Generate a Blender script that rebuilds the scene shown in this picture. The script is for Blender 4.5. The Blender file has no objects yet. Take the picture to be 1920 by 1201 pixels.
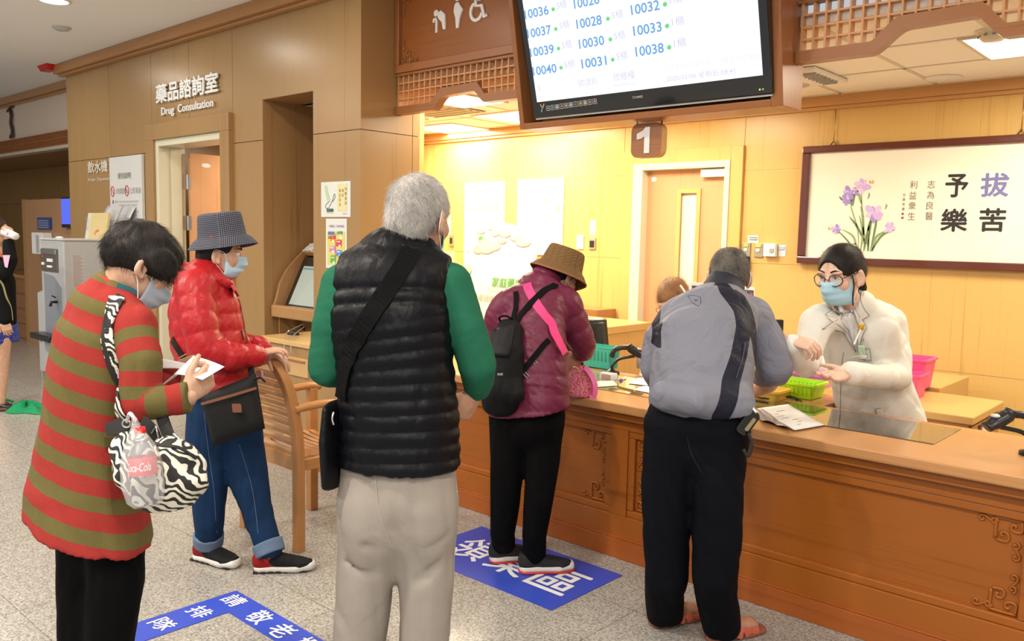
import bpy, math, random
import numpy as np
from mathutils import Vector, Matrix
from math import sin, cos, pi, radians
random.seed(5)
SC = bpy.context.scene
COL = SC.collection
# ---------------------------------------------------------------- camera
cam_data = bpy.data.cameras.new('camera')
cam_data.sensor_width = 36.0
cam_data.lens = 1574.5 / 1920 * 36.0
cam_data.clip_start = 0.05
cam_data.clip_end = 200
camera = bpy.data.objects.new('camera', cam_data)
COL.objects.link(camera)
RIGHT = Vector((0.73827, 0.67419, 0.02068))
DOWN = Vector((0.08266, -0.06001, -0.99477))
FWD = Vector((-0.66942, 0.73612, -0.10003))
camera.matrix_world = Matrix((
 (RIGHT.x, -DOWN.x, -FWD.x, 0.0),
 (RIGHT.y, -DOWN.y, -FWD.y, 0.0),
 (RIGHT.z, -DOWN.z, -FWD.z, 1.57),
 (0, 0, 0, 1)))
SC.camera = camera
# ---------------------------------------------------------------- world and exposure
world = bpy.data.worlds.new('daylight')
SC.world = world
world.use_nodes = True
world.node_tree.nodes['Background'].inputs[0].default_value = (0.93, 0.96, 1.0, 1)
world.node_tree.nodes['Background'].inputs[1].default_value = 0.58
vs = SC.view_settings
vs.view_transform = 'Standard'
vs.look = 'None'
vs.gamma = 1.0
vs.use_curve_mapping = False
vs.exposure = 0.0
def area_light(name, loc, size, power, color=(1, 0.93, 0.82), rot=(0, 0, 0), shape='RECTANGLE', spread=180):
 d = bpy.data.lights.new(name, 'AREA')
 d.shape = shape
 d.size = size[0]
 d.size_y = size[1]
 d.energy = power
 d.color = color
 d.spread = radians(spread)
 o = bpy.data.objects.new(name, d)
 o.location = loc
 o.rotation_euler = rot
 COL.objects.link(o)
 return o
# fluorescent troffers of the dispensary and downlights of the hall
PHARMACY_PANELS = [(-6.05, 5.73), (-6.05, 4.85), (-4.80, 4.55), (-4.95, 5.50), (-3.4, 5.0), (-0.98, 4.98), (0.3, 4.98)]
for i, (x, y) in enumerate(PHARMACY_PANELS):
 area_light('troffer_light', (x, y, 2.575), (0.58, 0.58), 37 if x < -4 else (40 if x < -2 else 30), (1, 0.9, 0.68))
HALL_DOWNLIGHTS = [(x, y) for x in (-9.6, -7.25, -4.9, -2.55, -0.2, 2.15) for y in (-2.1, 0.25, 2.57)]
for (x, y) in HALL_DOWNLIGHTS:
 area_light('downlight_lamp', (x, y, 3.305), (0.2, 0.2), 13 if y > 2 else 58, (1, 0.92, 0.8), shape='DISK')
area_light('consulting_room_lamp', (-7.2, 5.0, 2.55), (0.6, 0.6), 45, (1, 0.9, 0.72))
# ---------------------------------------------------------------- materials
MATS = {}
def nodes_of(m):
 m.use_nodes = True
 nt = m.node_tree
 return nt, nt.nodes, nt.links, nt.nodes['Principled BSDF']
def plain(name, color, rough=0.6, metal=0.0, coat=0.0, emit=None, strength=0.0, trans=0.0, alpha=1.0, spec=0.5, sheen=0.0):
 if name in MATS:
  return MATS[name]
 m = bpy.data.materials.new(name)
 nt, N, L, b = nodes_of(m)
 b.inputs['Base Color'].default_value = (*color, 1)
 b.inputs['Roughness'].default_value = rough
 b.inputs['Metallic'].default_value = metal
 b.inputs['Coat Weight'].default_value = coat
 b.inputs['Specular IOR Level'].default_value = spec
 b.inputs['Sheen Weight'].default_value = sheen
 if emit:
  b.inputs['Emission Color'].default_value = (*emit, 1)
  b.inputs['Emission Strength'].default_value = strength
 if trans:
  b.inputs['Transmission Weight'].default_value = trans
 if alpha < 1:
  b.inputs['Alpha'].default_value = alpha
 MATS[name] = m
 return m
def node(N, t, **kw):
 n = N.new(t)
 for k, v in kw.items():
  setattr(n, k, v)
 return n
def coords(N, L, scale=(1, 1, 1), kind='Object', rot=(0, 0, 0)):
 tc = N.new('ShaderNodeTexCoord')
 mp = N.new('ShaderNodeMapping')
 mp.inputs['Scale'].default_value = scale
 mp.inputs['Rotation'].default_value = rot
 L.new(tc.outputs[kind], mp.inputs['Vector'])
 return mp.outputs['Vector']
def ramp(N, L, src, stops, interp='LINEAR'):
 r = N.new('ShaderNodeValToRGB')
 r.color_ramp.interpolation = interp
 els = r.color_ramp.elements
 while len(els) < len(stops):
  els.new(0.5)
 for e, (p, c) in zip(els, stops):
  e.position = p
  e.color = (*c, 1)
 L.new(src, r.inputs['Fac'])
 return r.outputs['Color']
def noise(N, L, vec, scale, detail=3, rough=0.5, distort=0.0):
 n = N.new('ShaderNodeTexNoise')
 n.inputs['Scale'].default_value = scale
 n.inputs['Detail'].default_value = detail
 n.inputs['Roughness'].default_value = rough
 n.inputs['Distortion'].default_value = distort
 L.new(vec, n.inputs['Vector'])
 return n.outputs['Fac']
def bump(N, L, b, src, strength=0.2, dist=0.005):
 bp = N.new('ShaderNodeBump')
 bp.inputs['Strength'].default_value = strength
 bp.inputs['Distance'].default_value = dist
 L.new(src, bp.inputs['Height'])
 L.new(bp.outputs['Normal'], b.inputs['Normal'])
def wrinkles(N, L, b, fine, fstr, fdist, wstr=0.4, wscale=9.0, wdist=0.03):
 """fine weave on top of broad soft creases"""
 tc = coords(N, L)
 w = noise(N, L, tc, wscale, 2, 0.45, 1.6)
 b1 = N.new('ShaderNodeBump'); b1.inputs['Strength'].default_value = wstr; b1.inputs['Distance'].default_value = wdist
 L.new(w, b1.inputs['Height'])
 b2 = N.new('ShaderNodeBump'); b2.inputs['Strength'].default_value = fstr; b2.inputs['Distance'].default_value = fdist
 L.new(fine, b2.inputs['Height']); L.new(b1.outputs['Normal'], b2.inputs['Normal'])
 L.new(b2.outputs['Normal'], b.inputs['Normal'])
def wood(name, c_dark, c_light, axis='z', rough=0.35, coat=0.15, scale=1.0):
 """veneer: fine grain stretched along one axis"""
 if name in MATS:
  return MATS[name]
 m = bpy.data.materials.new(name)
 nt, N, L, b = nodes_of(m)
 long, short = 0.55 * scale, 30.0 * scale
 sc = {'x': (long, short, short), 'y': (short, long, short), 'z': (short, short, long)}[axis]
 v = coords(N, L, sc)
 n1 = noise(N, L, v, 1.3, 5, 0.65, 0.25)
 v2 = coords(N, L, tuple(k * 0.25 for k in sc))
 n2 = noise(N, L, v2, 1.0, 2, 0.5)
 v3 = coords(N, L, tuple(k * (5 if k > 5 else 2.0) for k in sc))
 n3 = noise(N, L, v3, 1.6, 2, 0.5)
 mx = N.new('ShaderNodeMath'); mx.operation = 'MULTIPLY_ADD'
 L.new(n2, mx.inputs[0]); mx.inputs[1].default_value = 0.55
 L.new(n1, mx.inputs[2])
 mx2 = N.new('ShaderNodeMath'); mx2.operation = 'MULTIPLY_ADD'
 L.new(n3, mx2.inputs[0]); mx2.inputs[1].default_value = 0.45
 L.new(mx.outputs[0], mx2.inputs[2])
 c = ramp(N, L, mx2.outputs[0], [(0.68, c_dark), (1.28 / 1.4, c_light)])
 L.new(c, b.inputs['Base Color'])
 b.inputs['Roughness'].default_value = rough
 b.inputs['Coat Weight'].default_value = coat * 0.35
 b.inputs['Coat Roughness'].default_value = 0.25
 b.inputs['Specular IOR Level'].default_value = 0.3
 bump(N, L, b, n3, 0.05, 0.002)
 MATS[name] = m
 return m
def fabric(name, color, color2=None, scale=900, rough=0.85, bstr=0.25, sheen=0.0, fold=6.0, foldstr=0.0):
 if name in MATS:
  return MATS[name]
 m = bpy.data.materials.new(name)
 nt, N, L, b = nodes_of(m)
 v = coords(N, L)
 n1 = noise(N, L, v, scale, 2, 0.6)
 n2 = noise(N, L, v, fold * 2, 3, 0.6)
 c2 = color2 or tuple(k * 0.8 for k in color)
 c = ramp(N, L, n1, [(0.35, c2), (0.65, color)])
 L.new(c, b.inputs['Base Color'])
 b.inputs['Roughness'].default_value = rough
 b.inputs['Sheen Weight'].default_value = 0.0
 b.inputs['Specular IOR Level'].default_value = 0.09
 ad = N.new('ShaderNodeMath'); ad.operation = 'MULTIPLY_ADD'
 L.new(n2, ad.inputs[0]); ad.inputs[1].default_value = foldstr
 L.new(n1, ad.inputs[2])
 wrinkles(N, L, b, n1, bstr, 0.003, 0.25, 6.0, 0.03)
 MATS[name] = m
 return m
WHITE = plain('white paint', (0.78, 0.77, 0.74), 0.5)
IVORY = plain('ivory enamel', (0.70, 0.66, 0.50), 0.35, coat=0.2)
BLACK = plain('black plastic', (0.012, 0.012, 0.013), 0.3)
MATT_BLACK = plain('matt black', (0.01, 0.01, 0.011), 0.7)
CHROME = plain('brushed steel', (0.62, 0.61, 0.58), 0.28, 1.0)
PAPER = plain('white paper', (0.82, 0.82, 0.83), 0.7)
INK = plain('dark ink', (0.02, 0.02, 0.022), 0.6)
GREY_INK = plain('grey print', (0.28, 0.28, 0.29), 0.6)
LETTER_WHITE = plain('white acrylic lettering', (0.83, 0.83, 0.82), 0.35)
WALL_WOOD = wood('light oak veneer', (0.265, 0.148, 0.054), (0.365, 0.22, 0.090), 'z', 0.3, 0.3)
WALL_WOOD_H = wood('oak veneer running across', (0.25, 0.135, 0.048), (0.35, 0.205, 0.083), 'x', 0.3, 0.3)
TRIM_WOOD = wood('warm oak moulding', (0.30, 0.135, 0.045), (0.42, 0.21, 0.08), 'x', 0.32, 0.25)
TRIM_WOOD_Y = wood('warm oak moulding across', (0.30, 0.135, 0.045), (0.42, 0.21, 0.08), 'y', 0.32, 0.25)
DESK_WOOD = wood('reddish teak', (0.225, 0.055, 0.007), (0.35, 0.105, 0.015), 'x', 0.3, 0.3)
DESK_TOP = wood('teak counter top', (0.36, 0.155, 0.052), (0.50, 0.245, 0.095), 'x', 0.22, 0.5)
KICK_WOOD = wood('red brown skirting', (0.27, 0.062, 0.012), (0.37, 0.1, 0.02), 'x', 0.25, 0.4)
SIGN_WOOD = wood('dark cherry board', (0.20, 0.06, 0.014), (0.31, 0.105, 0.026), 'x', 0.35, 0.2)
CHERRY = wood('cherry frame', (0.24, 0.085, 0.028), (0.33, 0.13, 0.045), 'x', 0.35, 0.2)
CHERRY_Z = wood('cherry upright', (0.24, 0.085, 0.028), (0.33, 0.13, 0.045), 'z', 0.35, 0.2)
DOOR_WOOD = wood('salmon beech door', (0.55, 0.27, 0.125), (0.66, 0.36, 0.185), 'z', 0.35, 0.15)
CHAIR_WOOD = wood('honey teak', (0.32, 0.125, 0.032), (0.46, 0.21, 0.07), 'z', 0.3, 0.3)
CHAIR_WOOD_X = wood('honey teak slats', (0.34, 0.14, 0.04), (0.50, 0.24, 0.085), 'x', 0.3, 0.3)
CHAIR_WOOD_Y = wood('honey teak rails', (0.34, 0.14, 0.04), (0.48, 0.22, 0.075), 'y', 0.3, 0.3)
DARK_WALL_WOOD = wood('brown oak veneer', (0.24, 0.125, 0.04), (0.33, 0.185, 0.065), 'z', 0.35, 0.2)
def floor_material():
 m = bpy.data.materials.new('polished granite')
 nt, N, L, b = nodes_of(m)
 v = coords(N, L)
 a = noise(N, L, v, 95, 3, 0.7)
 c = noise(N, L, v, 240, 2, 0.6)
 big = noise(N, L, v, 1.2, 2, 0.5)
 mul = N.new('ShaderNodeMath'); mul.operation = 'MULTIPLY_ADD'
 L.new(c, mul.inputs[0]); mul.inputs[1].default_value = 0.58; L.new(a, mul.inputs[2])
 col = ramp(N, L, mul.outputs[0], [(0.55, (0.115, 0.105, 0.095)), (0.80, (0.375, 0.355, 0.32)), (0.99, (0.57, 0.55, 0.51))])
 mix = N.new('ShaderNodeMixRGB'); mix.blend_type = 'MULTIPLY'; mix.inputs[0].default_value = 0.3
 L.new(col, mix.inputs[1])
 L.new(ramp(N, L, big, [(0.3, (0.75, 0.73, 0.7)), (0.7, (1, 1, 1))]), mix.inputs[2])
 br = N.new('ShaderNodeTexBrick')
 br.offset = 0.0
 br.inputs['Color1'].default_value = (1, 1, 1, 1)
 br.inputs['Color2'].default_value = (1, 1, 1, 1)
 br.inputs['Mortar'].default_value = (0.62, 0.6, 0.57, 1)
 br.inputs['Scale'].default_value = 1.0
 br.inputs['Mortar Size'].default_value = 0.0025
 br.inputs['Brick Width'].default_value = 0.9
 br.inputs['Row Height'].default_value = 0.9
 L.new(v, br.inputs['Vector'])
 mix2 = N.new('ShaderNodeMixRGB'); mix2.blend_type = 'MULTIPLY'; mix2.inputs[0].default_value = 1.0
 L.new(mix.outputs[0], mix2.inputs[1]); L.new(br.outputs['Color'], mix2.inputs[2])
 L.new(mix2.outputs[0], b.inputs['Base Color'])
 b.inputs['Roughness'].default_value = 0.22
 b.inputs['Specular IOR Level'].default_value = 0.4
 return m
FLOOR_MAT = floor_material()
# ---------------------------------------------------------------- mesh helpers
class MB:
 """collects polygons of one object"""
 def __init__(self):
  self.v, self.f, self.m = [], [], []
 def add(self, vs, fs, m=0):
  n = len(self.v)
  self.v += [tuple(p) for p in vs]
  for q in fs:
   self.f.append([n + i for i in q])
   self.m.append(m)
  return self
 def box(self, x0, y0, z0, x1, y1, z1, m=0):
  x0, x1 = min(x0, x1), max(x0, x1)
  y0, y1 = min(y0, y1), max(y0, y1)
  z0, z1 = min(z0, z1), max(z0, z1)
  return self.add([(x0, y0, z0), (x1, y0, z0), (x1, y1, z0), (x0, y1, z0), (x0, y0, z1), (x1, y0, z1), (x1, y1, z1), (x0, y1, z1)],
      [(0, 3, 2, 1), (4, 5, 6, 7), (0, 1, 5, 4), (1, 2, 6, 5), (2, 3, 7, 6), (3, 0, 4, 7)], m)
 def obox(self, c, ex, ey, ez, m=0):
  """box about c with half-axis vectors ex, ey, ez"""
  c, ex, ey, ez = Vector(c), Vector(ex), Vector(ey), Vector(ez)
  p = [c + sx * ex + sy * ey + sz * ez for sz in (-1, 1) for sx, sy in ((-1, -1), (1, -1), (1, 1), (-1, 1))]
  return self.add(p, [(0, 3, 2, 1), (4, 5, 6, 7), (0, 1, 5, 4), (1, 2, 6, 5), (2, 3, 7, 6), (3, 0, 4, 7)], m)
 def bar(self, a, b, w, h, up=(0, 0, 1), m=0):
  a, b = Vector(a), Vector(b)
  d = (b - a)
  s = d.cross(Vector(up)).normalized()
  t = s.cross(d).normalized()
  return self.obox((a + b) / 2, d / 2, s * w / 2, t * h / 2, m)
 def prism(self, poly, o, ux, uy, depth, m=0):
  """polygon in the plane o + x*ux + y*uy pushed by the depth vector"""
  o, ux, uy, dv = Vector(o), Vector(ux), Vector(uy), Vector(depth)
  n = len(poly)
  a = [o + ux * x + uy * y for x, y in poly]
  vs = a + [p + dv for p in a]
  fs = [list(range(n))[::-1], list(range(n, 2 * n))] + [(i, (i + 1) % n, n + (i + 1) % n, n + i) for i in range(n)]
  return self.add(vs, fs, m)
 def tube(self, pts, r, n=8, m=0, closed=False, flat=None):
  pts = [Vector(p) for p in pts]
  k = len(pts)
  rs = r if isinstance(r, (list, tuple)) else [r] * k
  prev = None
  vs = []
  for i, p in enumerate(pts):
   if closed:
    d = pts[(i + 1) % k] - pts[i - 1]
   else:
    d = pts[min(i + 1, k - 1)] - pts[max(i - 1, 0)]
   d = d.normalized() if d.length > 1e-9 else Vector((0, 0, 1))
   if prev is None:
    u = d.orthogonal().normalized() if flat is None else (Vector(flat) - d * d.dot(Vector(flat))).normalized()
   else:
    u = (prev - d * d.dot(prev))
    u = u.normalized() if u.length > 1e-6 else d.orthogonal().normalized()
   prev = u
   w = d.cross(u)
   ra, rb = rs[i] if isinstance(rs[i], (list, tuple)) else (rs[i], rs[i])
   for j in range(n):
    t = 2 * pi * j / n
    vs.append(p + u * ra * cos(t) + w * rb * sin(t))
  fs = []
  for i in range(k if closed else k - 1):
   a, b2 = i * n, ((i + 1) % k) * n
   for j in range(n):
    fs.append((a + j, a + (j + 1) % n, b2 + (j + 1) % n, b2 + j))
  if not closed:
   fs.append(list(range(n))[::-1])
   fs.append([(k - 1) * n + j for j in range(n)])
  return self.add(vs, fs, m)
 def lathe(self, prof, c=(0, 0, 0), n=24, m=0, rot=None, cap=True):
  c = Vector(c)
  R = rot or Matrix.Identity(3)
  vs, fs = [], []
  for (r, z) in prof:
   for j in range(n):
    t = 2 * pi * j / n
    vs.append(c + R @ Vector((r * cos(t), r * sin(t), z)))
  for i in range(len(prof) - 1):
   for j in range(n):
    fs.append((i * n + j, i * n + (j + 1) % n, (i + 1) * n + (j + 1) % n, (i + 1) * n + j))
  if cap:
   fs.append(list(range(n))[::-1])
   fs.append([(len(prof) - 1) * n + j for j in range(n)])
  return self.add(vs, fs, m)
 def sheet(self, fn, nu, nv, m=0):
  vs = [fn(i / nu, j / nv) for j in range(nv + 1) for i in range(nu + 1)]
  fs = [(j * (nu + 1) + i, j * (nu + 1) + i + 1, (j + 1) * (nu + 1) + i + 1, (j + 1) * (nu + 1) + i) for j in range(nv) for i in range(nu)]
  return self.add(vs, fs, m)
 def ball(self, c, r, n=12, m=0, rot=None):
  r = r if isinstance(r, (list, tuple)) else (r, r, r)
  c = Vector(c)
  R = rot or Matrix.Identity(3)
  vs, fs = [], []
  for i in range(n + 1):
   th = pi * i / n
   for j in range(n * 2):
    ph = pi * j / n
    vs.append(c + R @ Vector((r[0] * sin(th) * cos(ph), r[1] * sin(th) * sin(ph), r[2] * cos(th))))
  w = n * 2
  for i in range(n):
   for j in range(w):
    fs.append((i * w + j, (i + 1) * w + j, (i + 1) * w + (j + 1) % w, i * w + (j + 1) % w))
  return self.add(vs, fs, m)
WORLD_AT = {}
def tag(o, label=None, cat=None, group=None, kind=None):
 if label: o['label'] = label
 if cat: o['category'] = cat
 if group: o['group'] = group
 if kind: o['kind'] = kind
 return o
def thing(name, label, cat, loc, group=None):
 o = bpy.data.objects.new(name, None)
 o.empty_display_size = 0.1
 COL.objects.link(o)
 o.location = loc
 WORLD_AT[o.name] = Vector(loc)
 return tag(o, label, cat, group)
def link_mesh(name, me, parent=None, at=None):
 o = bpy.data.objects.new(name, me)
 COL.objects.link(o)
 if parent is not None:
  base = WORLD_AT[parent.name]
  o.parent = parent
 else:
  base = Vector(at)
  o.location = base
 WORLD_AT[o.name] = base
 return o
def obj(name, mb, mats, parent=None, smooth=False, bevel=0.0, label=None, cat=None, group=None, kind=None, sub=0, solid=0.0, seg=2):
 """link the polygons (in world coordinates) as ONE mesh object"""
 mats = mats if isinstance(mats, (list, tuple)) else [mats]
 vs = np.array(mb.v, dtype=np.float64)
 if parent is not None:
  base = WORLD_AT[parent.name]
 else:
  lo, hi = vs.min(0), vs.max(0)
  base = Vector(((lo[0] + hi[0]) / 2, (lo[1] + hi[1]) / 2, lo[2]))
 me = bpy.data.meshes.new(name)
 me.from_pydata((vs - np.array(base)).tolist(), [], mb.f)
 for mm in mats:
  me.materials.append(mm)
 if len(mats) > 1:
  me.polygons.foreach_set('material_index', mb.m)
 if smooth:
  me.polygons.foreach_set('use_smooth', [True] * len(me.polygons))
 me.update()
 o = link_mesh(name, me, parent, base)
 tag(o, label, cat, group, kind)
 if solid:
  md = o.modifiers.new('thickness', 'SOLIDIFY'); md.thickness = solid; md.offset = 0
 if bevel:
  md = o.modifiers.new('bevel', 'BEVEL'); md.width = bevel; md.segments = seg; md.limit_method = 'ANGLE'; md.angle_limit = radians(40)
 if sub:
  md = o.modifiers.new('subdivision', 'SUBSURF'); md.levels = sub; md.render_levels = sub
 return o
def structure(name, mb, mats, bevel=0.0, parent=None, **k):
 return obj(name, mb, mats, parent, bevel=bevel, kind='structure' if parent is None else None, **k)
def text_mesh(body, w=None, h=None, bold=0.0, shear=0.0, depth=0.0, spacing=1.0, align='LEFT'):
 cu = bpy.data.curves.new('lettering', 'FONT')
 cu.body = body
 cu.size = 1.0
 cu.offset = bold
 cu.shear = shear
 cu.space_character = spacing
 cu.resolution_u = 3
 cu.extrude = 0
 ob = bpy.data.objects.new('lettering', cu)
 COL.objects.link(ob)
 dg = bpy.context.evaluated_depsgraph_get()
 me = bpy.data.meshes.new_from_object(ob.evaluated_get(dg))
 vs = np.array([v.co[:] for v in me.vertices]) if len(me.vertices) else np.zeros((1, 3))
 fs = [list(p.vertices) for p in me.polygons]
 bpy.data.objects.remove(ob)
 bpy.data.meshes.remove(me)
 bpy.data.curves.remove(cu)
 lo, hi = vs.min(0), vs.max(0)
 sx = sy = 1.0
 if h: sy = h / max(hi[1] - lo[1], 1e-6)
 if w: sx = w / max(hi[0] - lo[0], 1e-6)
 if not w: sx = sy
 if not h: sy = sx
 vs = (vs - lo) * np.array([sx, sy, 1])
 return vs, fs
def write(mb, body, o, ux, uy, w=None, h=None, depth=0.0, m=0, **k):
 """lettering standing at o (its lower left corner) in the plane of ux, uy, raised by depth"""
 o, ux, uy = Vector(o), Vector(ux).normalized(), Vector(uy).normalized()
 fat = k.get('bold', 0)
 if fat and any(ord(c) > 0x2e80 for c in body):
  k = dict(k); k['bold'] = 0.0      # heavy strokes: several slightly shifted impressions
  e = fat * 0.9 * (h or w / len(body))
  nn = ux.cross(uy)
  for i, (a, b) in enumerate(((-e, 0), (e, 0), (0, e), (0, -e))):
   write(mb, body, o + ux * a + uy * b + nn * (0.0004 * i), ux, uy, w, h, depth, m, **k)
  return mb
 vs, fs = text_mesh(body, w, h, **k)
 nrm = ux.cross(uy)
 P = [o + ux * p[0] + uy * p[1] + nrm * depth for p in vs]
 mb.add(P, fs, m)
 if depth > 0.0015:
  n = len(P)
  Q = [o + ux * p[0] + uy * p[1] for p in vs]
  edges = {}
  for q in fs:
   for i in range(len(q)):
    a, b = q[i], q[(i + 1) % len(q)]
    if (b, a) in edges: del edges[(b, a)]
    else: edges[(a, b)] = 1
  mb.add(P + Q, [(a, a + n, b + n, b) for a, b in edges], m)
 return mb
X3, Y3, Z3 = Vector((1, 0, 0)), Vector((0, 1, 0)), Vector((0, 0, 1))
def rotz(a):
 return Matrix.Rotation(a, 3, 'Z')
def unit(v):
 return Vector(v).normalized()
def catmull(pts, n=8, closed=False):
 P = [Vector(p) for p in pts]
 out = []
 k = len(P)
 for i in range(k if closed else k - 1):
  p0, p1, p2, p3 = (P[(i - 1) % k], P[i], P[(i + 1) % k], P[(i + 2) % k]) if closed else (P[max(i - 1, 0)], P[i], P[i + 1], P[min(i + 2, k - 1)])
  for j in range(n):
   t = j / n
   out.append(0.5 * ((2 * p1) + (p2 - p0) * t + (2 * p0 - 5 * p1 + 4 * p2 - p3) * t * t + (3 * p1 - p0 - 3 * p2 + p3) * t ** 3))
 if not closed:
  out.append(P[-1])
 return out
# ================================================================= the room
YW = 3.65      # face of the long left wall
YB = 6.0       # back wall of the dispensary
ZC = 3.33      # hall ceiling
ZP = 2.6       # dispensary ceiling
XP = -4.77     # end of the left wall (pier at the counter)
fl = MB(); fl.box(-24, -3.2, -0.05, 4, 9, 0.0)
structure('floor', fl, FLOOR_MAT)
CEIL_MAT = plain('hall ceiling paint', (0.9, 0.89, 0.87), 0.75)
c_ = MB(); c_.box(-24, -3.2, ZC, 4, 4.06, ZC + 0.06)
structure('ceiling', c_, CEIL_MAT)
def tile_material():
 m = bpy.data.materials.new('mineral ceiling tiles')
 nt, N, L, b = nodes_of(m)
 v = coords(N, L)
 n1 = noise(N, L, v, 160, 2, 0.5)
 L.new(ramp(N, L, n1, [(0.3, (0.84, 0.82, 0.74)), (0.7, (0.89, 0.87, 0.80))]), b.inputs['Base Color'])
 b.inputs['Roughness'].default_value = 0.85
 return m
TILE = tile_material()
GROOVE = plain('shadow gap', (0.12, 0.07, 0.03), 0.8)
TBAR = plain('ceiling rail', (0.62, 0.58, 0.48), 0.6)
pc = MB(); pc.box(-6.9, 4.0, ZP, 2.1, YB + 0.1, ZP + 0.05)
x = -6.63
while x < 2.0:
 pc.box(x - 0.012, 4.05, ZP - 0.004, x + 0.012, YB, ZP, 1); x += 0.613
y = 4.06
while y < YB:
 pc.box(-6.8, y - 0.012, ZP - 0.004, 2.0, y + 0.012, ZP, 1); y += 0.613
structure('ceiling', pc, [TILE, TBAR])
def panelled(mb, x0, x1, z0, z1, y, t=0.018, cols=(), rows=(), gap=0.005):
 """veneer panels with open joints, in the plane y, facing -Y"""
 xs = [x0] + [c for c in cols if x0 + 0.02 < c < x1 - 0.02] + [x1]
 zs = [z0] + [r for r in rows if z0 + 0.02 < r < z1 - 0.02] + [z1]
 mb.box(x0, y + t, z0, x1, y + t + 0.05, z1, 1)
 for a, b in zip(xs, xs[1:]):
  for c, d in zip(zs, zs[1:]):
   mb.box(a + (gap / 2 if a != x0 else 0), y, c + (gap / 2 if c != z0 else 0), b - (gap / 2 if b != x1 else 0), y + t, d - (gap / 2 if d != z1 else 0), 0)
# long left wall with door opening and kiosk niche
JX = [-9.46, -8.90, -7.96, -7.22, -6.478, -6.03, -5.335]
DX0, DX1, DZ = -7.90, -6.62, 2.43
NX0, NX1, NZ = -6.027, -5.338, 2.60
wl = MB()
panelled(wl, -10.02, DX0, 0.09, ZC, YW, cols=[-8.90, -7.96], rows=[2.284])
panelled(wl, DX0, DX1, DZ, ZC, YW, cols=[-7.22])
panelled(wl, DX1, NX0, 0.09, ZC, YW, cols=[-6.478], rows=[2.284])
panelled(wl, NX0, NX1, NZ, ZC, YW)
panelled(wl, NX1, XP - 0.018, 0.09, ZC, YW, rows=[2.284])
wl.box(-10.02, YW + 0.068, 0.0, -9.9, 4.16, ZC, 0)
structure('wall_left', wl, [WALL_WOOD, GROOVE])
pier = MB()
for z0, z1 in ((0.0, 2.281), (2.286, ZC)):
 for y0, y1 in ((YW, 4.118), (4.123, 4.19)):
  pier.box(XP - 0.018, y0, z0, XP, y1, z1, 0)
pier.box(XP - 0.07, YW + 0.018, 0, XP - 0.018, 4.185, ZC, 1)
structure('wall_pier', pier, [WALL_WOOD, GROOVE])
nb = MB()
nb.box(NX0 - 0.004, YW + 0.002, 0.0, NX0 + 0.003, YW + 0.08, NZ)
nb.box(NX1 - 0.003, YW + 0.002, 0.0, NX1 + 0.004, YW + 0.08, NZ)
nb.box(NX0, YW + 0.002, NZ - 0.003, NX1, YW + 0.08, NZ + 0.004)
nb.box(NX0 - 0.04, YW + 0.068, 0.0, NX0, 4.6, NZ + 0.04)
nb.box(NX1, YW + 0.068, 0.0, NX1 + 0.04, 4.6, NZ + 0.04)
nb.box(NX0, 4.56, 0.0, NX1, 4.6, NZ + 0.04)
nb.box(NX0, YW + 0.02, NZ, NX1, 4.56, NZ + 0.04)
structure('wall_niche', nb, wood('niche veneer', (0.25, 0.13, 0.05), (0.37, 0.21, 0.085), 'z', 0.35, 0.2))
bb = MB()
for a, b in ((-10.02, DX0 - 0.12), (DX1 + 0.15, NX0), (NX1, XP)):
 bb.box(a, YW - 0.012, 0, b, YW + 0.05, 0.09)
structure('baseboard_left', bb, KICK_WOOD, 0.003)
# cornices
co = MB()
co.box(-10.12, YW - 0.10, ZC - 0.10, XP + 0.0, YW, ZC)
co.box(-10.08, YW - 0.06, ZC - 0.125, XP + 0.0, YW, ZC - 0.10)
structure('trim_1', co, TRIM_WOOD, 0.006)
co = MB()
co.box(-22, 3.99, ZC - 0.095, -10.02, 4.05, ZC)
co.box(-22, 4.02, ZC - 0.125, -10.02, 4.06, ZC - 0.095)
structure('trim_2', co, TRIM_WOOD, 0.004)
# recess further left: pale band, lattice strip, opening into a brown alcove
band = MB()
band.box(-22, 4.06, 2.53, -10.02, 4.12, ZC)
structure('wall_recess', band, plain('cream plaster band', (0.66, 0.54, 0.43), 0.6))
grille = MB()
for i in range(150):
 xx = -15.6 + i * 0.0372
 grille.box(xx, 4.02, 2.585, xx + 0.012, 4.045, 2.735)
for z in (2.575, 2.655, 2.735):
 grille.box(-15.7, 4.012, z, -10.03, 4.05, z + 0.012)
obj('lattice_strip', grille, CHERRY, kind='structure')
strip = MB(); strip.box(-15.7, 4.0, 2.53, -10.03, 4.058, 2.57)
structure('trim_3', strip, plain('pale lintel', (0.62, 0.54, 0.44), 0.3, coat=0.4))
alc = MB()
panelled(alc, -22, -9.0, 0.0, 2.56, 5.2, rows=[1.95], cols=[-20, -18.5, -17, -15.5, -14, -12.5, -11])
alc.box(-22, 4.12, 2.53, -9.0, 5.2, 2.58, 0)
alc.box(-9.9, 4.16, 0, -9.84, 5.25, 2.56, 0)
alc.box(-22.1, -3.0, 0, -22.0, 5.2, 3.4, 0)
structure('wall_alcove', alc, [DARK_WALL_WOOD, GROOVE])
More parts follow.
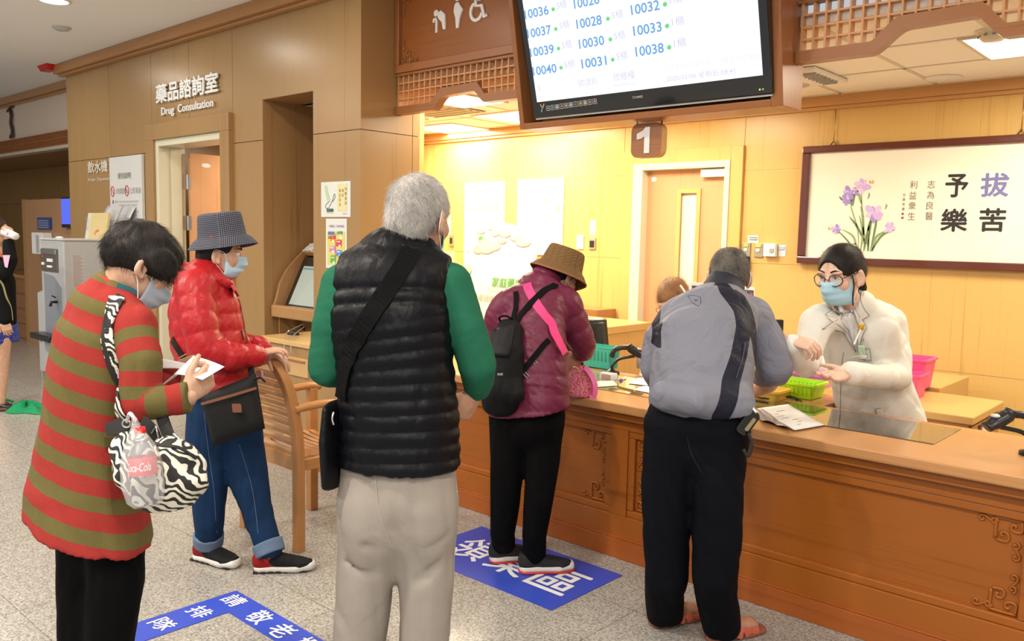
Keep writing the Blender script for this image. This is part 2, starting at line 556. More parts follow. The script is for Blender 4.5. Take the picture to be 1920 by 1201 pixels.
# dispensary walls
wb = MB()
panelled(wb, -6.80, -4.05, 0.0, ZP, YB, t=0.004, cols=[-6.3, -5.3, -4.20], rows=[1.40, 2.10])
panelled(wb, -4.05, -3.20, 2.16, ZP, YB, t=0.004)
panelled(wb, -3.20, 2.1, 0.0, ZP, YB, t=0.004, cols=[-3.09, -1.0, 0.6], rows=[0.74, 1.40, 2.10], gap=0.006)
BACK_WOOD = wood('golden maple veneer', (0.47, 0.275, 0.075), (0.66, 0.425, 0.145), 'z', 0.3, 0.25)
JOINT_LIGHT = plain('pale joint', (0.72, 0.55, 0.25), 0.5)
structure('wall_back', wb, [BACK_WOOD, JOINT_LIGHT])
ws = MB(); ws.box(-6.82, 4.2, 0.0, -6.76, YB, ZP)
structure('wall_side', ws, wood('golden maple on the side', (0.47, 0.275, 0.075), (0.66, 0.425, 0.145), 'z', 0.3, 0.25))
wf = MB(); wf.box(-6.82, 4.19, 0, NX0 - 0.04, 4.25, ZC); wf.box(NX1 + 0.04, 4.19, 0, XP - 0.02, 4.25, ZC); wf.box(NX0 - 0.04, 4.19, NZ + 0.05, NX1 + 0.04, 4.25, ZC); wf.box(2.05, 3.9, 0, 2.1, YB, ZC)
structure('wall_front', wf, BACK_WOOD)
cr = MB()
cr.box(-6.76, YB - 0.055, 2.53, 2.05, YB, ZP)
cr.box(-6.76, YB - 0.035, 2.505, 2.05, YB, 2.53)
cr.box(-6.76, 4.25, 2.53, -6.705, YB, ZP)
cr.box(-6.76, 4.25, 2.505, -6.725, YB, 2.53)
structure('trim_4', cr, wood('crown moulding', (0.44, 0.22, 0.075), (0.56, 0.31, 0.12), 'x', 0.3, 0.3), 0.004)
# consulting room behind the open door
cw = MB()
cw.box(-8.75, YW + 0.068, 0, -8.7, 6.1, 2.75)
cw.box(-8.7, 6.05, 0, -6.85, 6.1, 2.75)
cw.box(-6.9, 4.25, 0, -6.83, 6.05, 2.75)
cw.box(-8.7, YW + 0.068, 2.75, -6.1, 6.1, 2.8)
structure('wall_consulting', cw, WALL_WOOD)
# ---------------------------------------------------------------- door 1 (open, drug consultation)
d1 = thing('door_1', None, None, (-7.24, YW, 0))
d1['kind'] = 'structure'
fr = MB()
for a, b, z in ((-8.005, -7.86, 2.535), (-6.625, -6.476, 2.535)):
 fr.box(a, YW - 0.045, 0, b, YW + 0.02, z - 0.145)
fr.box(-8.005, YW - 0.045, 2.39, -6.476, YW + 0.02, 2.535)
obj('casing', fr, WALL_WOOD, d1, bevel=0.004)
jm = MB()
jm.box(-7.86, YW - 0.02, 0, -7.80, YW + 0.24, 2.39)
jm.box(-6.67, YW - 0.02, 0, -6.61, YW + 0.24, 2.39)
jm.box(-7.80, YW - 0.02, 2.33, -6.67, YW + 0.24, 2.39)
jm.box(-7.80, YW + 0.10, 0, -7.785, YW + 0.2, 2.33)
obj('jamb', jm, IVORY, d1, bevel=0.004)
lf = MB(); lf.box(-7.785, YW + 0.26, 0.01, -7.742, YW + 1.34, 2.29)
obj('door_leaf', lf, DOOR_WOOD, d1, bevel=0.002)
for z in (2.02, 1.63, 0.4):
 hg = MB()
 hg.box(-7.80, YW + 0.165, z - 0.065, -7.79, YW + 0.235, z + 0.065)
 hg.box(-7.79, YW + 0.258, z - 0.065, -7.738, YW + 0.264, z + 0.065)
 hg.tube([(-7.785, YW + 0.25, z - 0.07), (-7.785, YW + 0.25, z + 0.07)], 0.011, 8)
 for k in (-0.04, 0, 0.04):
  hg.ball((-7.789, YW + 0.195, z + k), 0.006, 5)
 obj('hinge', hg, CHROME, d1, label='steel butt hinge')
pl = MB()
pl.lathe([(0.03, 0), (0.03, 0.003)], (-7.742, YW + 0.42, 2.185), 20, rot=Matrix(((0, 0, 1), (1.6, 0, 0), (0, 0.72, 0))))
obj('door_plate', pl, PAPER, d1, label='small white oval number plate')
# ---------------------------------------------------------------- door 2 (dispensary back door)
d2 = thing('door_2', None, None, (-3.6, YB, 0))
d2['kind'] = 'structure'
fr = MB()
fr.box(-4.185, YB - 0.03, 0, -4.08, YB + 0.02, 2.295)
fr.box(-3.187, YB - 0.03, 0, -3.085, YB + 0.02, 2.295)
fr.box(-4.08, YB - 0.03, 2.19, -3.187, YB + 0.02, 2.295)
obj('casing', fr, BACK_WOOD, d2, bevel=0.003)
jm = MB()
jm.box(-4.08, YB - 0.04, 0, -3.985, YB + 0.15, 2.19)
jm.box(-3.232, YB - 0.04, 0, -3.187, YB + 0.15, 2.19)
jm.box(-3.985, YB - 0.04, 2.135, -3.232, YB + 0.15, 2.19)
obj('jamb', jm, IVORY, d2, bevel=0.004)
lf = MB()
for a, b, c, d in ((-3.985, -3.665, 0.01, 2.135), (-3.50, -3.232, 0.01, 2.135), (-3.665, -3.50, 1.95, 2.135), (-3.665, -3.50, 0.01, 0.9)):
 lf.box(a, YB + 0.05, c, b, YB + 0.09, d)
obj('door_leaf', lf, DOOR_WOOD, d2)
wn = MB()
wn.box(-3.69, YB + 0.035, 0.87, -3.655, YB + 0.05, 1.98); wn.box(-3.51, YB + 0.035, 0.87, -3.475, YB + 0.05, 1.98)
wn.box(-3.655, YB + 0.035, 1.945, -3.51, YB + 0.05, 1.98); wn.box(-3.655, YB + 0.035, 0.87, -3.51, YB + 0.05, 0.905)
w2 = obj('window_frame', wn, wood('beech stop', (0.55, 0.32, 0.10), (0.66, 0.42, 0.16), 'z'), d2)
pn = MB(); pn.box(-3.66, YB + 0.066, 0.89, -3.505, YB + 0.072, 1.96)
obj('glass_pane', pn, plain('door glass', (0.75, 0.74, 0.66), 0.15, coat=0.4), w2)
cl = MB()
cl.box(-3.46, YB - 0.005, 2.065, -3.235, YB + 0.05, 2.13)
obj('door_closer', cl, plain('pale closer', (0.72, 0.71, 0.68), 0.4), d2, bevel=0.004, label='pale overhead closer')
pl = MB(); pl.lathe([(0.026, 0), (0.026, 0.004)], (-3.925, YB + 0.05, 2.065), 20, rot=Matrix(((1, 0, 0), (0, 0, -1), (0, 0.75, 0))))
obj('door_plate', pl, PAPER, d2, label='small white oval number plate')
lk = MB()
lk.box(-4.33, YB - 0.02, 0, -4.325, YB, 0.0005)
# ---------------------------------------------------------------- ceiling fittings
def troffer(x, y, lab):
 t = thing('ceiling_light', lab, 'ceiling light', (x, y, ZP - 0.03), 'square troffers of the dispensary')
 f_ = MB()
 s = 0.305
 f_.box(x - s, y - s, ZP - 0.012, x + s, y - s + 0.02, ZP); f_.box(x - s, y + s - 0.02, ZP - 0.012, x + s, y + s, ZP)
 f_.box(x - s, y - s + 0.02, ZP - 0.012, x - s + 0.02, y + s - 0.02, ZP); f_.box(x + s - 0.02, y - s + 0.02, ZP - 0.012, x + s, y + s - 0.02, ZP)
 obj('frame', f_, TBAR, t)
 d = MB(); d.box(x - s + 0.02, y - s + 0.02, ZP - 0.008, x + s - 0.02, y + s - 0.02, ZP - 0.002)
 obj('diffuser', d, plain('lit diffuser', (0.9, 0.9, 0.85), 0.5, emit=(1, 0.95, 0.84), strength=4.0), t)
labs = ['square lit ceiling panel in the far left corner above the posters', 'square lit ceiling panel over the left counter, behind the wavy lattice edge',
  'square lit ceiling panel just left of the hanging television', 'square lit ceiling panel nearest the back wall, left of the television', 'square lit ceiling panel hidden above the television',
  'square lit ceiling panel above the framed calligraphy at right', 'square lit ceiling panel right of the calligraphy']
for (x, y), l in zip(PHARMACY_PANELS, labs):
 troffer(x, y, l)
for i, (x, y) in enumerate(HALL_DOWNLIGHTS):
 if y < 0 or x > 0: continue
 t = thing('downlight', 'round recessed downlight in the white hall ceiling, cut by the top edge at left' if i == 5 else 'round recessed downlight in the hall ceiling beyond the picture edge', 'ceiling light', (x, y, ZC - 0.02), 'hall downlights')
 r = MB(); r.lathe([(0.125, 0), (0.125, -0.008), (0.105, -0.012), (0.10, 0.0)], (x, y, ZC), 28, cap=False)
 obj('trim_ring', r, WHITE, t, smooth=True)
 d = MB(); d.lathe([(0.10, -0.006), (0.001, -0.006)], (x, y, ZC), 28, cap=False)
 obj('diffuser', d, plain('lit downlight', (0.9, 0.9, 0.88), 0.5, emit=(1, 0.95, 0.86), strength=9.0), t)
r = MB(); r.lathe([(0.0, -0.03), (0.05, -0.028), (0.075, -0.012), (0.08, 0.0)], (-8.16, 2.95, ZC), 24, cap=False)
tag(obj('smoke_detector', r, plain('grey disc', (0.5, 0.49, 0.47), 0.5), smooth=True), 'small grey disc detector flush on the hall ceiling', 'detector')
r = MB(); r.box(-10.33, 3.46, ZC - 0.06, -10.05, 3.60, ZC);
for i in (0, 1, 2, 3):
 x_, y_, z_ = r.v[i]
 r.v[i] = (-10.19 + (x_ + 10.19) * 0.72, 3.53 + (y_ - 3.53) * 0.7, z_)
tag(obj('alarm_beacon', r, plain('red lens', (0.55, 0.012, 0.012), 0.3), bevel=0.006), 'red alarm beacon on the ceiling near the corner of the oak wall', 'alarm')
# air conditioner cassette, speaker, dome camera and downlight in the dispensary ceiling
ac = thing('air_conditioner', 'white ceiling cassette with louvred vents right of the television box', 'air conditioner', (-2.35, 5.18, ZP - 0.05))
b_ = MB(); b_.box(-2.62, 4.90, ZP - 0.028, -2.10, 5.42, ZP - 0.002)
obj('body', b_, WHITE, ac, bevel=0.012)
lv = MB()
for k in range(7):
 lv.obox((-2.17, 4.97 + k * 0.055, ZP - 0.034), (0.045, 0, 0), (0, 0.004, 0), (0, 0.004, 0.012))
obj('louvre', lv, plain('grey vane', (0.42, 0.42, 0.40), 0.5), ac)
lv = MB(); lv.lathe([(0.0, -0.006), (0.10, -0.006), (0.11, 0)], (-2.42, 5.30, ZP - 0.028), 24, cap=False)
obj('fan_cover', lv, plain('lilac grey disc', (0.5, 0.48, 0.5), 0.5), ac, smooth=True)
sp = thing('ceiling_speaker', 'round white ceiling speaker with tiny red light, nearest the crown moulding', 'speaker', (-1.63, 5.71, ZP - 0.02))
r = MB(); r.lathe([(0.0, -0.018), (0.075, -0.016), (0.1, -0.006), (0.105, 0)], (-1.63, 5.71, ZP - 0.002), 28, cap=False)
obj('cover', r, WHITE, sp, smooth=True)
r = MB(); r.ball((-1.60, 5.69, ZP - 0.02), 0.006, 6)
obj('indicator', r, plain('red led', (0.6, 0.02, 0.1), 0.4, emit=(1, 0.05, 0.2), strength=1.0), sp)
dt = thing('heat_detector', 'small domed detector with slits beside the lit ceiling panel', 'detector', (-1.11, 4.62, ZP - 0.06))
r = MB(); r.lathe([(0.0, -0.05), (0.045, -0.046), (0.06, -0.03), (0.06, -0.015), (0.075, -0.01), (0.08, 0)], (-1.11, 4.62, ZP - 0.002), 24, cap=False)
obj('housing', r, plain('cream plastic', (0.68, 0.62, 0.48), 0.45), dt, smooth=True)
r = MB()
for k in range(10):
 a = 2 * pi * k / 10
 r.box(-1.11 + 0.06 * cos(a) - 0.008, 4.62 + 0.06 * sin(a) - 0.008, ZP - 0.03, -1.11 + 0.06 * cos(a) + 0.008, 4.62 + 0.06 * sin(a) + 0.008, ZP - 0.024)
obj('slit', r, GREY_INK, dt)
for x, y, l in ((-5.75, 5.0, 'round ceiling disc speaker beside the lit panel, left of the wavy lattice'),):
 r = MB(); r.lathe([(0.0, -0.006), (0.09, -0.006), (0.11, -0.002), (0.11, 0)], (x, y, ZP - 0.002), 28, cap=False)
 tag(obj('ceiling_speaker', r, plain('beige disc', (0.6, 0.55, 0.44), 0.5), smooth=True), l, 'speaker')
r = MB(); r.box(-5.58, 4.28, ZP - 0.012, -4.98, 5.1, ZP - 0.004)
for k in range(10):
 r.box(-5.55, 4.32 + k * 0.08, ZP - 0.018, -5.01, 4.335 + k * 0.08, ZP - 0.012)
tag(obj('return_grille', r, plain('grille grey', (0.36, 0.33, 0.26), 0.6)), 'grey air return grille between the lit ceiling panels at left', 'vent')
# ================================================================= sign boards, lattice, television
YL = 3.96
def scroll(mb, o, ux, uy, s, kind=0, m=0, n=(0, -1, 0), r=0.007):
 """carved cloud scroll"""
 o, ux, uy = Vector(o), Vector(ux), Vector(uy)
 shapes = [
  [(0, .3), (.12, .16), (.28, .2), (.3, .38), (.18, .45), (.12, .36), (.2, .3)],
  [(.3, .38), (.5, .2), (.72, .1), (.85, .25), (.78, .4), (.65, .36), (.7, .26)],
 ] if kind == 0 else [
  [(0, 0), (.9, 0), (1, .08), (1, .9)],
  [(.05, .04), (.02, .4), (.2, .5), (.42, .42), (.42, .24), (.28, .2), (.26, .3)],
  [(.96, .95), (.6, .98), (.5, .8), (.58, .6), (.76, .6), (.8, .74), (.7, .76)],
 ]
 for P in shapes:
  pts = catmull([o + ux * a * s + uy * b * s for a, b in P], 4)
  mb.tube(pts, r, 6, m)
sg = thing('sign_board', 'dark wooden sign board with white walking stick, pregnancy and wheelchair symbols', 'sign', (-4.12, YL, 2.70))
p = MB(); p.box(XP + 0.002, YL + 0.012, 2.745, -3.49, YL + 0.03, ZC - 0.002)
obj('panel', p, SIGN_WOOD, sg)
p = MB()
p.box(XP + 0.002, YL - 0.02, 2.70, -3.49, YL + 0.03, 2.755)
p.box(XP + 0.002, YL - 0.02, 2.755, XP + 0.048, YL + 0.03, ZC - 0.002)
p.box(-3.535, YL - 0.02, 2.755, -3.49, YL + 0.03, ZC - 0.002)
p.box(XP + 0.048, YL - 0.02, 3.27, -3.535, YL + 0.03, ZC - 0.002)
obj('frame', p, CHERRY, sg, bevel=0.004)
for (ox, oz, sx, sz) in ((-4.712, 2.765, 1, 1), (-4.712, 3.262, 1, -1)):
 p = MB()
 scroll(p, (ox, YL + 0.008, oz), (sx, 0, 0), (0, 0, sz), 0.085, 1, r=0.006)
 scroll(p, (ox + 0.09, YL + 0.008, oz), (sx, 0, 0), (0, 0, sz * 0.8), 0.085, 0, r=0.005)
 scroll(p, (ox, YL + 0.008, oz + 0.09 * sz), (0, 0, sz), (sx * 0.8, 0, 0), 0.085, 0, r=0.005)
 obj('carving', p, CHERRY, sg, smooth=True)
def pict(name, polys, circles, parent, y=YL + 0.012):
 mb = MB()
 for P in polys:
  mb.prism(P, (0, y, 0), (1, 0, 0), (0, 0, 1), (0, -0.012, 0))
 for cx, cz, r in circles:
  mb.prism([(cx + r * cos(2 * pi * k / 20), cz + r * sin(2 * pi * k / 20)) for k in range(20)], (0, y, 0), (1, 0, 0), (0, 0, 1), (0, -0.012, 0))
 obj(name, mb, LETTER_WHITE, parent)
def thick(P, w):
 """outline of a stroke"""
 P = [Vector((a, b)) for a, b in P]
 l, r = [], []
 for i, q in enumerate(P):
  d = (P[min(i + 1, len(P) - 1)] - P[max(i - 1, 0)]).normalized()
  nn = Vector((-d.y, d.x)) * w / 2
  l.append(tuple(q + nn)); r.append(tuple(q - nn))
 return l + r[::-1]
# bent person with stick
pict('elder_symbol', [[(-4.335, 3.055), (-4.31, 3.07), (-4.268, 3.04), (-4.262, 2.94), (-4.285, 2.942), (-4.298, 2.99), (-4.338, 3.025)],
                      thick([(-4.380, 3.0), (-4.380, 3.018), (-4.362, 3.024), (-4.352, 3.01), (-4.352, 2.93)], 0.016)], [(-4.355, 3.058, 0.022)], sg)
pict('pregnant_symbol', [[(-4.163, 3.095), (-4.14, 3.095), (-4.126, 3.075), (-4.098, 3.045), (-4.116, 3.01), (-4.126, 2.99), (-4.137, 2.93), (-4.158, 2.93), (-4.166, 3.0), (-4.183, 3.04), (-4.176, 3.08)]], [(-4.152, 3.12, 0.017)], sg)
arc = [(-3.972 + 0.052 * cos(a), 3.01 + 0.056 * sin(a)) for a in np.linspace(2.0, 6.0, 18)]
pict('wheelchair_symbol', [thick(arc, 0.02), thick([(-3.982, 3.14), (-3.978, 3.045), (-3.925, 3.04), (-3.9, 2.965), (-3.875, 2.975)], 0.022), thick([(-3.98, 3.085), (-3.935, 3.078)], 0.014)], [(-3.985, 3.168, 0.02)], sg)
def lattice(name, x0, x1, z0, z1, wave, pitch, label, cap_end=True):
 t = thing(name, label, 'lattice screen', ((x0 + x1) / 2, YL, z0))
 def wz(x):
  for (a, za), (b, zb) in zip(wave, wave[1:]):
   if a <= x <= b:
    u = (x - a) / (b - a)
    u = u * u * (3 - 2 * u)
    return za + (zb - za) * u
  return wave[-1][1]
 g = MB()
 n = int(round((x1 - x0) / pitch))
 for i in range(n + 1):
  xx = x0 + (x1 - x0) * i / n
  g.box(xx - 0.0045, YL + 0.002, wz(xx) + 0.02, xx + 0.0045, YL + 0.052, z1)
 rows = 4
 for k in range(1, rows + 1):
  zz = z1 - (z1 - z0 - 0.05) * k / rows
  a = x0
  step = 0.01
  seg = None
  xx = x0
  while xx <= x1 + 1e-6:
   inside = wz(xx) + 0.02 < zz
   if inside and seg is None: seg = xx
   if (not inside or xx + step > x1) and seg is not None:
    g.box(seg, YL + 0.004, zz - 0.0045, xx, YL + 0.050, zz + 0.0045); seg = None
   xx += step
 obj('lattice', g, wood('lattice strip wood', (0.50, 0.23, 0.085), (0.62, 0.31, 0.13), 'y', 0.35, 0.2), t)
 r = MB()
 N_ = 140
 vs = []
 for i in range(N_ + 1):
  xx = x0 - 0.02 + (x1 - x0 + 0.04) * i / N_
  z = wz(min(max(xx, x0), x1))
  slope = (wz(min(xx + 0.004, x1)) - wz(max(xx - 0.004, x0))) / 0.008
  th = 0.055 * min(1.3, math.sqrt(1 + slope * slope))
  vs += [(xx, YL - 0.012, z), (xx, YL - 0.012, z + th), (xx, YL + 0.055, z + th), (xx, YL + 0.055, z)]
 fs = []
 for i in range(N_):
  a, b = 4 * i, 4 * i + 4
  fs += [(a, a + 1, b + 1, b), (a + 1, a + 2, b + 2, b + 1), (a + 2, a + 3, b + 3, b + 2), (a + 3, a, b, b + 3)]
 fs += [(0, 3, 2, 1), (4 * N_, 4 * N_ + 1, 4 * N_ + 2, 4 * N_ + 3)]
 r.add(vs, fs)
 obj('wavy_rail', r, CHERRY, t)
 p = MB(); p.box(x0 - 0.02, YL - 0.008, z1 - 0.004, x1 + 0.02, YL + 0.05, z1 + 0.012)
 obj('top_rail', p, CHERRY, t)
lattice('lattice_screen', XP + 0.022, -3.51, 2.415, 2.685, [(-4.8, 2.415), (-4.39, 2.415), (-4.26, 2.50), (-3.98, 2.505), (-3.87, 2.425), (-3.4, 2.42)], 0.0555,
  'wooden lattice with wavy lower rail between the pier and the television')
lattice('lattice_screen', -1.775, 0.9, 2.42, 2.70, [(-1.9, 2.42), (-1.45, 2.42), (-1.29, 2.515), (-1.03, 2.52), (-0.90, 2.42), (-0.45, 2.42), (-0.3, 2.52), (0.3, 2.52), (0.45, 2.42), (1.0, 2.42)], 0.0565,
  'wooden lattice with wavy lower rail at the top right, above the calligraphy')
p = MB(); p.box(-1.78, YL - 0.02, 2.712, 1.0, YL + 0.03, ZC - 0.002)
tag(obj('sign_board', p, SIGN_WOOD), 'plain dark header board above the right hand lattice', 'sign')
# television cabinet, its front leaning towards the hall
TK = Vector((0, -0.178, 1.0)).normalized()
TB = Vector((0, 3.858, 2.212))
def tv(x, h, d=0.0):
 nrm = Vector((0, -1, -0.178)).normalized()
 return Vector((x, 0, 0)) + TB + TK * h + nrm * d
tc = thing('television_cabinet', 'open cherry wood box holding the hanging television', 'cabinet', (-2.63, 3.95, 2.21))
def board(mb, xa, xb, h0, h1, back=4.062):
 vs = [tv(xa, h0), tv(xb, h0), tv(xb, h1), tv(xa, h1)]
 vs += [(v.x, back, v.z) for v in vs]
 mb.add(vs, [(0, 1, 2, 3), (7, 6, 5, 4), (0, 4, 5, 1), (1, 5, 6, 2), (2, 6, 7, 3), (3, 7, 4, 0)])
XL, XR = -3.475, -1.80
p = MB(); board(p, XL, XL + 0.035, 0, 1.08); obj('side_panel', p, CHERRY_Z, tc, bevel=0.003)
p = MB(); board(p, XR - 0.062, XR, 0, 1.08); obj('side_panel', p, CHERRY_Z, tc, bevel=0.003)
p = MB(); board(p, XL + 0.035, XR - 0.062, 0.0, 0.035); obj('bottom_panel', p, CHERRY, tc, bevel=0.003)
p = MB(); p.box(XL + 0.035, 4.03, 2.25, XR - 0.062, 4.05, ZC - 0.01); obj('back_panel', p, CHERRY, tc)
# the television leans a little further than its box
VK = Vector((0, -0.27, 1.0)).normalized()
VB = Vector((0, 3.845, 2.212))
VN = Vector((0, -1, -0.27)).normalized()
def vp(x, h, d=0.0):
 return Vector((x, 0, 0)) + VB + VK * h + VN * d
tvt = thing('television', 'large flat television tilted forward, showing queue numbers', 'television', (-2.59, 3.82, 2.26))
p = MB()
p.prism([(-3.342, 0.054), (-1.842, 0.054), (-1.842, 1.0), (-3.342, 1.0)], VB, X3, VK, -VN * 0.07)
obj('case', p, plain('gloss black bezel', (0.008, 0.008, 0.009), 0.12, coat=0.6), tvt, bevel=0.008)
p = MB()
p.prism([(-3.335, 0.046), (-1.85, 0.046), (-1.85, 0.056), (-3.335, 0.056)], VB - VN * 0.01, X3, VK, -VN * 0.05)
obj('lower_edge', p, plain('pale acrylic edge', (0.6, 0.62, 0.6), 0.2), tvt)
p = MB()
p.add([vp(-3.296, 0.147, 0.003), vp(-1.884, 0.147, 0.003), vp(-1.884, 0.945, 0.003), vp(-3.296, 0.945, 0.003)], [(0, 1, 2, 3)])
scr = obj('screen', p, plain('lit white screen', (0.1, 0.1, 0.1), 0.25, emit=(0.95, 0.97, 1.0), strength=1.1), tvt, label='lit white screen')
SCR_BLUE = plain('blue screen digits', (0.02, 0.05, 0.09), 0.4, emit=(0.14, 0.36, 0.70), strength=1.0)
SCR_GREEN = plain('green screen dot', (0.02, 0.1, 0.03), 0.4, emit=(0.14, 0.62, 0.22), strength=1.0)
SCR_GREY = plain('pale screen text', (0.05, 0.05, 0.08), 0.4, emit=(0.55, 0.57, 0.72), strength=1.0)
SCR_FAINT = plain('faint screen text', (0.05, 0.05, 0.08), 0.4, emit=(0.78, 0.76, 0.84), strength=1.0)
tb = MB()
def st(body, x, h, hh, w=None, m=0, bold=0.0):
 write(tb, body, vp(x, h, 0.006), X3, VK, w, hh, 0.0, m, bold=bold)
for k, (a, b) in enumerate([('10040', 0), ('10039', 0), ('10037', 0), ('10036', 0), ('10035', 0), ('10034', 0)]):
 st(a, -3.293, 0.297 + 0.1045 * k, 0.05, 0.178, 0, 0.018)
 tb.ball(vp(-3.083, 0.319 + 0.1045 * k, 0.004), 0.011, 8, 1)
 st('5櫃', -3.055, 0.312 + 0.1045 * k, 0.042, 0.07, 2)
 st('Counter', -3.05, 0.292 + 0.1045 * k, 0.011, 0.06, 3)
for k, a in enumerate(['10031', '10030', '10028', '10026', '10025', '10024']):
 st(a, -2.937, 0.297 + 0.1045 * k, 0.05, 0.17, 0, 0.018)
 tb.ball(vp(-2.727, 0.320 + 0.1045 * k, 0.004), 0.011, 8, 1)
 st('5櫃', -2.70, 0.312 + 0.1045 * k, 0.042, 0.07, 2)
 st('Counter', -2.695, 0.292 + 0.1045 * k, 0.011, 0.06, 3)
for k, a in enumerate(['10038', '10033', '10032', '10029', '10027', '10023']):
 st(a, -2.578, 0.316 + 0.1035 * k, 0.05, 0.172, 0, 0.018)
 tb.ball(vp(-2.375, 0.338 + 0.1035 * k, 0.004), 0.012, 8, 1)
 st('1櫃', -2.345, 0.332 + 0.1035 * k, 0.042, 0.07, 2)
 st('Counter', -2.34, 0.312 + 0.1035 * k, 0.011, 0.06, 3)
st('請', -3.284, 0.205, 0.038, 0.034, 2)
st('Before', -3.288, 0.172, 0.013, 0.055, 2)
st('號請到', -2.977, 0.203, 0.04, 0.13, 2)
st('Go to Counter', -2.972, 0.172, 0.014, 0.125, 3)
st('號櫃檯', -2.736, 0.208, 0.042, 0.138, 2)
st('Take Medicine', -2.736, 0.178, 0.015, 0.135, 2)
st('2020/03/06 星期五 08:41', -2.408, 0.170, 0.03, 0.385, 2)
st('祝您早日康復健康平安', -2.503, 0.224, 0.03, 0.36, 3)
st('感恩您的', -2.10, 0.220, 0.034, 0.205, 3)
obj('lettering', tb, [SCR_BLUE, SCR_GREEN, SCR_GREY, SCR_FAINT], scr)
lg = MB()
write(lg, 'CHIMEI', vp(-2.632, 0.106, 0.002), X3, VK, 0.066, 0.012, 0, bold=0.004)
obj('lettering', lg, plain('silver print', (0.5, 0.5, 0.5), 0.4), tvt, label='small silver maker lettering')
ic = MB()
for k in range(11):
 x0 = -3.235 + k * 0.034
 h0 = 0.092 + k * 0.0009
 for a, b, c, d in ((0, .003, 0, .028), (.025, .028, 0, .028), (0, .028, 0, .003), (0, .028, .025, .028)):
  ic.add([vp(x0 + a, h0 + c, 0.002), vp(x0 + b, h0 + c, 0.002), vp(x0 + b, h0 + d, 0.002), vp(x0 + a, h0 + d, 0.002)], [(0, 1, 2, 3)], 0)
 cx, ch = x0 + 0.014, h0 + 0.014
 mm = [0, 1, 0, 2, 0, 0, 1, 2, 0, 0, 3][k]
 s_ = 0.006 + 0.002 * (k % 3)
 ic.add([vp(cx - s_, ch - s_ * .7, 0.002), vp(cx + s_, ch - s_ * .7, 0.002), vp(cx + s_ * .6, ch + s_, 0.002), vp(cx - s_ * .5, ch + s_ * .8, 0.002)], [(0, 1, 2, 3)], mm)
for (P, mm) in ((((-3.28, .135), (-3.272, .135), (-3.262, .118), (-3.268, .112)), 4), (((-3.25, .135), (-3.242, .133), (-3.258, .108), (-3.264, .112)), 2), (((-3.268, .112), (-3.26, .114), (-3.268, .088), (-3.28, .088)), 1)):
 ic.add([vp(a, b, 0.002) for a, b in P], [(0, 1, 2, 3)], mm)
obj('sticker', ic, [plain('grey icon', (0.45, 0.45, 0.43), 0.5), plain('blue icon', (0.1, 0.3, 0.5), 0.5), plain('amber icon', (0.55, 0.38, 0.06), 0.5), plain('pink icon', (0.5, 0.25, 0.3), 0.5), plain('coral icon', (0.6, 0.25, 0.2), 0.5)], tvt, label='row of small feature icons on the bezel')
ld = MB(); ld.ball(vp(-1.905, 0.082, 0.002), 0.004, 6)
obj('led', ld, plain('green led', (0.1, 0.5, 0.05), 0.4, emit=(0.3, 1, 0.1), strength=2.0), tvt)
ld = MB(); ld.ball(vp(-1.888, 0.082, 0.001), 0.006, 6)
obj('power_button', ld, CHROME, tvt)
# hanging counter number
nm = thing('counter_number_sign', 'hanging square wooden sign with rounded corners and white numeral 1', 'sign', (-2.64, 3.99, 2.02))
def rounded(x0, x1, z0, z1, r, n=6):
 P = []
 for cx, cz, a0 in ((x1 - r, z0 + r, -pi / 2), (x1 - r, z1 - r, 0), (x0 + r, z1 - r, pi / 2), (x0 + r, z0 + r, pi)):
  for k in range(n + 1):
   a = a0 + pi / 2 * k / n
   P.append((cx + r * cos(a), cz + r * sin(a)))
 return P
p = MB(); p.prism(rounded(-2.737, -2.542, 2.018, 2.204, 0.042), (0, 3.97, 0), X3, Z3, (0, 0.004, 0))
obj('face', p, wood('sign face walnut', (0.23, 0.085, 0.03), (0.36, 0.155, 0.065), 'x', 0.4, 0.1, 2.2), nm)
p = MB(); p.prism(rounded(-2.737, -2.542, 2.018, 2.204, 0.042), (0, 3.974, 0), X3, Z3, (0, 0.055, 0))
obj('body', p, wood('sign edge maple', (0.45, 0.24, 0.08), (0.58, 0.34, 0.13), 'z', 0.4, 0.1), nm)
p = MB()
p.prism([(-2.647, 2.04), (-2.613, 2.04), (-2.613, 2.182), (-2.642, 2.182), (-2.655, 2.165), (-2.697, 2.148), (-2.697, 2.118), (-2.672, 2.12), (-2.647, 2.132)], (0, 3.97, 0), X3, Z3, (0, -0.006, 0))
obj('numeral', p, LETTER_WHITE, nm)
p = MB(); p.tube([(-2.72, 4.0, 2.19), (-2.72, 4.0, 2.225)], 0.004); p.tube([(-2.56, 4.0, 2.19), (-2.56, 4.0, 2.225)], 0.004)
obj('hanger', p, BLACK, nm)
# ================================================================= wall lettering and posters, left wall
wt = MB()
write(wt, '藥品諮詢室', (-7.81, YW - 0.014, 2.722), X3, Z3, 1.13, 0.165, 0.012, bold=0.03)
tag(obj('wall_lettering', wt, LETTER_WHITE), 'raised white Chinese characters above the consultation door', 'lettering')
wt = MB()
write(wt, 'Drug  Consultation', (-7.72, YW - 0.012, 2.585), X3, Z3, 0.955, 0.092, 0.010, bold=0.010)
tag(obj('wall_lettering', wt, LETTER_WHITE), 'white English words Drug Consultation above the door', 'lettering')
wt = MB()
write(wt, '飲水機', (-9.47, YW - 0.006, 2.14), X3, Z3, 0.50, 0.122, 0.004, bold=0.015)
tag(obj('wall_lettering', wt, plain('frosted lettering', (0.72, 0.69, 0.62), 0.4)), 'white Chinese characters above the water dispenser', 'lettering')
wt = MB()
write(wt, 'Water Dispenser', (-9.49, YW - 0.004, 2.045), X3, Z3, 0.56, 0.045, 0.002, bold=0.01)
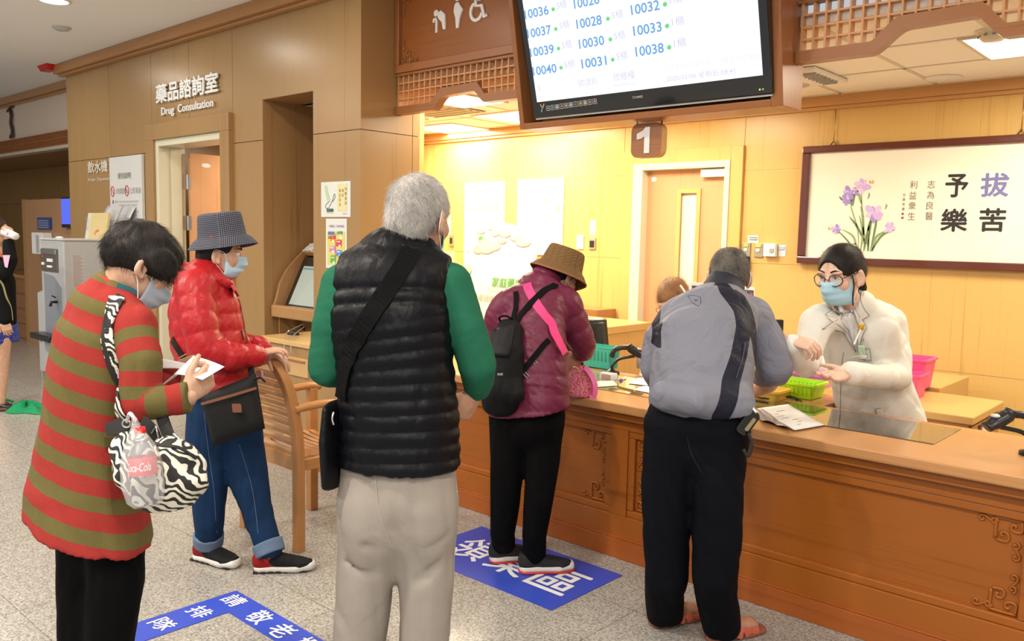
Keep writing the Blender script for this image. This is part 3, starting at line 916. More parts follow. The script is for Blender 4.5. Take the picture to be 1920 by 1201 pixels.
tag(obj('wall_lettering', wt, plain('faint frosted lettering', (0.62, 0.56, 0.47), 0.45)), 'small faint English words Water Dispenser on the wall', 'lettering')
def lines_of(mb, x0, x1, z, h, y, m=0, words=6, seed=1, ux=X3):
 """a line of print too small to read: short dashes"""
 rnd = random.Random(seed)
 x = x0
 while x < x1:
  w = (x1 - x0) / words * rnd.uniform(0.5, 0.9)
  b = min(x + w, x1)
  mb.add([(x, y, z), (b, y, z), (b, y, z + h), (x, y, z + h)], [(0, 1, 2, 3)], m)
  x = b + (x1 - x0) / words * 0.18
RED_INK = plain('red print', (0.45, 0.05, 0.07), 0.6)
BLUE_INK = plain('blue print', (0.12, 0.14, 0.36), 0.6)
GREEN_INK = plain('green print', (0.17, 0.36, 0.1), 0.6)
PALE_GREEN = plain('pale green print', (0.50, 0.62, 0.36), 0.6)
pb = thing('notice_board', 'tall white notice board with red circles on the wall left of the consultation door', 'poster', (-8.5, YW - 0.03, 1.0))
p = MB(); p.box(-8.862, YW - 0.035, 0.95, -8.132, YW - 0.004, 2.275)
obj('board', p, plain('gloss poster white', (0.74, 0.75, 0.74), 0.15, coat=0.5), pb, bevel=0.003)
p = MB()
yy = YW - 0.0365
write(p, '使用說明', (-8.66, yy, 2.055), X3, Z3, 0.3, 0.06, 0, 0, bold=0.02)
for (x, b) in ((-8.72, '冷熱開飲機'), (-8.40, '已煮沸過')):
 write(p, b, (x, yy, 1.905), X3, Z3, 0.255, 0.06, 0, 0)
for cx in (-8.79, -8.455):
 p.tube([(cx + 0.038 * cos(2 * pi * k / 20), yy, 1.935 + 0.05 * sin(2 * pi * k / 20)) for k in range(20)], 0.005, 4, 1, closed=True)
 p.tube([(cx - 0.02, yy, 1.96), (cx + 0.02, yy, 1.91)], 0.004, 4, 1)
for k, z in enumerate((1.82, 1.785, 1.72, 1.685, 1.65)):
 lines_of(p, -8.64, -8.2 - 0.04 * (k % 2), z, 0.018, yy, 3, 9, k)
 if k in (0, 2):
  p.ball((-8.79, yy + 0.004, z + 0.01), (0.02, 0.006, 0.024), 8, 2)
  lines_of(p, -8.755, -8.67, z, 0.02, yy, 3, 3, k + 9)
for z, r in ((1.55, 0), (1.45, 1), (1.35, 0)):
 p.tube([(-8.79 + 0.03 * sx, yy, z + 0.03 * sz) for sx, sz in ((-1, -1), (1, -1), (1, 1), (-1, 1))], 0.006, 4, 0, closed=True)
 lines_of(p, -8.73, -8.65, z - 0.01, 0.02, yy, 3, 3, 5)
p.add([(-8.54, yy, 1.44), (-8.455, yy, 1.44), (-8.455, yy, 1.58), (-8.54, yy, 1.58)], [(0, 1, 2, 3)], 1)
for cx in (-8.29, -8.2):
 p.ball((cx, yy + 0.004, 1.575), (0.014, 0.005, 0.016), 6, 0)
 p.add([(cx - 0.022, yy, 1.50), (cx + 0.022, yy, 1.50), (cx + 0.025, yy, 1.555), (cx - 0.025, yy, 1.555)], [(0, 1, 2, 3)], 0)
 p.add([(cx - 0.015, yy, 1.43), (cx - 0.003, yy, 1.43), (cx - 0.001, yy, 1.5), (cx - 0.018, yy, 1.5)], [(0, 1, 2, 3)], 0)
 p.add([(cx + 0.003, yy, 1.43), (cx + 0.015, yy, 1.43), (cx + 0.018, yy, 1.5), (cx + 0.001, yy, 1.5)], [(0, 1, 2, 3)], 0)
for (x, z) in ((-8.53, 1.38), (-8.27, 1.38), (-8.51, 1.33), (-8.25, 1.33)):
 lines_of(p, x, x + 0.1, z, 0.018, yy, 3, 4, 3)
p.add([(-8.80, yy, 1.12), (-8.70, yy, 1.10), (-8.74, yy, 1.24), (-8.78, yy, 1.26)], [(0, 1, 2, 3)], 4)
obj('print', p, [GREY_INK, RED_INK, BLUE_INK, plain('light grey print', (0.45, 0.45, 0.46), 0.6), PALE_GREEN], pb)
# two posters on the pier
po = thing('poster', 'upper taped poster on the oak pier, green vase drawing and yellow slip', 'poster', (-5.06, YW, 1.68))
p = MB(); p.box(-5.234, YW - 0.004, 1.68, -4.881, YW - 0.001, 1.932)
obj('sheet', p, plain('laminated sheet', (0.74, 0.75, 0.72), 0.2, coat=0.4), po)
p = MB()
yy = YW - 0.0055
p.prism([(-5.19, 1.905), (-5.165, 1.91), (-5.145, 1.86), (-5.12, 1.80), (-5.13, 1.79), (-5.155, 1.795), (-5.18, 1.85)], (0, yy, 0), X3, Z3, (0, 0.001, 0), 0)
p.tube(catmull([(-5.135, yy, 1.79), (-5.17, yy, 1.77), (-5.175, yy, 1.745), (-5.14, yy, 1.745), (-5.125, yy, 1.76), (-5.09, yy, 1.80), (-5.07, yy, 1.845), (-5.06, yy, 1.82), (-5.09, yy, 1.79)], 5), 0.0018, 4, 2)
write(p, '家庭藥師', (-5.165, yy, 1.716), X3, Z3, 0.085, 0.025, 0, 2, bold=0.03)
lines_of(p, -5.165, -5.08, 1.706, 0.005, yy, 0, 8, 4)
lines_of(p, -4.97, -4.92, 1.70, 0.006, yy, 4, 4, 4)
p.add([(-5.035, yy, 1.722), (-4.92, yy, 1.722), (-4.92, yy, 1.915), (-5.035, yy, 1.915)], [(0, 1, 2, 3)], 1)
for k, s_ in enumerate(('勿開藥袋', '講座', '藥品回收')):
 for j, ch in enumerate(s_):
  write(p, ch, (-4.945 - 0.034 * k, yy - 0.001, 1.865 - 0.033 * j - (0.01 if k else 0)), X3, Z3, 0.022, 0.024, 0, 3)
obj('print', p, [plain('sage print', (0.46, 0.62, 0.38), 0.6), plain('yellow slip', (0.72, 0.68, 0.36), 0.6), plain('dark green print', (0.03, 0.13, 0.08), 0.6), plain('brown print', (0.40, 0.17, 0.06), 0.6), GREY_INK], po)
po = thing('poster', 'lower narrow poster on the pier with colourful blocks on yellow', 'poster', (-5.05, YW, 1.31))
p = MB(); p.box(-5.175, YW - 0.004, 1.31, -4.924, YW - 0.001, 1.668)
obj('sheet', p, plain('laminated sheet', (0.74, 0.75, 0.72), 0.2, coat=0.4), po)
p = MB()
p.add([(-5.155, yy, 1.335), (-4.945, yy, 1.335), (-4.945, yy, 1.575), (-5.155, yy, 1.575)], [(0, 1, 2, 3)], 0)
for k, (x, z, w, h) in enumerate(((-5.125, 1.505, 0.07, 0.045), (-5.05, 1.47, 0.075, 0.05), (-5.13, 1.43, 0.075, 0.04), (-5.05, 1.40, 0.075, 0.045), (-5.12, 1.35, 0.075, 0.055), (-5.02, 1.53, 0.05, 0.03))):
 P = [(x, z), (x + w * .9, z - .006), (x + w, z + h * .8), (x + w * .85, z + h), (x + .006, z + h * .95)]
 p.prism(P, (0, yy, 0), X3, Z3, (0, -0.0006, 0), 1 + k)
 p.ball((x + w * .6, yy - .001, z), (.012, .001, .012), 6, 7)
 lines_of(p, x + .012, x + w * .7, z + h * .6, .008, yy - .0014, 7, 3, k)
p.add([(-5.058, yy - .0007, 1.37), (-5.05, yy - .0007, 1.37), (-5.05, yy - .0007, 1.56), (-5.058, yy - .0007, 1.56)], [(0, 1, 2, 3)], 2)
write(p, '一般藥品「自我照護」', (-5.15, yy, 1.605), X3, Z3, 0.2, 0.018, 0, 8)
write(p, '聰明選藥', (-5.145, yy - .001, 1.55), X3, Z3, 0.08, 0.026, 0, 4, bold=.03)
write(p, '正確用藥', (-5.145, yy - .001, 1.522), X3, Z3, 0.09, 0.022, 0, 2, bold=.03)
write(p, '小叮嚀', (-5.04, yy - .001, 1.552), X3, Z3, 0.07, 0.028, 0, 9, bold=.02)
obj('print', p, [plain('lemon print', (0.66, 0.63, 0.16), 0.6), plain('orange print', (0.75, 0.33, 0.06), 0.6), plain('scarlet print', (0.62, 0.07, 0.07), 0.6), plain('mauve print', (0.55, 0.22, 0.55), 0.6),
                 plain('azure print', (0.10, 0.28, 0.68), 0.6), plain('leaf print', (0.12, 0.42, 0.08), 0.6), plain('cream yellow print', (0.7, 0.66, 0.3), 0.6), PAPER, plain('plum print', (0.25, 0.1, 0.28), 0.6), plain('sea green print', (0.05, 0.38, 0.3), 0.6)], po)
# ================================================================= the counter
ct = thing('pharmacy_counter', 'long carved teak service counter where the customers stand', 'counter', (-2.0, 3.6, 0))
CX0, CX1 = -4.24, 1.0
p = MB(); p.box(CX0, 3.255, 0.742, CX1, 3.98, 0.785)
obj('counter_top', p, DESK_TOP, ct, bevel=0.006)
p = MB(); p.box(CX0 + 0.02, 3.375, 0.10, CX1 - 0.02, 3.40, 0.742); p.box(CX0 + 0.02, 3.90, 0.0, CX1 - 0.02, 3.93, 0.742)
p.box(CX0 + 0.02, 3.30, 0.70, CX1 - 0.02, 3.375, 0.742)
obj('carcass', p, DESK_WOOD, ct)
p = MB()
p.box(CX0 + 0.02, 3.345, 0.64, CX1 - 0.02, 3.375, 0.70)
p.box(CX0 + 0.02, 3.345, 0.10, CX1 - 0.02, 3.375, 0.212)
STILES = [(-4.22, -4.06), (-2.365, -2.265), (-0.55, -0.45), (0.94, 0.98)]
for a, b in STILES:
 p.box(a, 3.345, 0.212, b, 3.375, 0.64)
obj('frame', p, DESK_WOOD, ct, bevel=0.003)
p = MB(); p.box(CX0 + 0.015, 3.325, 0.0, CX1 - 0.015, 3.40, 0.098)
p.box(CX0 + 0.015, 3.332, 0.098, CX1 - 0.015, 3.40, 0.104)
obj('kickboard', p, KICK_WOOD, ct, bevel=0.004)
for (a, b) in ((-4.06, -2.365), (-2.265, -0.55), (-0.45, 0.94)):
 p = MB()
 for x0, x1, z0, z1 in ((a, b, 0.212, 0.246), (a, b, 0.606, 0.64), (a, a + 0.036, 0.246, 0.606), (b - 0.036, b, 0.246, 0.606)):
  p.box(x0, 3.352, z0, x1, 3.378, z1)
 mo = obj('panel_moulding', p, DESK_WOOD, ct, bevel=0.005)
 for sx, x in ((1, a + 0.036), (-1, b - 0.036)):
  for sz, z in ((1, 0.246), (-1, 0.606)):
   p = MB()
   scroll(p, (x + sx * 0.008, 3.372, z + sz * 0.008), (sx, 0, 0), (0, 0, sz), 0.085, 1, r=0.0065)
   scroll(p, (x + sx * 0.085, 3.372, z + sz * 0.004), (sx, 0, 0), (0, 0, sz * 0.85), 0.075, 0, r=0.005)
   scroll(p, (x + sx * 0.004, 3.372, z + sz * 0.085), (0, 0, sz), (sx * 0.85, 0, 0), 0.08, 0, r=0.005)
   obj('carving', p, DESK_WOOD, ct, smooth=True)
def glass_sheet(x0, x1, y0, y1, label, under):
 g = thing('glass_sheet', label, 'glass sheet', ((x0 + x1) / 2, (y0 + y1) / 2, 0.785))
 p = MB(); p.box(x0, y0, 0.785, x1, y1, 0.7885)
 m = bpy.data.materials.new('desk glass')
 nt, N, L, b = nodes_of(m)
 b.inputs['Base Color'].default_value = (*under, 1)
 b.inputs['Roughness'].default_value = 0.03
 b.inputs['Coat Weight'].default_value = 1.0
 b.inputs['Coat Roughness'].default_value = 0.02
 b.inputs['Coat IOR'].default_value = 1.75
 obj('pane', p, m, g, bevel=0.0012)
glass_sheet(-1.93, -0.95, 3.535, 3.92, 'dark reflecting glass sheet on the counter before the standing pharmacist', (0.045, 0.043, 0.036))
glass_sheet(-3.3, -2.18, 3.505, 3.93, 'glass sheet on the counter between the pen and the pink bag', (0.40, 0.24, 0.09))
# carved floor signs
BLUE_VINYL = plain('royal blue vinyl', (0.035, 0.075, 0.52), 0.38)
m_ = thing('floor_sticker', 'blue rectangular floor sticker under the feet of the woman with the tan hat', 'floor sign', (-2.6, 2.9, 0))
p = MB(); p.box(-3.075, 2.648, 0.0005, -2.15, 3.172, 0.003)
obj('vinyl', p, BLUE_VINYL, m_)
p = MB()
for i, ch in enumerate('領藥區'):
 write(p, ch, (-2.975 + 0.27 * i, 2.785, 0.0036), X3, Y3, 0.225, 0.25, 0, bold=0.016)
obj('lettering', p, PAPER, m_)
m_ = thing('floor_sticker', 'blue L shaped floor sticker with white characters, near the bottom edge', 'floor sign', (-3.0, 1.6, 0))
p = MB()
p.prism([(-3.255, 0.95), (-3.085, 0.95), (-3.085, 1.69), (-2.0, 1.69), (-2.0, 1.822), (-3.255, 1.822)], (0, 0, 0.0005), X3, Y3, (0, 0, 0.0025))
obj('vinyl', p, BLUE_VINYL, m_)
p = MB()
for i, ch in enumerate('敬老櫃檯'):
 c_ = Vector((-3.005 + 0.165 * i, 1.705, 0.0036))
 write(p, ch, c_, X3, Y3, 0.105, 0.1, 0, bold=0.016)
for i, ch in enumerate('請排隊'):
 write(p, ch, (-3.22, 1.72 - 0.155 * i - (0.0 if i else -0.0), 0.0036), X3, Y3, 0.105, 0.085, 0, bold=0.016)
obj('lettering', p, PAPER, m_)
# ================================================================= kiosk in the niche with its desk
ki = thing('information_kiosk', 'wooden touch screen kiosk with curved hood in the dark niche', 'kiosk', (-5.68, 4.0, 0))
KX0, KX1 = -6.005, -5.36
KSIDE = [(3.70, 0.88), (3.712, 0.975), (3.73, 1.02), (3.765, 1.15), (3.83, 1.26), (3.906, 1.335), (3.985, 1.405), (4.05, 1.455), (4.15, 1.49), (4.5, 1.50), (4.5, 0.88)]
for x in (KX0, KX1 - 0.03):
 p = MB(); p.prism(KSIDE, (x, 0, 0), Y3, Z3, (0.03, 0, 0))
 obj('side_panel', p, wood('kiosk side', (0.27, 0.13, 0.045), (0.38, 0.2, 0.08), 'z', 0.3, 0.3), ki, bevel=0.004)
p = MB(); p.box(KX0, 3.695, 0.88, KX1, 3.76, 0.978)
obj('lower_rail', p, wood('kiosk rail', (0.32, 0.16, 0.06), (0.43, 0.235, 0.095), 'x', 0.3, 0.3), ki, bevel=0.012)
p = MB()
p.prism([(3.975, 1.40), (4.05, 1.457), (4.15, 1.492), (4.5, 1.502), (4.5, 1.46), (4.15, 1.45), (4.0, 1.375)], (KX0 + 0.03, 0, 0), Y3, Z3, (KX1 - KX0 - 0.06, 0, 0))
obj('hood', p, wood('kiosk rail', (0, 0, 0), (0, 0, 0)), ki)
SV = unit((0, 0.15, 0.31))
p = MB(); p.prism([(KX0 + 0.03, 0), (KX1 - 0.03, 0), (KX1 - 0.03, 0.44), (KX0 + 0.03, 0.44)], (0, 3.805, 0.965), X3, SV, (0, 0.02, 0))
obj('bezel', p, plain('dark kiosk bezel', (0.03, 0.022, 0.015), 0.4), ki)
p = MB(); p.prism([(KX0 + 0.085, 0.02), (KX1 - 0.06, 0.02), (KX1 - 0.06, 0.36), (KX0 + 0.085, 0.36)], (0, 3.80, 0.965), X3, SV, (0, 0.004, 0))
sc_ = obj('screen', p, plain('kiosk display', (0.32, 0.36, 0.33), 0.15, coat=0.5, emit=(0.40, 0.46, 0.41), strength=0.42), ki)
p = MB()
q = Vector((0, 3.7995, 0.965))
p.prism([(-5.91, 0.33), (-5.43, 0.33), (-5.43, 0.345), (-5.91, 0.345)], q, X3, SV, (0, -0.001, 0), 0)
for k, (x, h) in enumerate(((-5.70, 0.28), (-5.66, 0.28), (-5.68, 0.25), (-5.64, 0.23))):
 p.prism([(x, h), (x + 0.04, h), (x + 0.04, h + 0.012), (x, h + 0.012)], q, X3, SV, (0, -0.001, 0), 1 + k % 2)
obj('print', p, [plain('teal bar', (0.16, 0.34, 0.38), 0.4), plain('coral mark', (0.5, 0.25, 0.22), 0.4), GREY_INK], sc_)
p = MB()
write(p, '藥品查詢', (-5.985, 3.985, 1.408), X3, unit((0, 0.07, 0.055)), 0.60, 0.10, 0.008, 0, bold=0.03)
obj('lettering', p, LETTER_WHITE, ki, label='white raised characters on the hood')
p = MB(); p.box(KX0, 3.95, 0.70, KX1, 3.97, 0.90); p.box(KX0 + 0.035, 3.745, 0.66, KX0 + 0.05, 3.96, 0.9)
p.box(KX0, 3.72, 0.0, KX1, 4.5, 0.70)
obj('base', p, wood('kiosk base', (0.23, 0.115, 0.04), (0.34, 0.185, 0.07), 'x', 0.4, 0.1), ki)
p = MB(); p.prism([(-5.99, 0.80), (-5.92, 0.80), (-5.89, 0.755), (-5.95, 0.765)], (0, 3.948, 0), X3, Z3, (0, 0.002, 0))
obj('cable_slot', p, MATT_BLACK, ki)
dk = thing('kiosk_desk', 'low oak desk with a shallow drawer under the kiosk ledge, behind the chair', 'desk', (-4.8, 3.4, 0))
p = MB(); p.box(-5.30, 3.16, 0.80, -4.25, 3.62, 0.832)
obj('ledge', p, wood('pale maple ledge', (0.50, 0.30, 0.10), (0.62, 0.40, 0.16), 'x', 0.3, 0.3), dk, bevel=0.004)
p = MB(); p.box(-5.28, 3.18, 0.09, -4.27, 3.62, 0.80)
obj('carcass', p, WALL_WOOD, dk, bevel=0.003)
p = MB(); p.box(-5.13, 3.165, 0.60, -4.70, 3.185, 0.725)
dr = obj('drawer', p, wood('drawer front', (0.42, 0.24, 0.09), (0.56, 0.35, 0.15), 'x', 0.3, 0.3), dk, bevel=0.004)
p = MB(); p.box(-5.10, 3.155, 0.70, -4.73, 3.166, 0.71); obj('pull', p, CHERRY, dr)
p = MB(); p.box(-5.29, 3.155, 0, -4.26, 3.25, 0.09); obj('kickboard', p, KICK_WOOD, dk, bevel=0.003)
mo = thing('computer_mouse', 'black computer mouse on the kiosk ledge', 'mouse', (-5.24, 3.40, 0.832))
p = MB(); p.ball((-5.20, 3.38, 0.838), (0.062, 0.034, 0.03), 10)
for i, v in enumerate(p.v): p.v[i] = (v[0], v[1], max(v[2], 0.833))
obj('shell', p, BLACK, mo, smooth=True)
p = MB(); p.ball((-5.235, 3.365, 0.858), (0.009, 0.006, 0.004), 6); obj('scroll_wheel', p, CHROME, mo)
p = MB()
p.tube(catmull([(-5.92, 3.945, 0.775), (-5.5, 3.66, 0.86), (-5.10, 3.25, 0.855), (-4.98, 3.17, 0.82), (-4.95, 3.145, 0.74)], 6), 0.004, 6)
p.tube(catmull([(-5.92, 3.945, 0.775), (-5.4, 3.6, 0.85), (-5.0, 3.25, 0.85), (-4.9, 3.17, 0.81), (-4.86, 3.145, 0.75)], 6), 0.004, 6)
tag(obj('cable', p, plain('grey cable', (0.32, 0.31, 0.28), 0.5), smooth=True), 'grey looped cables hanging over the kiosk ledge', 'cable')
# ================================================================= slatted armchair
ch = thing('armchair', 'honey teak slatted armchair that the woman in red leans on', 'chair', (-3.70, 2.45, 0))
AX0, AX1, AY0, AY1 = -3.985, -3.425, 2.27, 2.69
def post_path(x):
 lean = 0.0
 return [(x, 2.272, 0.0), (x, 2.272, 0.45), (x - 0.004, 2.262, 0.62), (x - 0.012, 2.235, 0.78), (x - 0.03, 2.205, 0.88), (x - 0.065, 2.185, 0.94), (x - 0.11, 2.175, 0.97)]
for sx, x in ((0, AX1 - 0.03), (1, AX0 + 0.03)):
 pts = post_path(0)
 if sx: pts = [(-a, b, c) for a, b, c in pts]
 pts = catmull([(x + a, b, c) for a, b, c in pts], 6)
 p = MB(); p.tube(pts, [(0.033, 0.027)] * len(pts), 4, flat=(1, 1, 0))
 obj('back_post', p, CHAIR_WOOD, ch, bevel=0.004)
p = MB()
P = catmull([(AX1 - 0.13, 2.176, 0.955), (-3.62, 2.168, 0.972), (-3.705, 2.165, 0.976), (-3.79, 2.168, 0.972), (AX0 + 0.13, 2.176, 0.955)], 6)
p.tube(P, [(0.04, 0.016)] * len(P), 4, flat=(0, 0.7, 1))
obj('top_rail', p, CHAIR_WOOD_X, ch, bevel=0.003)
for k in range(9):
 z = 0.495 + k * 0.047
 yy = 2.268 if z < 0.6 else 2.268 - 0.085 * ((z - 0.6) / 0.33) ** 1.6
 inset = 0.0 if z < 0.84 else 0.05 * (z - 0.84) / 0.06
 p = MB()
 P = [(AX0 + 0.055 + inset, yy, z), (-3.705, yy + 0.012, z), (AX1 - 0.055 - inset, yy, z)]
 P = catmull(P, 5)
 p.tube(P, [(0.017, 0.008)] * len(P), 4, flat=(0, 0.35, 1))
 obj('back_slat', p, CHAIR_WOOD_X, ch)
p = MB(); p.box(AX0 + 0.05, 2.258, 0.405, AX1 - 0.05, 2.285, 0.475); obj('rear_rail', p, CHAIR_WOOD_X, ch, bevel=0.003)
p = MB(); p.box(AX0 + 0.05, AY1 - 0.015, 0.40, AX1 - 0.05, AY1 + 0.012, 0.45); obj('front_rail', p, CHAIR_WOOD_X, ch, bevel=0.003)
for x in (AX0 + 0.03, AX1 - 0.03):
 p = MB(); p.box(x - 0.014, 2.285, 0.405, x + 0.014, AY1, 0.46); obj('side_rail', p, CHAIR_WOOD_Y, ch, bevel=0.003)
 p = MB(); p.box(x - 0.025, AY1 - 0.025, 0.0, x + 0.025, AY1 + 0.025, 0.70); obj('front_leg', p, CHAIR_WOOD, ch, bevel=0.004)
 p = MB()
 P = catmull([(x, 2.25, 0.715), (x, 2.40, 0.722), (x, 2.55, 0.712), (x, 2.66, 0.715), (x, 2.74, 0.705)], 5)
 p.tube(P, [(0.03, 0.021)] * len(P), 8, flat=(1, 0, 0)); obj('armrest', p, CHAIR_WOOD_Y, ch, smooth=True)
for k in range(10):
 y = 2.305 + k * 0.041
 p = MB()
 P = [(AX0 + 0.045, y, 0.466 + 0.0), (-3.85, y, 0.452), (-3.705, y, 0.447), (-3.56, y, 0.452), (AX1 - 0.045, y, 0.466)]
 P = catmull(P, 4)
 p.tube(P, [(0.016, 0.008)] * len(P), 4, flat=(0, 1, 0)); obj('seat_slat', p, CHAIR_WOOD_X, ch)
p = MB(); p.prism([(-3.63, 0.895), (-3.585, 0.898), (-3.575, 0.872), (-3.60, 0.862), (-3.638, 0.870)], (0, 2.158, 0), X3, Z3, (0, -0.002, 0.0))
tag(obj('paper_tag', p, PAPER), 'crumpled white tag stuck on the back of the armchair under the hands', 'tag')
# ================================================================= water dispenser
wd = thing('water_dispenser', 'grey steel water dispenser standing against the far end of the oak wall', 'water dispenser', (-8.65, 3.25, 0))
STEEL = plain('pale painted steel', (0.52, 0.53, 0.54), 0.35, 0.15)
p = MB(); p.box(-8.93, 2.97, 0.10, -8.35, 3.60, 1.44); obj('cabinet', p, STEEL, wd, bevel=0.012)
p = MB(); p.box(-8.94, 2.96, 1.44, -8.34, 3.61, 1.458); obj('lid', p, plain('pale lid', (0.60, 0.60, 0.60), 0.35), wd, bevel=0.006)
p = MB(); p.box(-8.88, 2.955, 1.14, -8.48, 2.975, 1.36); cp = obj('control_panel', p, plain('dark steel fascia', (0.16, 0.15, 0.13), 0.3, 0.5), wd, bevel=0.006)
p = MB(); p.box(-8.87, 2.945, 1.305, -8.49, 2.956, 1.352); obj('hood', p, CHROME, cp, bevel=0.004)
p = MB(); p.box(-8.84, 2.949, 1.275, -8.80, 2.956, 1.30); obj('indicator', p, RED_INK, cp)
p = MB(); p.box(-8.72, 2.949, 1.235, -8.58, 2.956, 1.265); p.box(-8.86, 2.949, 1.20, -8.80, 2.956, 1.225); p.box(-8.72, 2.949, 1.18, -8.60, 2.956, 1.2)
obj('button', p, PAPER, cp)
p = MB()
p.prism([(-8.86, 0.52), (-8.42, 0.52), (-8.42, 1.0), (-8.60, 1.10), (-8.86, 1.12)], (0, 2.966, 0), X3, Z3, (0, 0.006, 0))
al = obj('alcove', p, plain('alcove steel', (0.34, 0.37, 0.43), 0.3, 0.3), wd)
p = MB(); p.tube([(-8.52, 2.96, 0.86), (-8.52, 2.91, 0.86), (-8.52, 2.90, 0.82)], 0.014, 8); p.tube([(-8.535, 2.955, 0.90), (-8.535, 2.92, 0.92)], 0.007, 6)
obj('tap', p, BLACK, al, smooth=True)
p = MB(); p.box(-8.92, 2.84, 0.485, -8.42, 2.97, 0.545); obj('drip_tray', p, BLACK, wd, bevel=0.012)
p = MB(); p.box(-9.28, 3.04, 0.10, -8.94, 3.58, 0.90); obj('side_cabinet', p, plain('pale painted steel', (0, 0, 0)), wd, bevel=0.008)
p = MB(); p.add([(-9.28, 3.04, 0.90), (-8.94, 3.04, 0.90), (-8.94, 3.5, 1.16), (-9.28, 3.5, 0.92), (-8.94, 3.5, 0.90)], [(0, 1, 2), (0, 2, 3), (0, 3, 4, 1), (1, 4, 2), (2, 4, 3)])
obj('cup_flap', p, plain('grey flap', (0.42, 0.43, 0.45), 0.4), wd)
p = MB(); p.ball((-9.2, 3.035, 0.42), 0.016, 8); obj('knob', p, CHROME, wd)
p = MB(); p.prism([(-9.03, 0.22), (-8.95, 0.2), (-8.95, 0.3), (-8.98, 0.35), (-9.0, 0.3)], (0, 3.034, 0), X3, Z3, (0, 0.004, 0)); obj('water_sticker', p, plain('sky blue sticker', (0.35, 0.55, 0.65), 0.5), wd)
for x in (-9.24, -8.40, -8.90):
 for y in (3.06, 3.54):
  p = MB(); p.tube([(x, y, 0), (x, y, 0.1)], 0.02, 10); obj('foot', p, CHROME, wd)
p = MB(); p.add([(-8.349, 3.04, 1.0), (-8.349, 3.155, 1.0), (-8.349, 3.155, 1.31), (-8.349, 3.04, 1.31)], [(0, 1, 2, 3)], 0)
for k in range(26):
 lines_of(p, 0, 0.001, 0, 0.001, 0, 1, 1, 1)
 p.add([(-8.348, 3.05, 1.01 + k * 0.0115), (-8.348, 3.05 + 0.07 + 0.03 * ((k * 7) % 3) / 2, 1.01 + k * 0.0115), (-8.348, 3.05 + 0.07 + 0.03 * ((k * 7) % 3) / 2, 1.016 + k * 0.0115), (-8.348, 3.05, 1.016 + k * 0.0115)], [(0, 1, 2, 3)], 1)
obj('notice', p, [plain('steel notice', (0.56, 0.55, 0.54), 0.5), plain('rust print', (0.45, 0.33, 0.32), 0.6)], wd)
# leaflets standing on the dispenser
SLEEVE = plain('clear document sleeve', (0.60, 0.61, 0.64), 0.12, coat=0.8)
for k, (x0, x1, z1, lab) in enumerate(((-8.93, -8.58, 1.80, 'left curled plastic document sleeve on top of the water dispenser'), (-8.56, -8.25, 1.82, 'right curled plastic document sleeve on top of the water dispenser'))):
 t = thing('document_sleeve', lab, 'document', ((x0 + x1) / 2, 3.5, 1.458))
 p = MB()
 p.sheet(lambda u, v: (x0 + (x1 - x0) * u, 3.52 + 0.10 * v * v + 0.012 * sin(u * 5), 1.459 + (z1 - 1.459) * v * (1 - 0.22 * u if k == 0 else 1 - 0.18 * abs(u - 0.3))), 8, 8)
 s_ = obj('sleeve', p, SLEEVE, t, smooth=True, solid=0.003)
 p = MB()
 for j in range(9):
  z = 1.50 + j * 0.024
  yv = 3.52 + 0.10 * ((z - 1.459) / (z1 - 1.459)) ** 2 - 0.006
  lines_of(p, x0 + 0.04, x1 - 0.06, z, 0.006, yv, 0, 5, j)
 obj('print', p, plain('light grey print', (0, 0, 0)), t)
t = thing('leaflet_holder', 'pale yellow leaflet card with red flower standing on the dispenser', 'leaflet', (-8.62, 3.38, 1.458))
p = MB(); p.obox((-8.60, 3.40, 1.585), (0.20, 0, 0), (0, 0.012, 0), (0, 0.02, 0.127)); obj('card', p, plain('butter card', (0.68, 0.55, 0.26), 0.5), t, bevel=0.002)
p = MB(); p.obox((-8.86, 3.41, 1.585), (0.055, 0.0, 0), (0, 0.012, 0), (0, 0.02, 0.127)); obj('side_card', p, plain('ivory card', (0.68, 0.66, 0.58), 0.5), t, bevel=0.002)
p = MB()
for j, c_ in enumerate('歡迎'):
 write(p, c_, (-8.885, 3.398 - 0.02 + 0.0, 1.62 - j * 0.075), X3, Z3, 0.045, 0.05, 0, 0)
for a, b in ((-8.66, 1.51), (-8.63, 1.53), (-8.64, 1.495), (-8.59, 1.54)):
 p.ball((a, 3.377, b), (0.02, 0.004, 0.014), 6, 1)
obj('print', p, [GREY_INK, plain('coral print', (0.7, 0.2, 0.16), 0.6)], t)
t = thing('tissue_pack', 'small crumpled white tissue on top of the dispenser', 'tissue', (-8.80, 3.05, 1.458))
p = MB(); p.ball((-8.80, 3.10, 1.462), (0.07, 0.03, 0.014), 8)
obj('tissue', p, PAPER, t)
# ================================================================= far left background
bt = thing('booth_partition', 'brown wooden booth partition with pale edges beyond the water dispenser', 'partition', (-11.3, 3.9, 0))
p = MB(); p.box(-12.30, 3.92, 0, -10.50, 3.95, 1.91); obj('panel', p, wood('booth veneer', (0.30, 0.15, 0.07), (0.40, 0.22, 0.11), 'z', 0.4, 0.1), bt)
p = MB(); p.box(-12.36, 3.90, 0, -12.30, 3.97, 1.92); obj('edge', p, WALL_WOOD, bt)
p = MB(); p.box(-10.50, 3.86, 0, -10.42, 3.97, 1.97); obj('edge', p, WALL_WOOD, bt)
t = thing('wall_monitor', 'small blue lit monitor on the booth partition', 'monitor', (-10.72, 3.9, 1.6))
p = MB(); p.box(-10.88, 3.86, 1.56, -10.52, 3.918, 1.92); obj('case', p, MATT_BLACK, t, bevel=0.005)
p = MB(); p.box(-10.86, 3.855, 1.60, -10.54, 3.862, 1.90); obj('screen', p, plain('blue screen', (0.02, 0.03, 0.1), 0.4, emit=(0.10, 0.16, 0.95), strength=0.9), t)
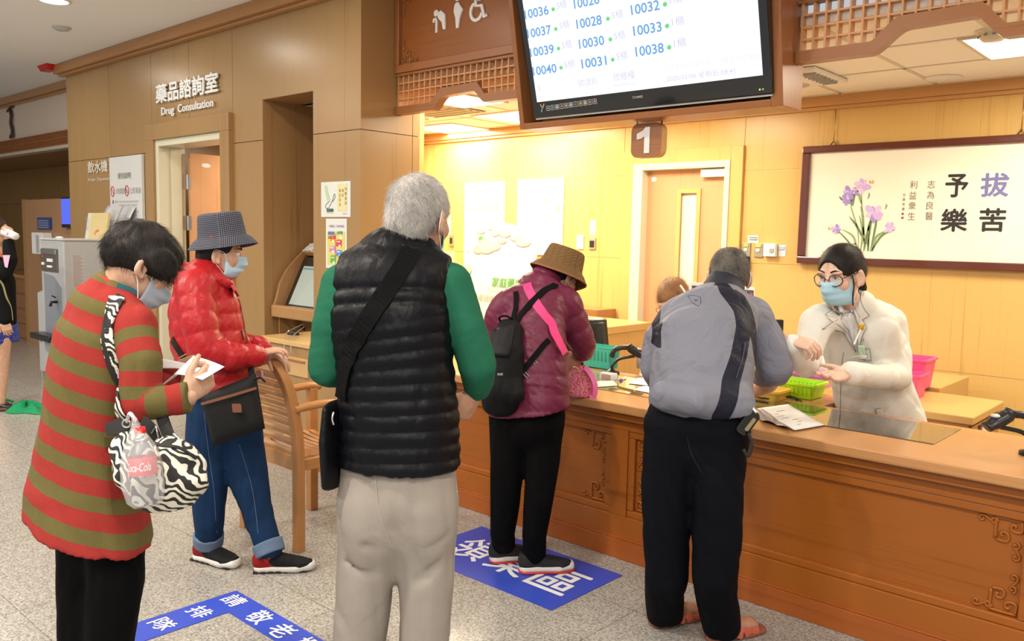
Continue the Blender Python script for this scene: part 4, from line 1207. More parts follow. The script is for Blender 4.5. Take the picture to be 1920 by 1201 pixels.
t = thing('blue_sign', 'small dark blue sign on the booth partition above the white box', 'sign', (-11.56, 3.9, 1.53))
p = MB(); p.box(-11.82, 3.90, 1.53, -11.36, 3.918, 1.68); obj('plate', p, plain('navy plate', (0.03, 0.06, 0.2), 0.4), t)
p = MB()
for k in range(4): lines_of(p, -11.78, -11.42, 1.55 + k * 0.028, 0.012, 3.897, 0, 6, k)
obj('print', p, plain('pale blue print', (0.35, 0.4, 0.55), 0.5), t)
t = thing('tissue_dispenser', 'white paper dispenser box under the small blue sign', 'dispenser', (-11.55, 3.86, 1.2))
p = MB(); p.box(-11.74, 3.80, 1.22, -11.36, 3.918, 1.49); obj('box', p, PAPER, t, bevel=0.01)
p = MB(); p.box(-11.56, 3.792, 1.24, -11.46, 3.80, 1.46); obj('slot', p, plain('light grey print', (0, 0, 0)), t)
t = thing('drawer_cabinet', 'low brown drawer cabinet in the alcove behind the drinking woman', 'cabinet', (-13.4, 4.2, 0))
p = MB(); p.box(-14.6, 3.98, 0, -12.40, 4.6, 0.86); obj('body', p, wood('alcove cabinet wood', (0.20, 0.085, 0.035), (0.29, 0.135, 0.06), 'x', 0.4, 0.1), t)
p = MB(); p.box(-14.62, 3.96, 0.86, -12.38, 4.62, 0.90); obj('top', p, TRIM_WOOD, t)
for k in range(4):
 p = MB(); p.box(-14.58, 3.962, 0.03 + k * 0.205, -12.42, 3.985, 0.215 + k * 0.205); obj('drawer', p, wood('alcove cabinet wood', (0, 0, 0), (0, 0, 0)), t, bevel=0.01)
for k, (x, z, w, h, lab, mt) in enumerate(((-15.2, 1.55, 0.26, 0.2, 'left of two small pink wall plates in the alcove', plain('pink plate', (0.48, 0.30, 0.24), 0.5)), (-14.82, 1.55, 0.26, 0.2, 'right of two small pink wall plates in the alcove', plain('pink plate', (0.48, 0.30, 0.24), 0.5)), (-15.02, 1.80, 0.35, 0.13, 'grey label above the pink wall plates', plain('grey label', (0.30, 0.28, 0.22), 0.5)))):
 p = MB(); p.box(x, 5.18, z, x + w, 5.199, z + h)
 tag(obj('wall_plate', p, mt, bevel=0.006), lab, 'wall plate', None)
t = thing('hanging_bracket', 'dark forged ornament hanging on the pale band at the far left', 'ornament', (-13.05, 4.04, 2.75))
p = MB()
p.tube(catmull([(-13.12, 4.03, 3.17), (-13.06, 4.03, 3.08), (-13.09, 4.03, 2.98), (-13.04, 4.03, 2.88), (-13.07, 4.03, 2.80)], 5), 0.022, 6)
p.tube(catmull([(-13.22, 4.03, 3.14), (-13.12, 4.03, 3.18), (-13.0, 4.03, 3.19)], 4), 0.014, 6)
obj('stem', p, plain('forged iron', (0.07, 0.035, 0.03), 0.5), t, smooth=True)
for dx in (-0.06, 0.02):
 p = MB(); P = [( -13.06 + dx + 0.035 * cos(a) * (1 - a / 9), 4.03, 2.79 + 0.035 * sin(a) * (1 - a / 9)) for a in np.linspace(0, 6.5, 16)]
 p.tube(P, 0.01, 6); obj('scroll', p, plain('forged iron', (0, 0, 0)), t, smooth=True)
t = thing('green_bag', 'green cloth bag lying flat on the floor by the drinking woman', 'bag', (-7.85, 2.47, 0))
p = MB()
def gbag(u, v):
 a = 2 * pi * u
 r = v
 rr = 0.24 * (1 + 0.14 * sin(3 * a) + 0.10 * cos(5 * a))
 return (-7.86 + rr * 1.15 * r * cos(a), 2.46 + rr * 0.62 * r * sin(a), 0.004 + 0.05 * (1 - r ** 2.5) * (1 + 0.5 * sin(4 * a + 3 * r)) )
p.sheet(gbag, 40, 10)
obj('cloth', p, fabric('green tarpaulin', (0.02, 0.30, 0.12), (0.015, 0.22, 0.09), 60, 0.5), t, smooth=True)
p = MB(); p.tube(catmull([(-8.14, 2.44, 0.03), (-8.19, 2.38, 0.05), (-8.12, 2.33, 0.03), (-8.04, 2.36, 0.03)], 5), 0.012, 6)
obj('handle', p, fabric('green tarpaulin', (0, 0, 0)), t, smooth=True)
# ================================================================= dispensary back wall
pt = thing('calligraphy_painting', 'long framed calligraphy scroll with purple irises on the back wall', 'painting', (-1.3, YB - 0.03, 1.415))
PX0, PX1, PZ0, PZ1 = -2.614, 0.35, 1.415, 2.255
FRAME = plain('mahogany frame', (0.105, 0.028, 0.018), 0.25, coat=0.5)
p = MB()
for x0, x1, z0, z1 in ((PX0, PX1, PZ0, PZ0 + 0.052), (PX0, PX1, PZ1 - 0.05, PZ1), (PX0, PX0 + 0.058, PZ0 + 0.052, PZ1 - 0.05), (PX1 - 0.058, PX1, PZ0 + 0.052, PZ1 - 0.05)):
 p.box(x0, YB - 0.05, z0, x1, YB - 0.004, z1)
obj('frame', p, FRAME, pt, bevel=0.008)
p = MB(); p.box(PX0 + 0.05, YB - 0.026, PZ0 + 0.045, PX1 - 0.05, YB - 0.02, PZ1 - 0.045)
cv = obj('scroll', p, plain('glazed rice paper', (0.88, 0.83, 0.70), 0.08, coat=1.0), pt)
p = MB()
yy = YB - 0.027
"""calligraphy"""
for ch_, px_, pz_, s_ in (('拔', -1.438, 1.881, 0.153), ('苦', -1.431, 1.662, 0.143), ('予', -1.645, 1.881, 0.130), ('樂', -1.658, 1.66, 0.154)):
 write(p, ch_, (px_, yy, pz_), X3, Z3, s_, 0.142, 0, 3 if ch_ == '拔' else 0, bold=0.03)
for k, s_ in enumerate(('志為良醫', '利益衆生')):
 for j, c_ in enumerate(s_):
  write(p, c_, (-1.757 - 0.11 * k, yy, 1.938 - 0.069 * j), X3, Z3, 0.046, 0.052, 0, 1)
for j, c_ in enumerate('恆願敬書'):
 write(p, c_, (-1.908, yy, 1.888 - 0.031 * j), X3, Z3, 0.018, 0.02, 0, 1)
for z in (1.765, 1.738):
 p.add([(-1.908, yy, z), (-1.893, yy, z), (-1.893, yy, z + 0.015), (-1.908, yy, z + 0.015)], [(0, 1, 2, 3)], 2)
obj('calligraphy', p, [INK, plain('brown ink', (0.16, 0.10, 0.06), 0.6), RED_INK, plain('indigo ink', (0.17, 0.17, 0.42), 0.6)], cv)
p = MB()
def at_pic(px_, py_):
 """picture measured on the scroll: fractions of a 0.46 x 0.46 m field"""
 return Vector((-2.395 + px_ * 0.46, yy - 0.0006, 1.515 + py_ * 0.50))
def leaf(pts, w, m):
 P = catmull([at_pic(*q) for q in pts], 6)
 n = len(P)
 vs = []
 for i, q in enumerate(P):
  d = (P[min(i + 1, n - 1)] - P[max(i - 1, 0)]).normalized()
  s = Vector((-d.z, 0, d.x)) * w * max(0.08, sin(pi * min(1, (i + 1.5) / (n + 1))) )
  vs += [q + s, q - s]
 p.add(vs, [(2 * i, 2 * i + 1, 2 * i + 3, 2 * i + 2) for i in range(n - 1)], m)
for pts, w, m in ([((.55, 0), (.58, .2), (.62, .42)), .009, 0], [((.5, 0), (.52, .25), (.45, .5)), .008, 1], [((.62, 0), (.60, .3), (.66, .55)), .009, 0], [((.68, 0), (.72, .2), (.9, .3)), .009, 1], [((.45, 0), (.38, .2), (.2, .3)), .007, 1],
                  [((.42, 0), (.3, .14), (.12, .3)), .006, 0], [((.58, .1), (.42, .35), (.3, .48)), .008, 0], [((.55, .1), (.5, .5), (.46, .62)), .008, 1], [((.65, 0), (.70, .35), (.71, .5)), .007, 0], [((.48, 0), (.42, .1), (.36, .08)), .006, 1], [((.66, 0), (.8, .22), (.98, .3)), .007, 0],
                  [((.47, 0), (.44, .3), (.32, .62), (.33, .8)), .004, 1], [((.55, .2), (.48, .62), (.46, .86)), .004, 1], [((.6, 0), (.63, .35), (.64, .48)), .004, 0], [((.34, .63), (.345, .75), (.37, .82)), .012, 0], [((.47, .66), (.44, .75), (.43, .8)), .009, 1], [((.13, .76), (.17, .72), (.19, .70)), .006, 2],
                  [((.56, .72), (.58, .77), (.57, .81)), .006, 1], [((.82, .58), (.84, .62), (.83, .65)), .006, 1]):
 leaf(pts, w, m)
def bloom(cx, cy, s, mats, seed):
 rnd = random.Random(seed)
 for k in range(7):
  a = 2 * pi * k / 7 + rnd.uniform(-.3, .3)
  l = s * rnd.uniform(.7, 1.15)
  q = at_pic(cx, cy) + Vector((cos(a) * l * .5, 0, sin(a) * l * .55))
  R_ = Matrix.Rotation(-a, 3, 'Y')
  N_ = 10
  vs = [q + R_ @ Vector((l * .62 * cos(2 * pi * i / N_), 0, l * .36 * sin(2 * pi * i / N_))) - Vector((0, .0002 * k, 0)) for i in range(N_)]
  p.add(vs, [list(range(N_))], mats[k % len(mats)])
bloom(.47, .90, .052, (4, 5), 1); bloom(.28, .80, .05, (3, 4), 2); bloom(.37, .83, .03, (3, 5), 7); bloom(.66, .52, .062, (4, 5, 3), 3); bloom(.12, .3, .038, (3, 4), 4); bloom(.90, .32, .036, (5, 4), 5); bloom(.26, .70, .03, (3,), 6)
for cx, cy in ((.60, .95), (.02, .31)):
 for sx in (-1, 1):
  q = at_pic(cx, cy)
  p.add([q, q + Vector((sx * .012, 0, .016)), q + Vector((sx * .018, 0, -.002)), q + Vector((sx * .006, 0, -.014))], [(0, 1, 2, 3)], 6)
obj('iris_painting', p, [plain('moss paint', (0.13, 0.22, 0.09), 0.6), plain('sage paint', (0.26, 0.36, 0.17), 0.6), plain('umber paint', (0.16, 0.11, 0.16), 0.6), plain('violet paint', (0.33, 0.25, 0.62), 0.6), plain('lilac paint', (0.55, 0.42, 0.75), 0.6), plain('orchid paint', (0.68, 0.50, 0.78), 0.6), plain('ochre paint', (0.62, 0.38, 0.12), 0.6)], cv)
for x in (-2.40, -1.24, -0.1):
 p = MB(); p.tube([(x, YB - 0.02, 2.27), (x, YB - 0.012, 2.50)], 0.003, 5); p.tube([(x - 0.02, YB - 0.02, 2.258), (x, YB - 0.02, 2.29), (x + 0.02, YB - 0.02, 2.258)], 0.005, 5)
 obj('hanger', p, plain('brass', (0.5, 0.36, 0.13), 0.3, 0.9), pt, smooth=True)
# two white posters and the banner stand
t = thing('poster', 'left white poster on the back wall with a green band', 'poster', (-5.85, YB, 1.2))
p = MB(); p.box(-6.12, YB - 0.02, 1.20, -5.577, YB - 0.003, 2.092); obj('board', p, PAPER, t)
p = MB(); yy = YB - 0.0215
p.tube([(-6.09 + 0.0, yy, 1.83), (-5.62, yy, 1.83), (-5.62, yy, 1.885), (-6.09, yy, 1.885)], 0.004, 4, 0, closed=True)
lines_of(p, -6.07, -5.68, 1.845, 0.026, yy, 0, 14, 2)
p.add([(-5.66, yy, 1.82), (-5.625, yy, 1.82), (-5.625, yy, 1.90), (-5.66, yy, 1.90)], [(0, 1, 2, 3)], 0)
lines_of(p, -6.08, -5.9, 1.38, 0.05, yy, 0, 3, 2)
obj('print', p, PALE_GREEN, t)
t = thing('poster', 'right white poster on the back wall with small orange seals', 'poster', (-5.12, YB, 1.40))
p = MB(); p.box(-5.40, YB - 0.02, 1.40, -4.845, YB - 0.003, 2.10); obj('board', p, PAPER, t)
p = MB()
for x, z in ((-5.06, 1.87), (-4.92, 1.80)):
 p.add([(x, yy, z), (x + 0.045, yy, z), (x + 0.045, yy, z + 0.058), (x, yy, z + 0.058)], [(0, 1, 2, 3)], 0)
p.tube(catmull([(-5.23, yy, 1.47), (-5.24, yy, 1.52), (-5.2, yy, 1.53), (-5.2, yy, 1.48)], 4), 0.003, 4, 1)
lines_of(p, -5.17, -5.13, 1.48, 0.01, yy, 1, 2, 1)
obj('print', p, [plain('apricot seal', (0.72, 0.42, 0.25), 0.6), plain('light grey print', (0, 0, 0))], t)
bn = thing('banner_board', 'slanted white health poster with pills photograph, leaning before the back wall', 'poster', (-4.95, 5.25, 0.2))
BO = Vector((-5.40, 5.20, 0.75)); BU = unit((1.0, -0.03, -0.0)); BV = unit((0.07, 0.14, 1.0))
BN = BU.cross(BV)
def bp(u, v, d=0.004):
 return BO + BU * u + BV * v + BN * d
p = MB()
p.prism([(-0.03, 0), (0.78, 0), (0.83, 0.86), (0.02, 1.02)], BO, BU, BV, -BN * 0.012)
obj('board', p, plain('gloss banner white', (0.80, 0.81, 0.80), 0.3), bn)
p = MB()
STONE = plain('pale pebble print', (0.50, 0.51, 0.49), 0.5)
for (u, v, a, b, m) in ((.16, .80, .055, .03, 0), (.30, .86, .05, .03, 0), (.42, .85, .07, .03, 0), (.56, .82, .07, .03, 0), (.65, .78, .085, .034, 0), (.22, .73, .11, .055, 0), (.12, .71, .06, .04, 3), (.33, .74, .06, .035, 0), (.02, .52, .06, .045, 0), (.40, .79, .05, .025, 0), (.12, .87, .05, .02, 0), (.25, .90, .05, .02, 0)):
 N_ = 18
 for s_, mm, dd, off in ((1.06, 1, 0.0010, -0.008), (1.0, m, 0.0016, 0.0)):
  p.add([bp(u + a * s_ * cos(2 * pi * k / N_), v + off + b * s_ * sin(2 * pi * k / N_), dd + 0.003 + u * 0.0002) for k in range(N_)], [list(range(N_))], mm)
p.ball(bp(.13, .80, .004), (.03, .003, .022), 8, 2)
write(p, '家庭藥師', bp(.36, .385, .004), BU, BV, .36, .085, 0, 2, bold=.012)
write(p, 'Family pharmacist', bp(.33, .335, .004), BU, BV, .37, .03, 0, 4)
write(p, '您用藥健康的守護者', bp(.08, .25, .004), BU, BV, .62, .06, 0, 5)
for k in range(10):
 p.ball(bp(.24 + k * .04, .80 - k * .006, .006), .003, 4, 6)
obj('print', p, [STONE, plain('pebble shade print', (0.26, 0.28, 0.25), 0.6), plain('grass print', (0.10, 0.42, 0.08), 0.6), plain('blush pebble print', (0.52, 0.42, 0.40), 0.6), plain('lime print', (0.45, 0.62, 0.18), 0.6), plain('peach print', (0.70, 0.40, 0.28), 0.6), GREY_INK], bn)
p = MB(); p.tube([bp(.1, .9, -.02), (-5.2, 5.6, 0.0)], 0.012, 8); p.tube([bp(.7, .8, -.02), (-4.72, 5.6, 0.0)], 0.012, 8)
p.tube([bp(.02, 0.0, -.02), (-5.42, 5.17, 0.0)], 0.012, 8); p.tube([bp(.76, 0.0, -.02), (-4.63, 5.15, 0.0)], 0.012, 8)
obj('easel_leg', p, CHROME, bn)
def wall_thing(name, x0, x1, z0, z1, label, cat, mat, extra=(), d=0.012, y=YB, grp=None):
 t = thing(name, label, cat, ((x0 + x1) / 2, y, z0), grp)
 p = MB(); p.box(x0, y - d, z0, x1, y - 0.001, z1); obj('plate', p, mat, t, bevel=0.003)
 for nm_, a, b, c, e, mt in extra:
  p = MB(); p.box(x0 + a * (x1 - x0), y - d - 0.006, z0 + c * (z1 - z0), x0 + b * (x1 - x0), y - d + 0.001, z0 + e * (z1 - z0)); obj(nm_, p, mt, t, bevel=0.001)
 return t
ALU = plain('brushed plate', (0.38, 0.34, 0.26), 0.4, 0.4)
YEL = plain('yellow label', (0.85, 0.72, 0.05), 0.5)
wall_thing('light_switch', -4.684, -4.606, 1.465, 1.59, 'plain white switch plate left of the back door', 'switch', WHITE, [('rocker', .3, .7, .25, .75, PAPER)])
wall_thing('wall_notice', -4.542, -4.479, 1.592, 1.722, 'small white paper strip above the round key switch', 'notice', PAPER, [('print', .15, .85, .55, .8, plain('rose print', (0.75, 0.5, 0.5), 0.6)), ('print', .2, .8, .12, .4, plain('rose print', (0, 0, 0)))], 0.003)
wall_thing('key_switch', -4.546, -4.472, 1.465, 1.57, 'steel plate with a round black key switch by the back door', 'switch', ALU, [('dial', .2, .8, .2, .75, BLACK)])
wall_thing('switch_plate', -3.07, -3.0, 1.45, 1.556, 'left grey switch plate with yellow label, right of the back door', 'switch', ALU, [('label', .25, .75, .72, .88, YEL), ('button', .3, .65, .4, .6, PAPER)])
wall_thing('switch_plate', -2.968, -2.896, 1.449, 1.554, 'right grey switch plate with yellow label, beside the white box', 'switch', ALU, [('label', .2, .8, .72, .88, YEL), ('button', .25, .65, .4, .6, PAPER)])
wall_thing('wall_notice', -3.027, -2.941, 1.557, 1.612, 'small printed label above the two grey switch plates', 'notice', PAPER, [('print', .12, .9, .68, .8, GREY_INK), ('print', .12, .9, .4, .52, GREY_INK)], 0.003)
wall_thing('alarm_box', -2.88, -2.785, 1.457, 1.554, 'white wall box with a grey round button, between switches and painting', 'box', WHITE, [('button', .55, .88, .3, .62, plain('grey knob', (0.35, 0.34, 0.33), 0.5))], 0.04)
wall_thing('wall_notice', -2.776, -2.719, 1.459, 1.545, 'small pale blue card beside the white wall box', 'notice', plain('pale blue card', (0.62, 0.70, 0.78), 0.5), [('print', .15, .8, .6, .9, plain('sky print', (0.42, 0.56, 0.75), 0.6))], 0.003)
wall_thing('wall_notice', -6.405, -6.33, 1.57, 1.765, 'pale vertical strip on the wall beside the white haired man', 'notice', plain('cream strip', (0.75, 0.70, 0.52), 0.5), [], 0.003)
wall_thing('key_switch', -6.345, -6.285, 1.45, 1.57, 'small steel key switch plate beside the white haired man', 'switch', ALU, [('dial', .25, .75, .25, .75, BLACK)])
wall_thing('wall_notice', -6.45, -6.27, 1.28, 1.40, 'cream card on the wall just right of the black vest collar', 'notice', plain('cream card', (0.74, 0.66, 0.40), 0.5), [], 0.003)
p = MB(); p.box(-3.06, YB - 0.05, 1.34, -3.0, YB - 0.002, 1.45)
tag(obj('wall_phone_holder', p, MATT_BLACK, bevel=0.006), 'small black holder on the wall beside the bending man\'s head', 'holder')
# ================================================================= dispensary furniture
MAPLE_X = wood('maple desk', (0.46, 0.25, 0.075), (0.60, 0.36, 0.13), 'x', 0.3, 0.3)
TEAK_Z = wood('teak carcass', (0.30, 0.12, 0.04), (0.42, 0.19, 0.07), 'z', 0.35, 0.2)
t = thing('drawer_unit', 'low wooden drawer unit with maple top, right of the standing pharmacist', 'cabinet', (-1.4, 4.8, 0))
p = MB(); p.box(-1.95, 4.48, 0.70, -1.035, 5.10, 0.74); obj('top', p, MAPLE_X, t, bevel=0.006)
p = MB(); p.box(-1.93, 4.50, 0.0, -1.06, 5.08, 0.70); obj('carcass', p, TEAK_Z, t)
for k in range(3):
 p = MB(); p.box(-1.06, 4.52 , 0.04 + k * 0.22, -1.045, 5.06, 0.245 + k * 0.22); d_ = obj('drawer', p, TEAK_Z, t, bevel=0.003)
 p = MB(); p.prism([(4.62, 0.235 + k * 0.22), (4.68, 0.235 + k * 0.22), (4.65, 0.21 + k * 0.22)], (-1.043, 0, 0), Y3, Z3, (0.002, 0, 0)); p.prism([(4.90, 0.235 + k * 0.22), (4.96, 0.235 + k * 0.22), (4.93, 0.21 + k * 0.22)], (-1.043, 0, 0), Y3, Z3, (0.002, 0, 0)); obj('finger_pull', p, MATT_BLACK, d_)
p = MB(); p.box(-1.0435, 4.70, 0.60, -1.041, 4.80, 0.67); obj('label_card', p, PAPER, t)
p = MB(); p.box(-1.95, 5.14, 0.0, -1.37, 5.75, 0.76)
tag(obj('side_desk', p, MAPLE_X, bevel=0.006), 'plain maple desk block behind the drawer unit', 'desk')
PINKP = plain('hot pink plastic', (0.80, 0.10, 0.30), 0.35)
def tub(name, c, w, d, h, lab, mat, z, grp=None, holes=0):
 t = thing(name, lab, 'basket', (c[0], c[1], z), grp)
 p = MB()
 prof = []
 def ring(s, zz):
  return [Vector((c[0] + x, c[1] + y, zz)) for x, y in rounded(-w / 2 * s, w / 2 * s, -d / 2 * s, d / 2 * s, min(w, d) * 0.12 * s, 4)]
 rings = [ring(0.84, z + 0.001), ring(0.96, z + h), ring(0.93, z + h), ring(0.81, z + 0.01)]
 n = len(rings[0])
 vs = [q for r_ in rings for q in r_]
 fs = [(i * n + j, i * n + (j + 1) % n, (i + 1) * n + (j + 1) % n, (i + 1) * n + j) for i in range(3) for j in range(n)] + [list(range(n))[::-1], [3 * n + j for j in range(n)]]
 p.add(vs, fs); obj('tub', p, mat, t, bevel=0.0015)
 p = MB()
 r0, r1 = ring(1.02, z + h - 0.008), ring(1.02, z + h + 0.004)
 r2, r3 = ring(0.94, z + h + 0.004), ring(0.94, z + h - 0.008)
 p.add(r0 + r1 + r2 + r3, [(i * n + j, i * n + (j + 1) % n, ((i + 1) % 4) * n + (j + 1) % n, ((i + 1) % 4) * n + j) for i in range(4) for j in range(n)])
 obj('rim', p, mat, t)
 if holes:
  p = MB()
  for k in range(holes):
   x = c[0] - w * 0.40 + w * 0.80 * k / (holes - 1)
   for s in (-1, 1):
    yy_ = c[1] + s * d * 0.455
    p.box(x - w * 0.016, yy_ - 0.004, z + h * 0.35, x + w * 0.016, yy_ + 0.004, z + h * 0.80)
  obj('slot', p, plain('slot shade ' + mat.name, tuple(k * 0.72 for k in mat.node_tree.nodes['Principled BSDF'].inputs['Base Color'].default_value[:3]), 0.5), t)
 return t
tub('plastic_bin', (-1.543,5.044,.76)[:2], 0.30, 0.24, 0.17, 'taller rear pink plastic bin behind the pharmacist\'s elbow', PINKP, 0.76)
tub('plastic_bin', (-1.485,4.828,.74)[:2], 0.24, 0.20, 0.13, 'lower front pink plastic bin behind the pharmacist\'s elbow', PINKP, 0.74)
LIME = plain('lime plastic', (0.45, 0.78, 0.01), 0.35)
ORCH = plain('orchid plastic', (0.82, 0.30, 0.68), 0.35)
p = MB(); p.box(-2.12, 3.985, 0.745, -1.57, 4.27, 0.785); p.box(-3.2, 3.985, 0.745, -2.12, 4.06, 0.785)
tag(obj('shelf', p, DESK_TOP, bevel=0.004), 'narrow wooden shelf along the back edge of the counter, carrying the slotted baskets', 'shelf')
tub('plastic_basket', (-1.781,4.139,.785)[:2], 0.27, 0.18, 0.075, 'lime green slotted basket on the counter before the pharmacist', LIME, 0.786, None, 11)
tub('plastic_basket', (-1.872,4.481,.785)[:2], 0.30, 0.18, 0.075, 'orchid pink slotted basket just behind the lime green one', ORCH, 0.786, None, 12)
tub('plastic_basket', (-1.861,3.941,.785)[:2], 0.22, 0.16, 0.05, 'amber tray on the counter mostly hidden by the grey jacket sleeve', plain('amber plastic', (0.75, 0.45, 0.05), 0.4), 0.786)
b0 = Vector((-1.93,4.676,.785))
t = thing('plastic_bag', 'crumpled white plastic bag in the orchid basket', 'bag', (b0.x, b0.y, 0.80))
p = MB(); p.ball((b0.x, b0.y, 0.87), (0.10, 0.06, 0.075), 10)
rnd = random.Random(3)
p.v = [(a + rnd.uniform(-.012, .012), b + rnd.uniform(-.012, .012), c + rnd.uniform(-.012, .012)) for a, b, c in p.v]
obj('film', p, plain('thin white film', (0.84, 0.82, 0.85), 0.3), t, smooth=True)
# left desk, chair back and teal basket
t = thing('side_cabinet', 'open maple cabinet with drawer left of the back door', 'cabinet', (-4.1, 5.2, 0))
p = MB(); p.box(-4.50, 4.95, 0.87, -3.57, 5.55, 0.925); obj('top', p, MAPLE_X, t, bevel=0.004)
p = MB(); p.box(-3.63, 4.97, 0, -3.58, 5.53, 0.87); obj('side_panel', p, wood('maple upright', (0.46, 0.25, 0.075), (0.60, 0.36, 0.13), 'z', 0.3, 0.3), t)
p = MB(); p.box(-4.48, 5.48, 0, -3.63, 5.53, 0.87); obj('back_panel', p, TEAK_Z, t)
p = MB(); p.box(-4.44, 4.97, 0.68, -3.64, 5.0, 0.86); obj('drawer', p, wood('cabinet drawer', (0.40, 0.2, 0.065), (0.52, 0.28, 0.1), 'x'), t)
p = MB(); p.box(-4.49, 4.97, 0, -4.44, 5.53, 0.87); obj('side_panel', p, wood('maple upright', (0, 0, 0), (0, 0, 0)), t)
p = MB(); p.box(-3.9, 5.0, 0.45, -3.64, 5.03, 0.62); obj('divider', p, MAPLE_X, t)
t = thing('wall_cabinet', 'low framed wooden cabinet panel between the maple cabinet and the back door', 'cabinet', (-4.2, 5.85, 0))
p = MB(); p.box(-5.0, 5.72, 0, -4.23, 5.99, 0.96); obj('body', p, TEAK_Z, t)
p = MB(); p.box(-4.9, 5.705, 0.08, -4.30, 5.722, 0.86); obj('panel', p, wood('cabinet drawer', (0, 0, 0), (0, 0, 0)), t, bevel=0.004)
p = MB(); p.ball((-4.75, 5.4, 0.935), (0.02, 0.012, 0.01), 6)
t = thing('office_chair', 'black office chair with chrome edged back behind the maroon sleeve', 'chair', (-3.45, 4.55, 0))
p = MB()
bc = Vector((-3.289,4.245,.835))
def cb(u, v):
 a = (u - .5) * 2
 return bc + Vector((0.738, 0.674, 0)) * (a * 0.195 * (1 - 0.25 * max(0, v - .6))) + Vector((0, 0, 1)) * ((v - .5) * 0.42) + Vector((-0.67, 0.74, 0)) * (0.05 * a * a)
p.sheet(cb, 14, 12); obj('backrest', p, plain('black leather', (0.012, 0.012, 0.013), 0.35, coat=0.3), t, smooth=True, solid=0.05)
p = MB()
edge = [cb(1, k / 12) for k in range(13)] + [cb(1 - k / 14, 1) for k in range(15)]
p.tube(edge, 0.012, 6); obj('edge_trim', p, CHROME, t, smooth=True)
p = MB(); p.lathe([(0.22, 0.45), (0.24, 0.49), (0.2, 0.53)], (bc.x + 0.16, bc.y + 0.12, 0), 20); obj('seat', p, BLACK, t, smooth=True)
p = MB(); p.tube([(bc.x + 0.16, bc.y + 0.12, 0.06), (bc.x + 0.16, bc.y + 0.12, 0.46)], 0.025, 10)
for k in range(5):
 a = 2 * pi * k / 5
 p.bar((bc.x + 0.16, bc.y + 0.12, 0.07), (bc.x + 0.16 + 0.2 * cos(a), bc.y + 0.12 + 0.2 * sin(a), 0.03), 0.035, 0.03)
obj('base', p, BLACK, t)
p = MB(); p.tube([bc + Vector((-.02, .03, -.16)), (bc.x + 0.1, bc.y, 0.5)], 0.02, 8); obj('back_bar', p, BLACK, t)
q = (-2.989,4.018,.785)
tub('plastic_basket', (q[0] - 0.02, q[1] + 0.1), 0.24, 0.10, 0.13, 'teal green basket on the counter behind the maroon sleeve', plain('teal plastic', (0.05, 0.45, 0.33), 0.4), 0.786, None, 8)
# barcode scanner on its stand, pen, papers
def scanner(o, ux, lab):
 o, ux = Vector(o), unit(ux)
 t = thing('barcode_scanner', lab, 'scanner', o)
 p = MB(); p.lathe([(0.045, 0), (0.045, 0.012), (0.02, 0.02), (0.012, 0.03)], o, 20); obj('base', p, BLACK, t, smooth=True)
 P = catmull([o + Z3 * 0.02, o + Z3 * 0.05 + ux * 0.005, o + Z3 * 0.085 + ux * 0.04, o + Z3 * 0.10 + ux * 0.10, o + Z3 * 0.105 + ux * 0.13], 6)
 p = MB(); p.tube(P, 0.009, 8); obj('stand_arm', p, BLACK, t, smooth=True)
 a = o + ux * 0.125 + Z3 * 0.125
 P = [a + ux * 0.045 - Z3 * 0.015, a + Z3 * 0.005, a - ux * 0.03 + Z3 * 0.02]
 sd = ux.cross(Z3)
 p = MB(); p.tube(catmull([a + ux * 0.055 - Z3 * 0.022, a + ux * 0.02 + Z3 * 0.0, a - ux * 0.02 + Z3 * 0.025, a - ux * 0.035 + Z3 * 0.045], 4), [(0.032, 0.02)] * 3 + [(0.036, 0.025)] * 6 + [(0.028, 0.022)] * 4, 12, flat=sd)
 h = obj('scanner_head', p, BLACK, t, smooth=True)
 p = MB(); p.ball(a + ux * 0.02 + Z3 * 0.022, (0.022, 0.022, 0.008), 8); obj('light_panel', p, plain('pale grey plastic', (0.5, 0.5, 0.5), 0.3), h, smooth=True)
 p = MB(); P = catmull([a - ux * 0.03 + Z3 * 0.03, a - ux * 0.075 + Z3 * 0.028, a - ux * 0.115 + Z3 * 0.01, a - ux * 0.128 - Z3 * 0.03], 5)
 p.tube(P, [(0.018, 0.015)] * len(P), 10, flat=sd); obj('grip', p, BLACK, h, smooth=True)
 return t
q = Vector((-2.821,3.975,.785))
scanner((q.x, q.y, 0.786), (0.74, 0.6, 0), 'black barcode scanner on a curved stand at the counter, left of the grey jacket')
q = Vector((-.633,3.639,.785))
scanner((q.x, q.y, 0.786), (-0.74, -0.67, 0), 'black barcode scanner cut off by the right edge of the picture')
q = Vector((-2.704,3.777,.785))
t = thing('tape_holder', 'small clear plastic pen tray holder at the foot of the barcode scanner', 'holder', (q.x, q.y, 0.786))
p = MB(); p.box(q.x - 0.045, q.y - 0.02, 0.7865, q.x + 0.045, q.y + 0.03, 0.826); obj('block', p, plain('frosted plastic', (0.68, 0.68, 0.7), 0.2, coat=0.5), t, bevel=0.006)
p = MB(); p.box(q.x - 0.03, q.y - 0.022, 0.792, q.x + 0.03, q.y - 0.018, 0.818); obj('clip', p, CHROME, t)
q = Vector((-2.62,3.77,.785)); q2 = Vector((-2.69,3.985,.785))
t = thing('pen', 'white and violet pen lying on the glass sheet', 'pen', (q.x, q.y, 0.79))
d_ = unit(q2 - q)
p = MB(); p.tube([Vector((q.x, q.y, 0.796)), Vector((q.x, q.y, 0.796)) + d_ * 0.11], 0.006, 8); obj('barrel', p, PAPER, t, smooth=True)
p = MB(); p.tube([Vector((q.x, q.y, 0.796)), Vector((q.x, q.y, 0.796)) + d_ * 0.035], 0.0072, 8); obj('cap', p, plain('violet plastic', (0.22, 0.13, 0.55), 0.4), t, smooth=True)
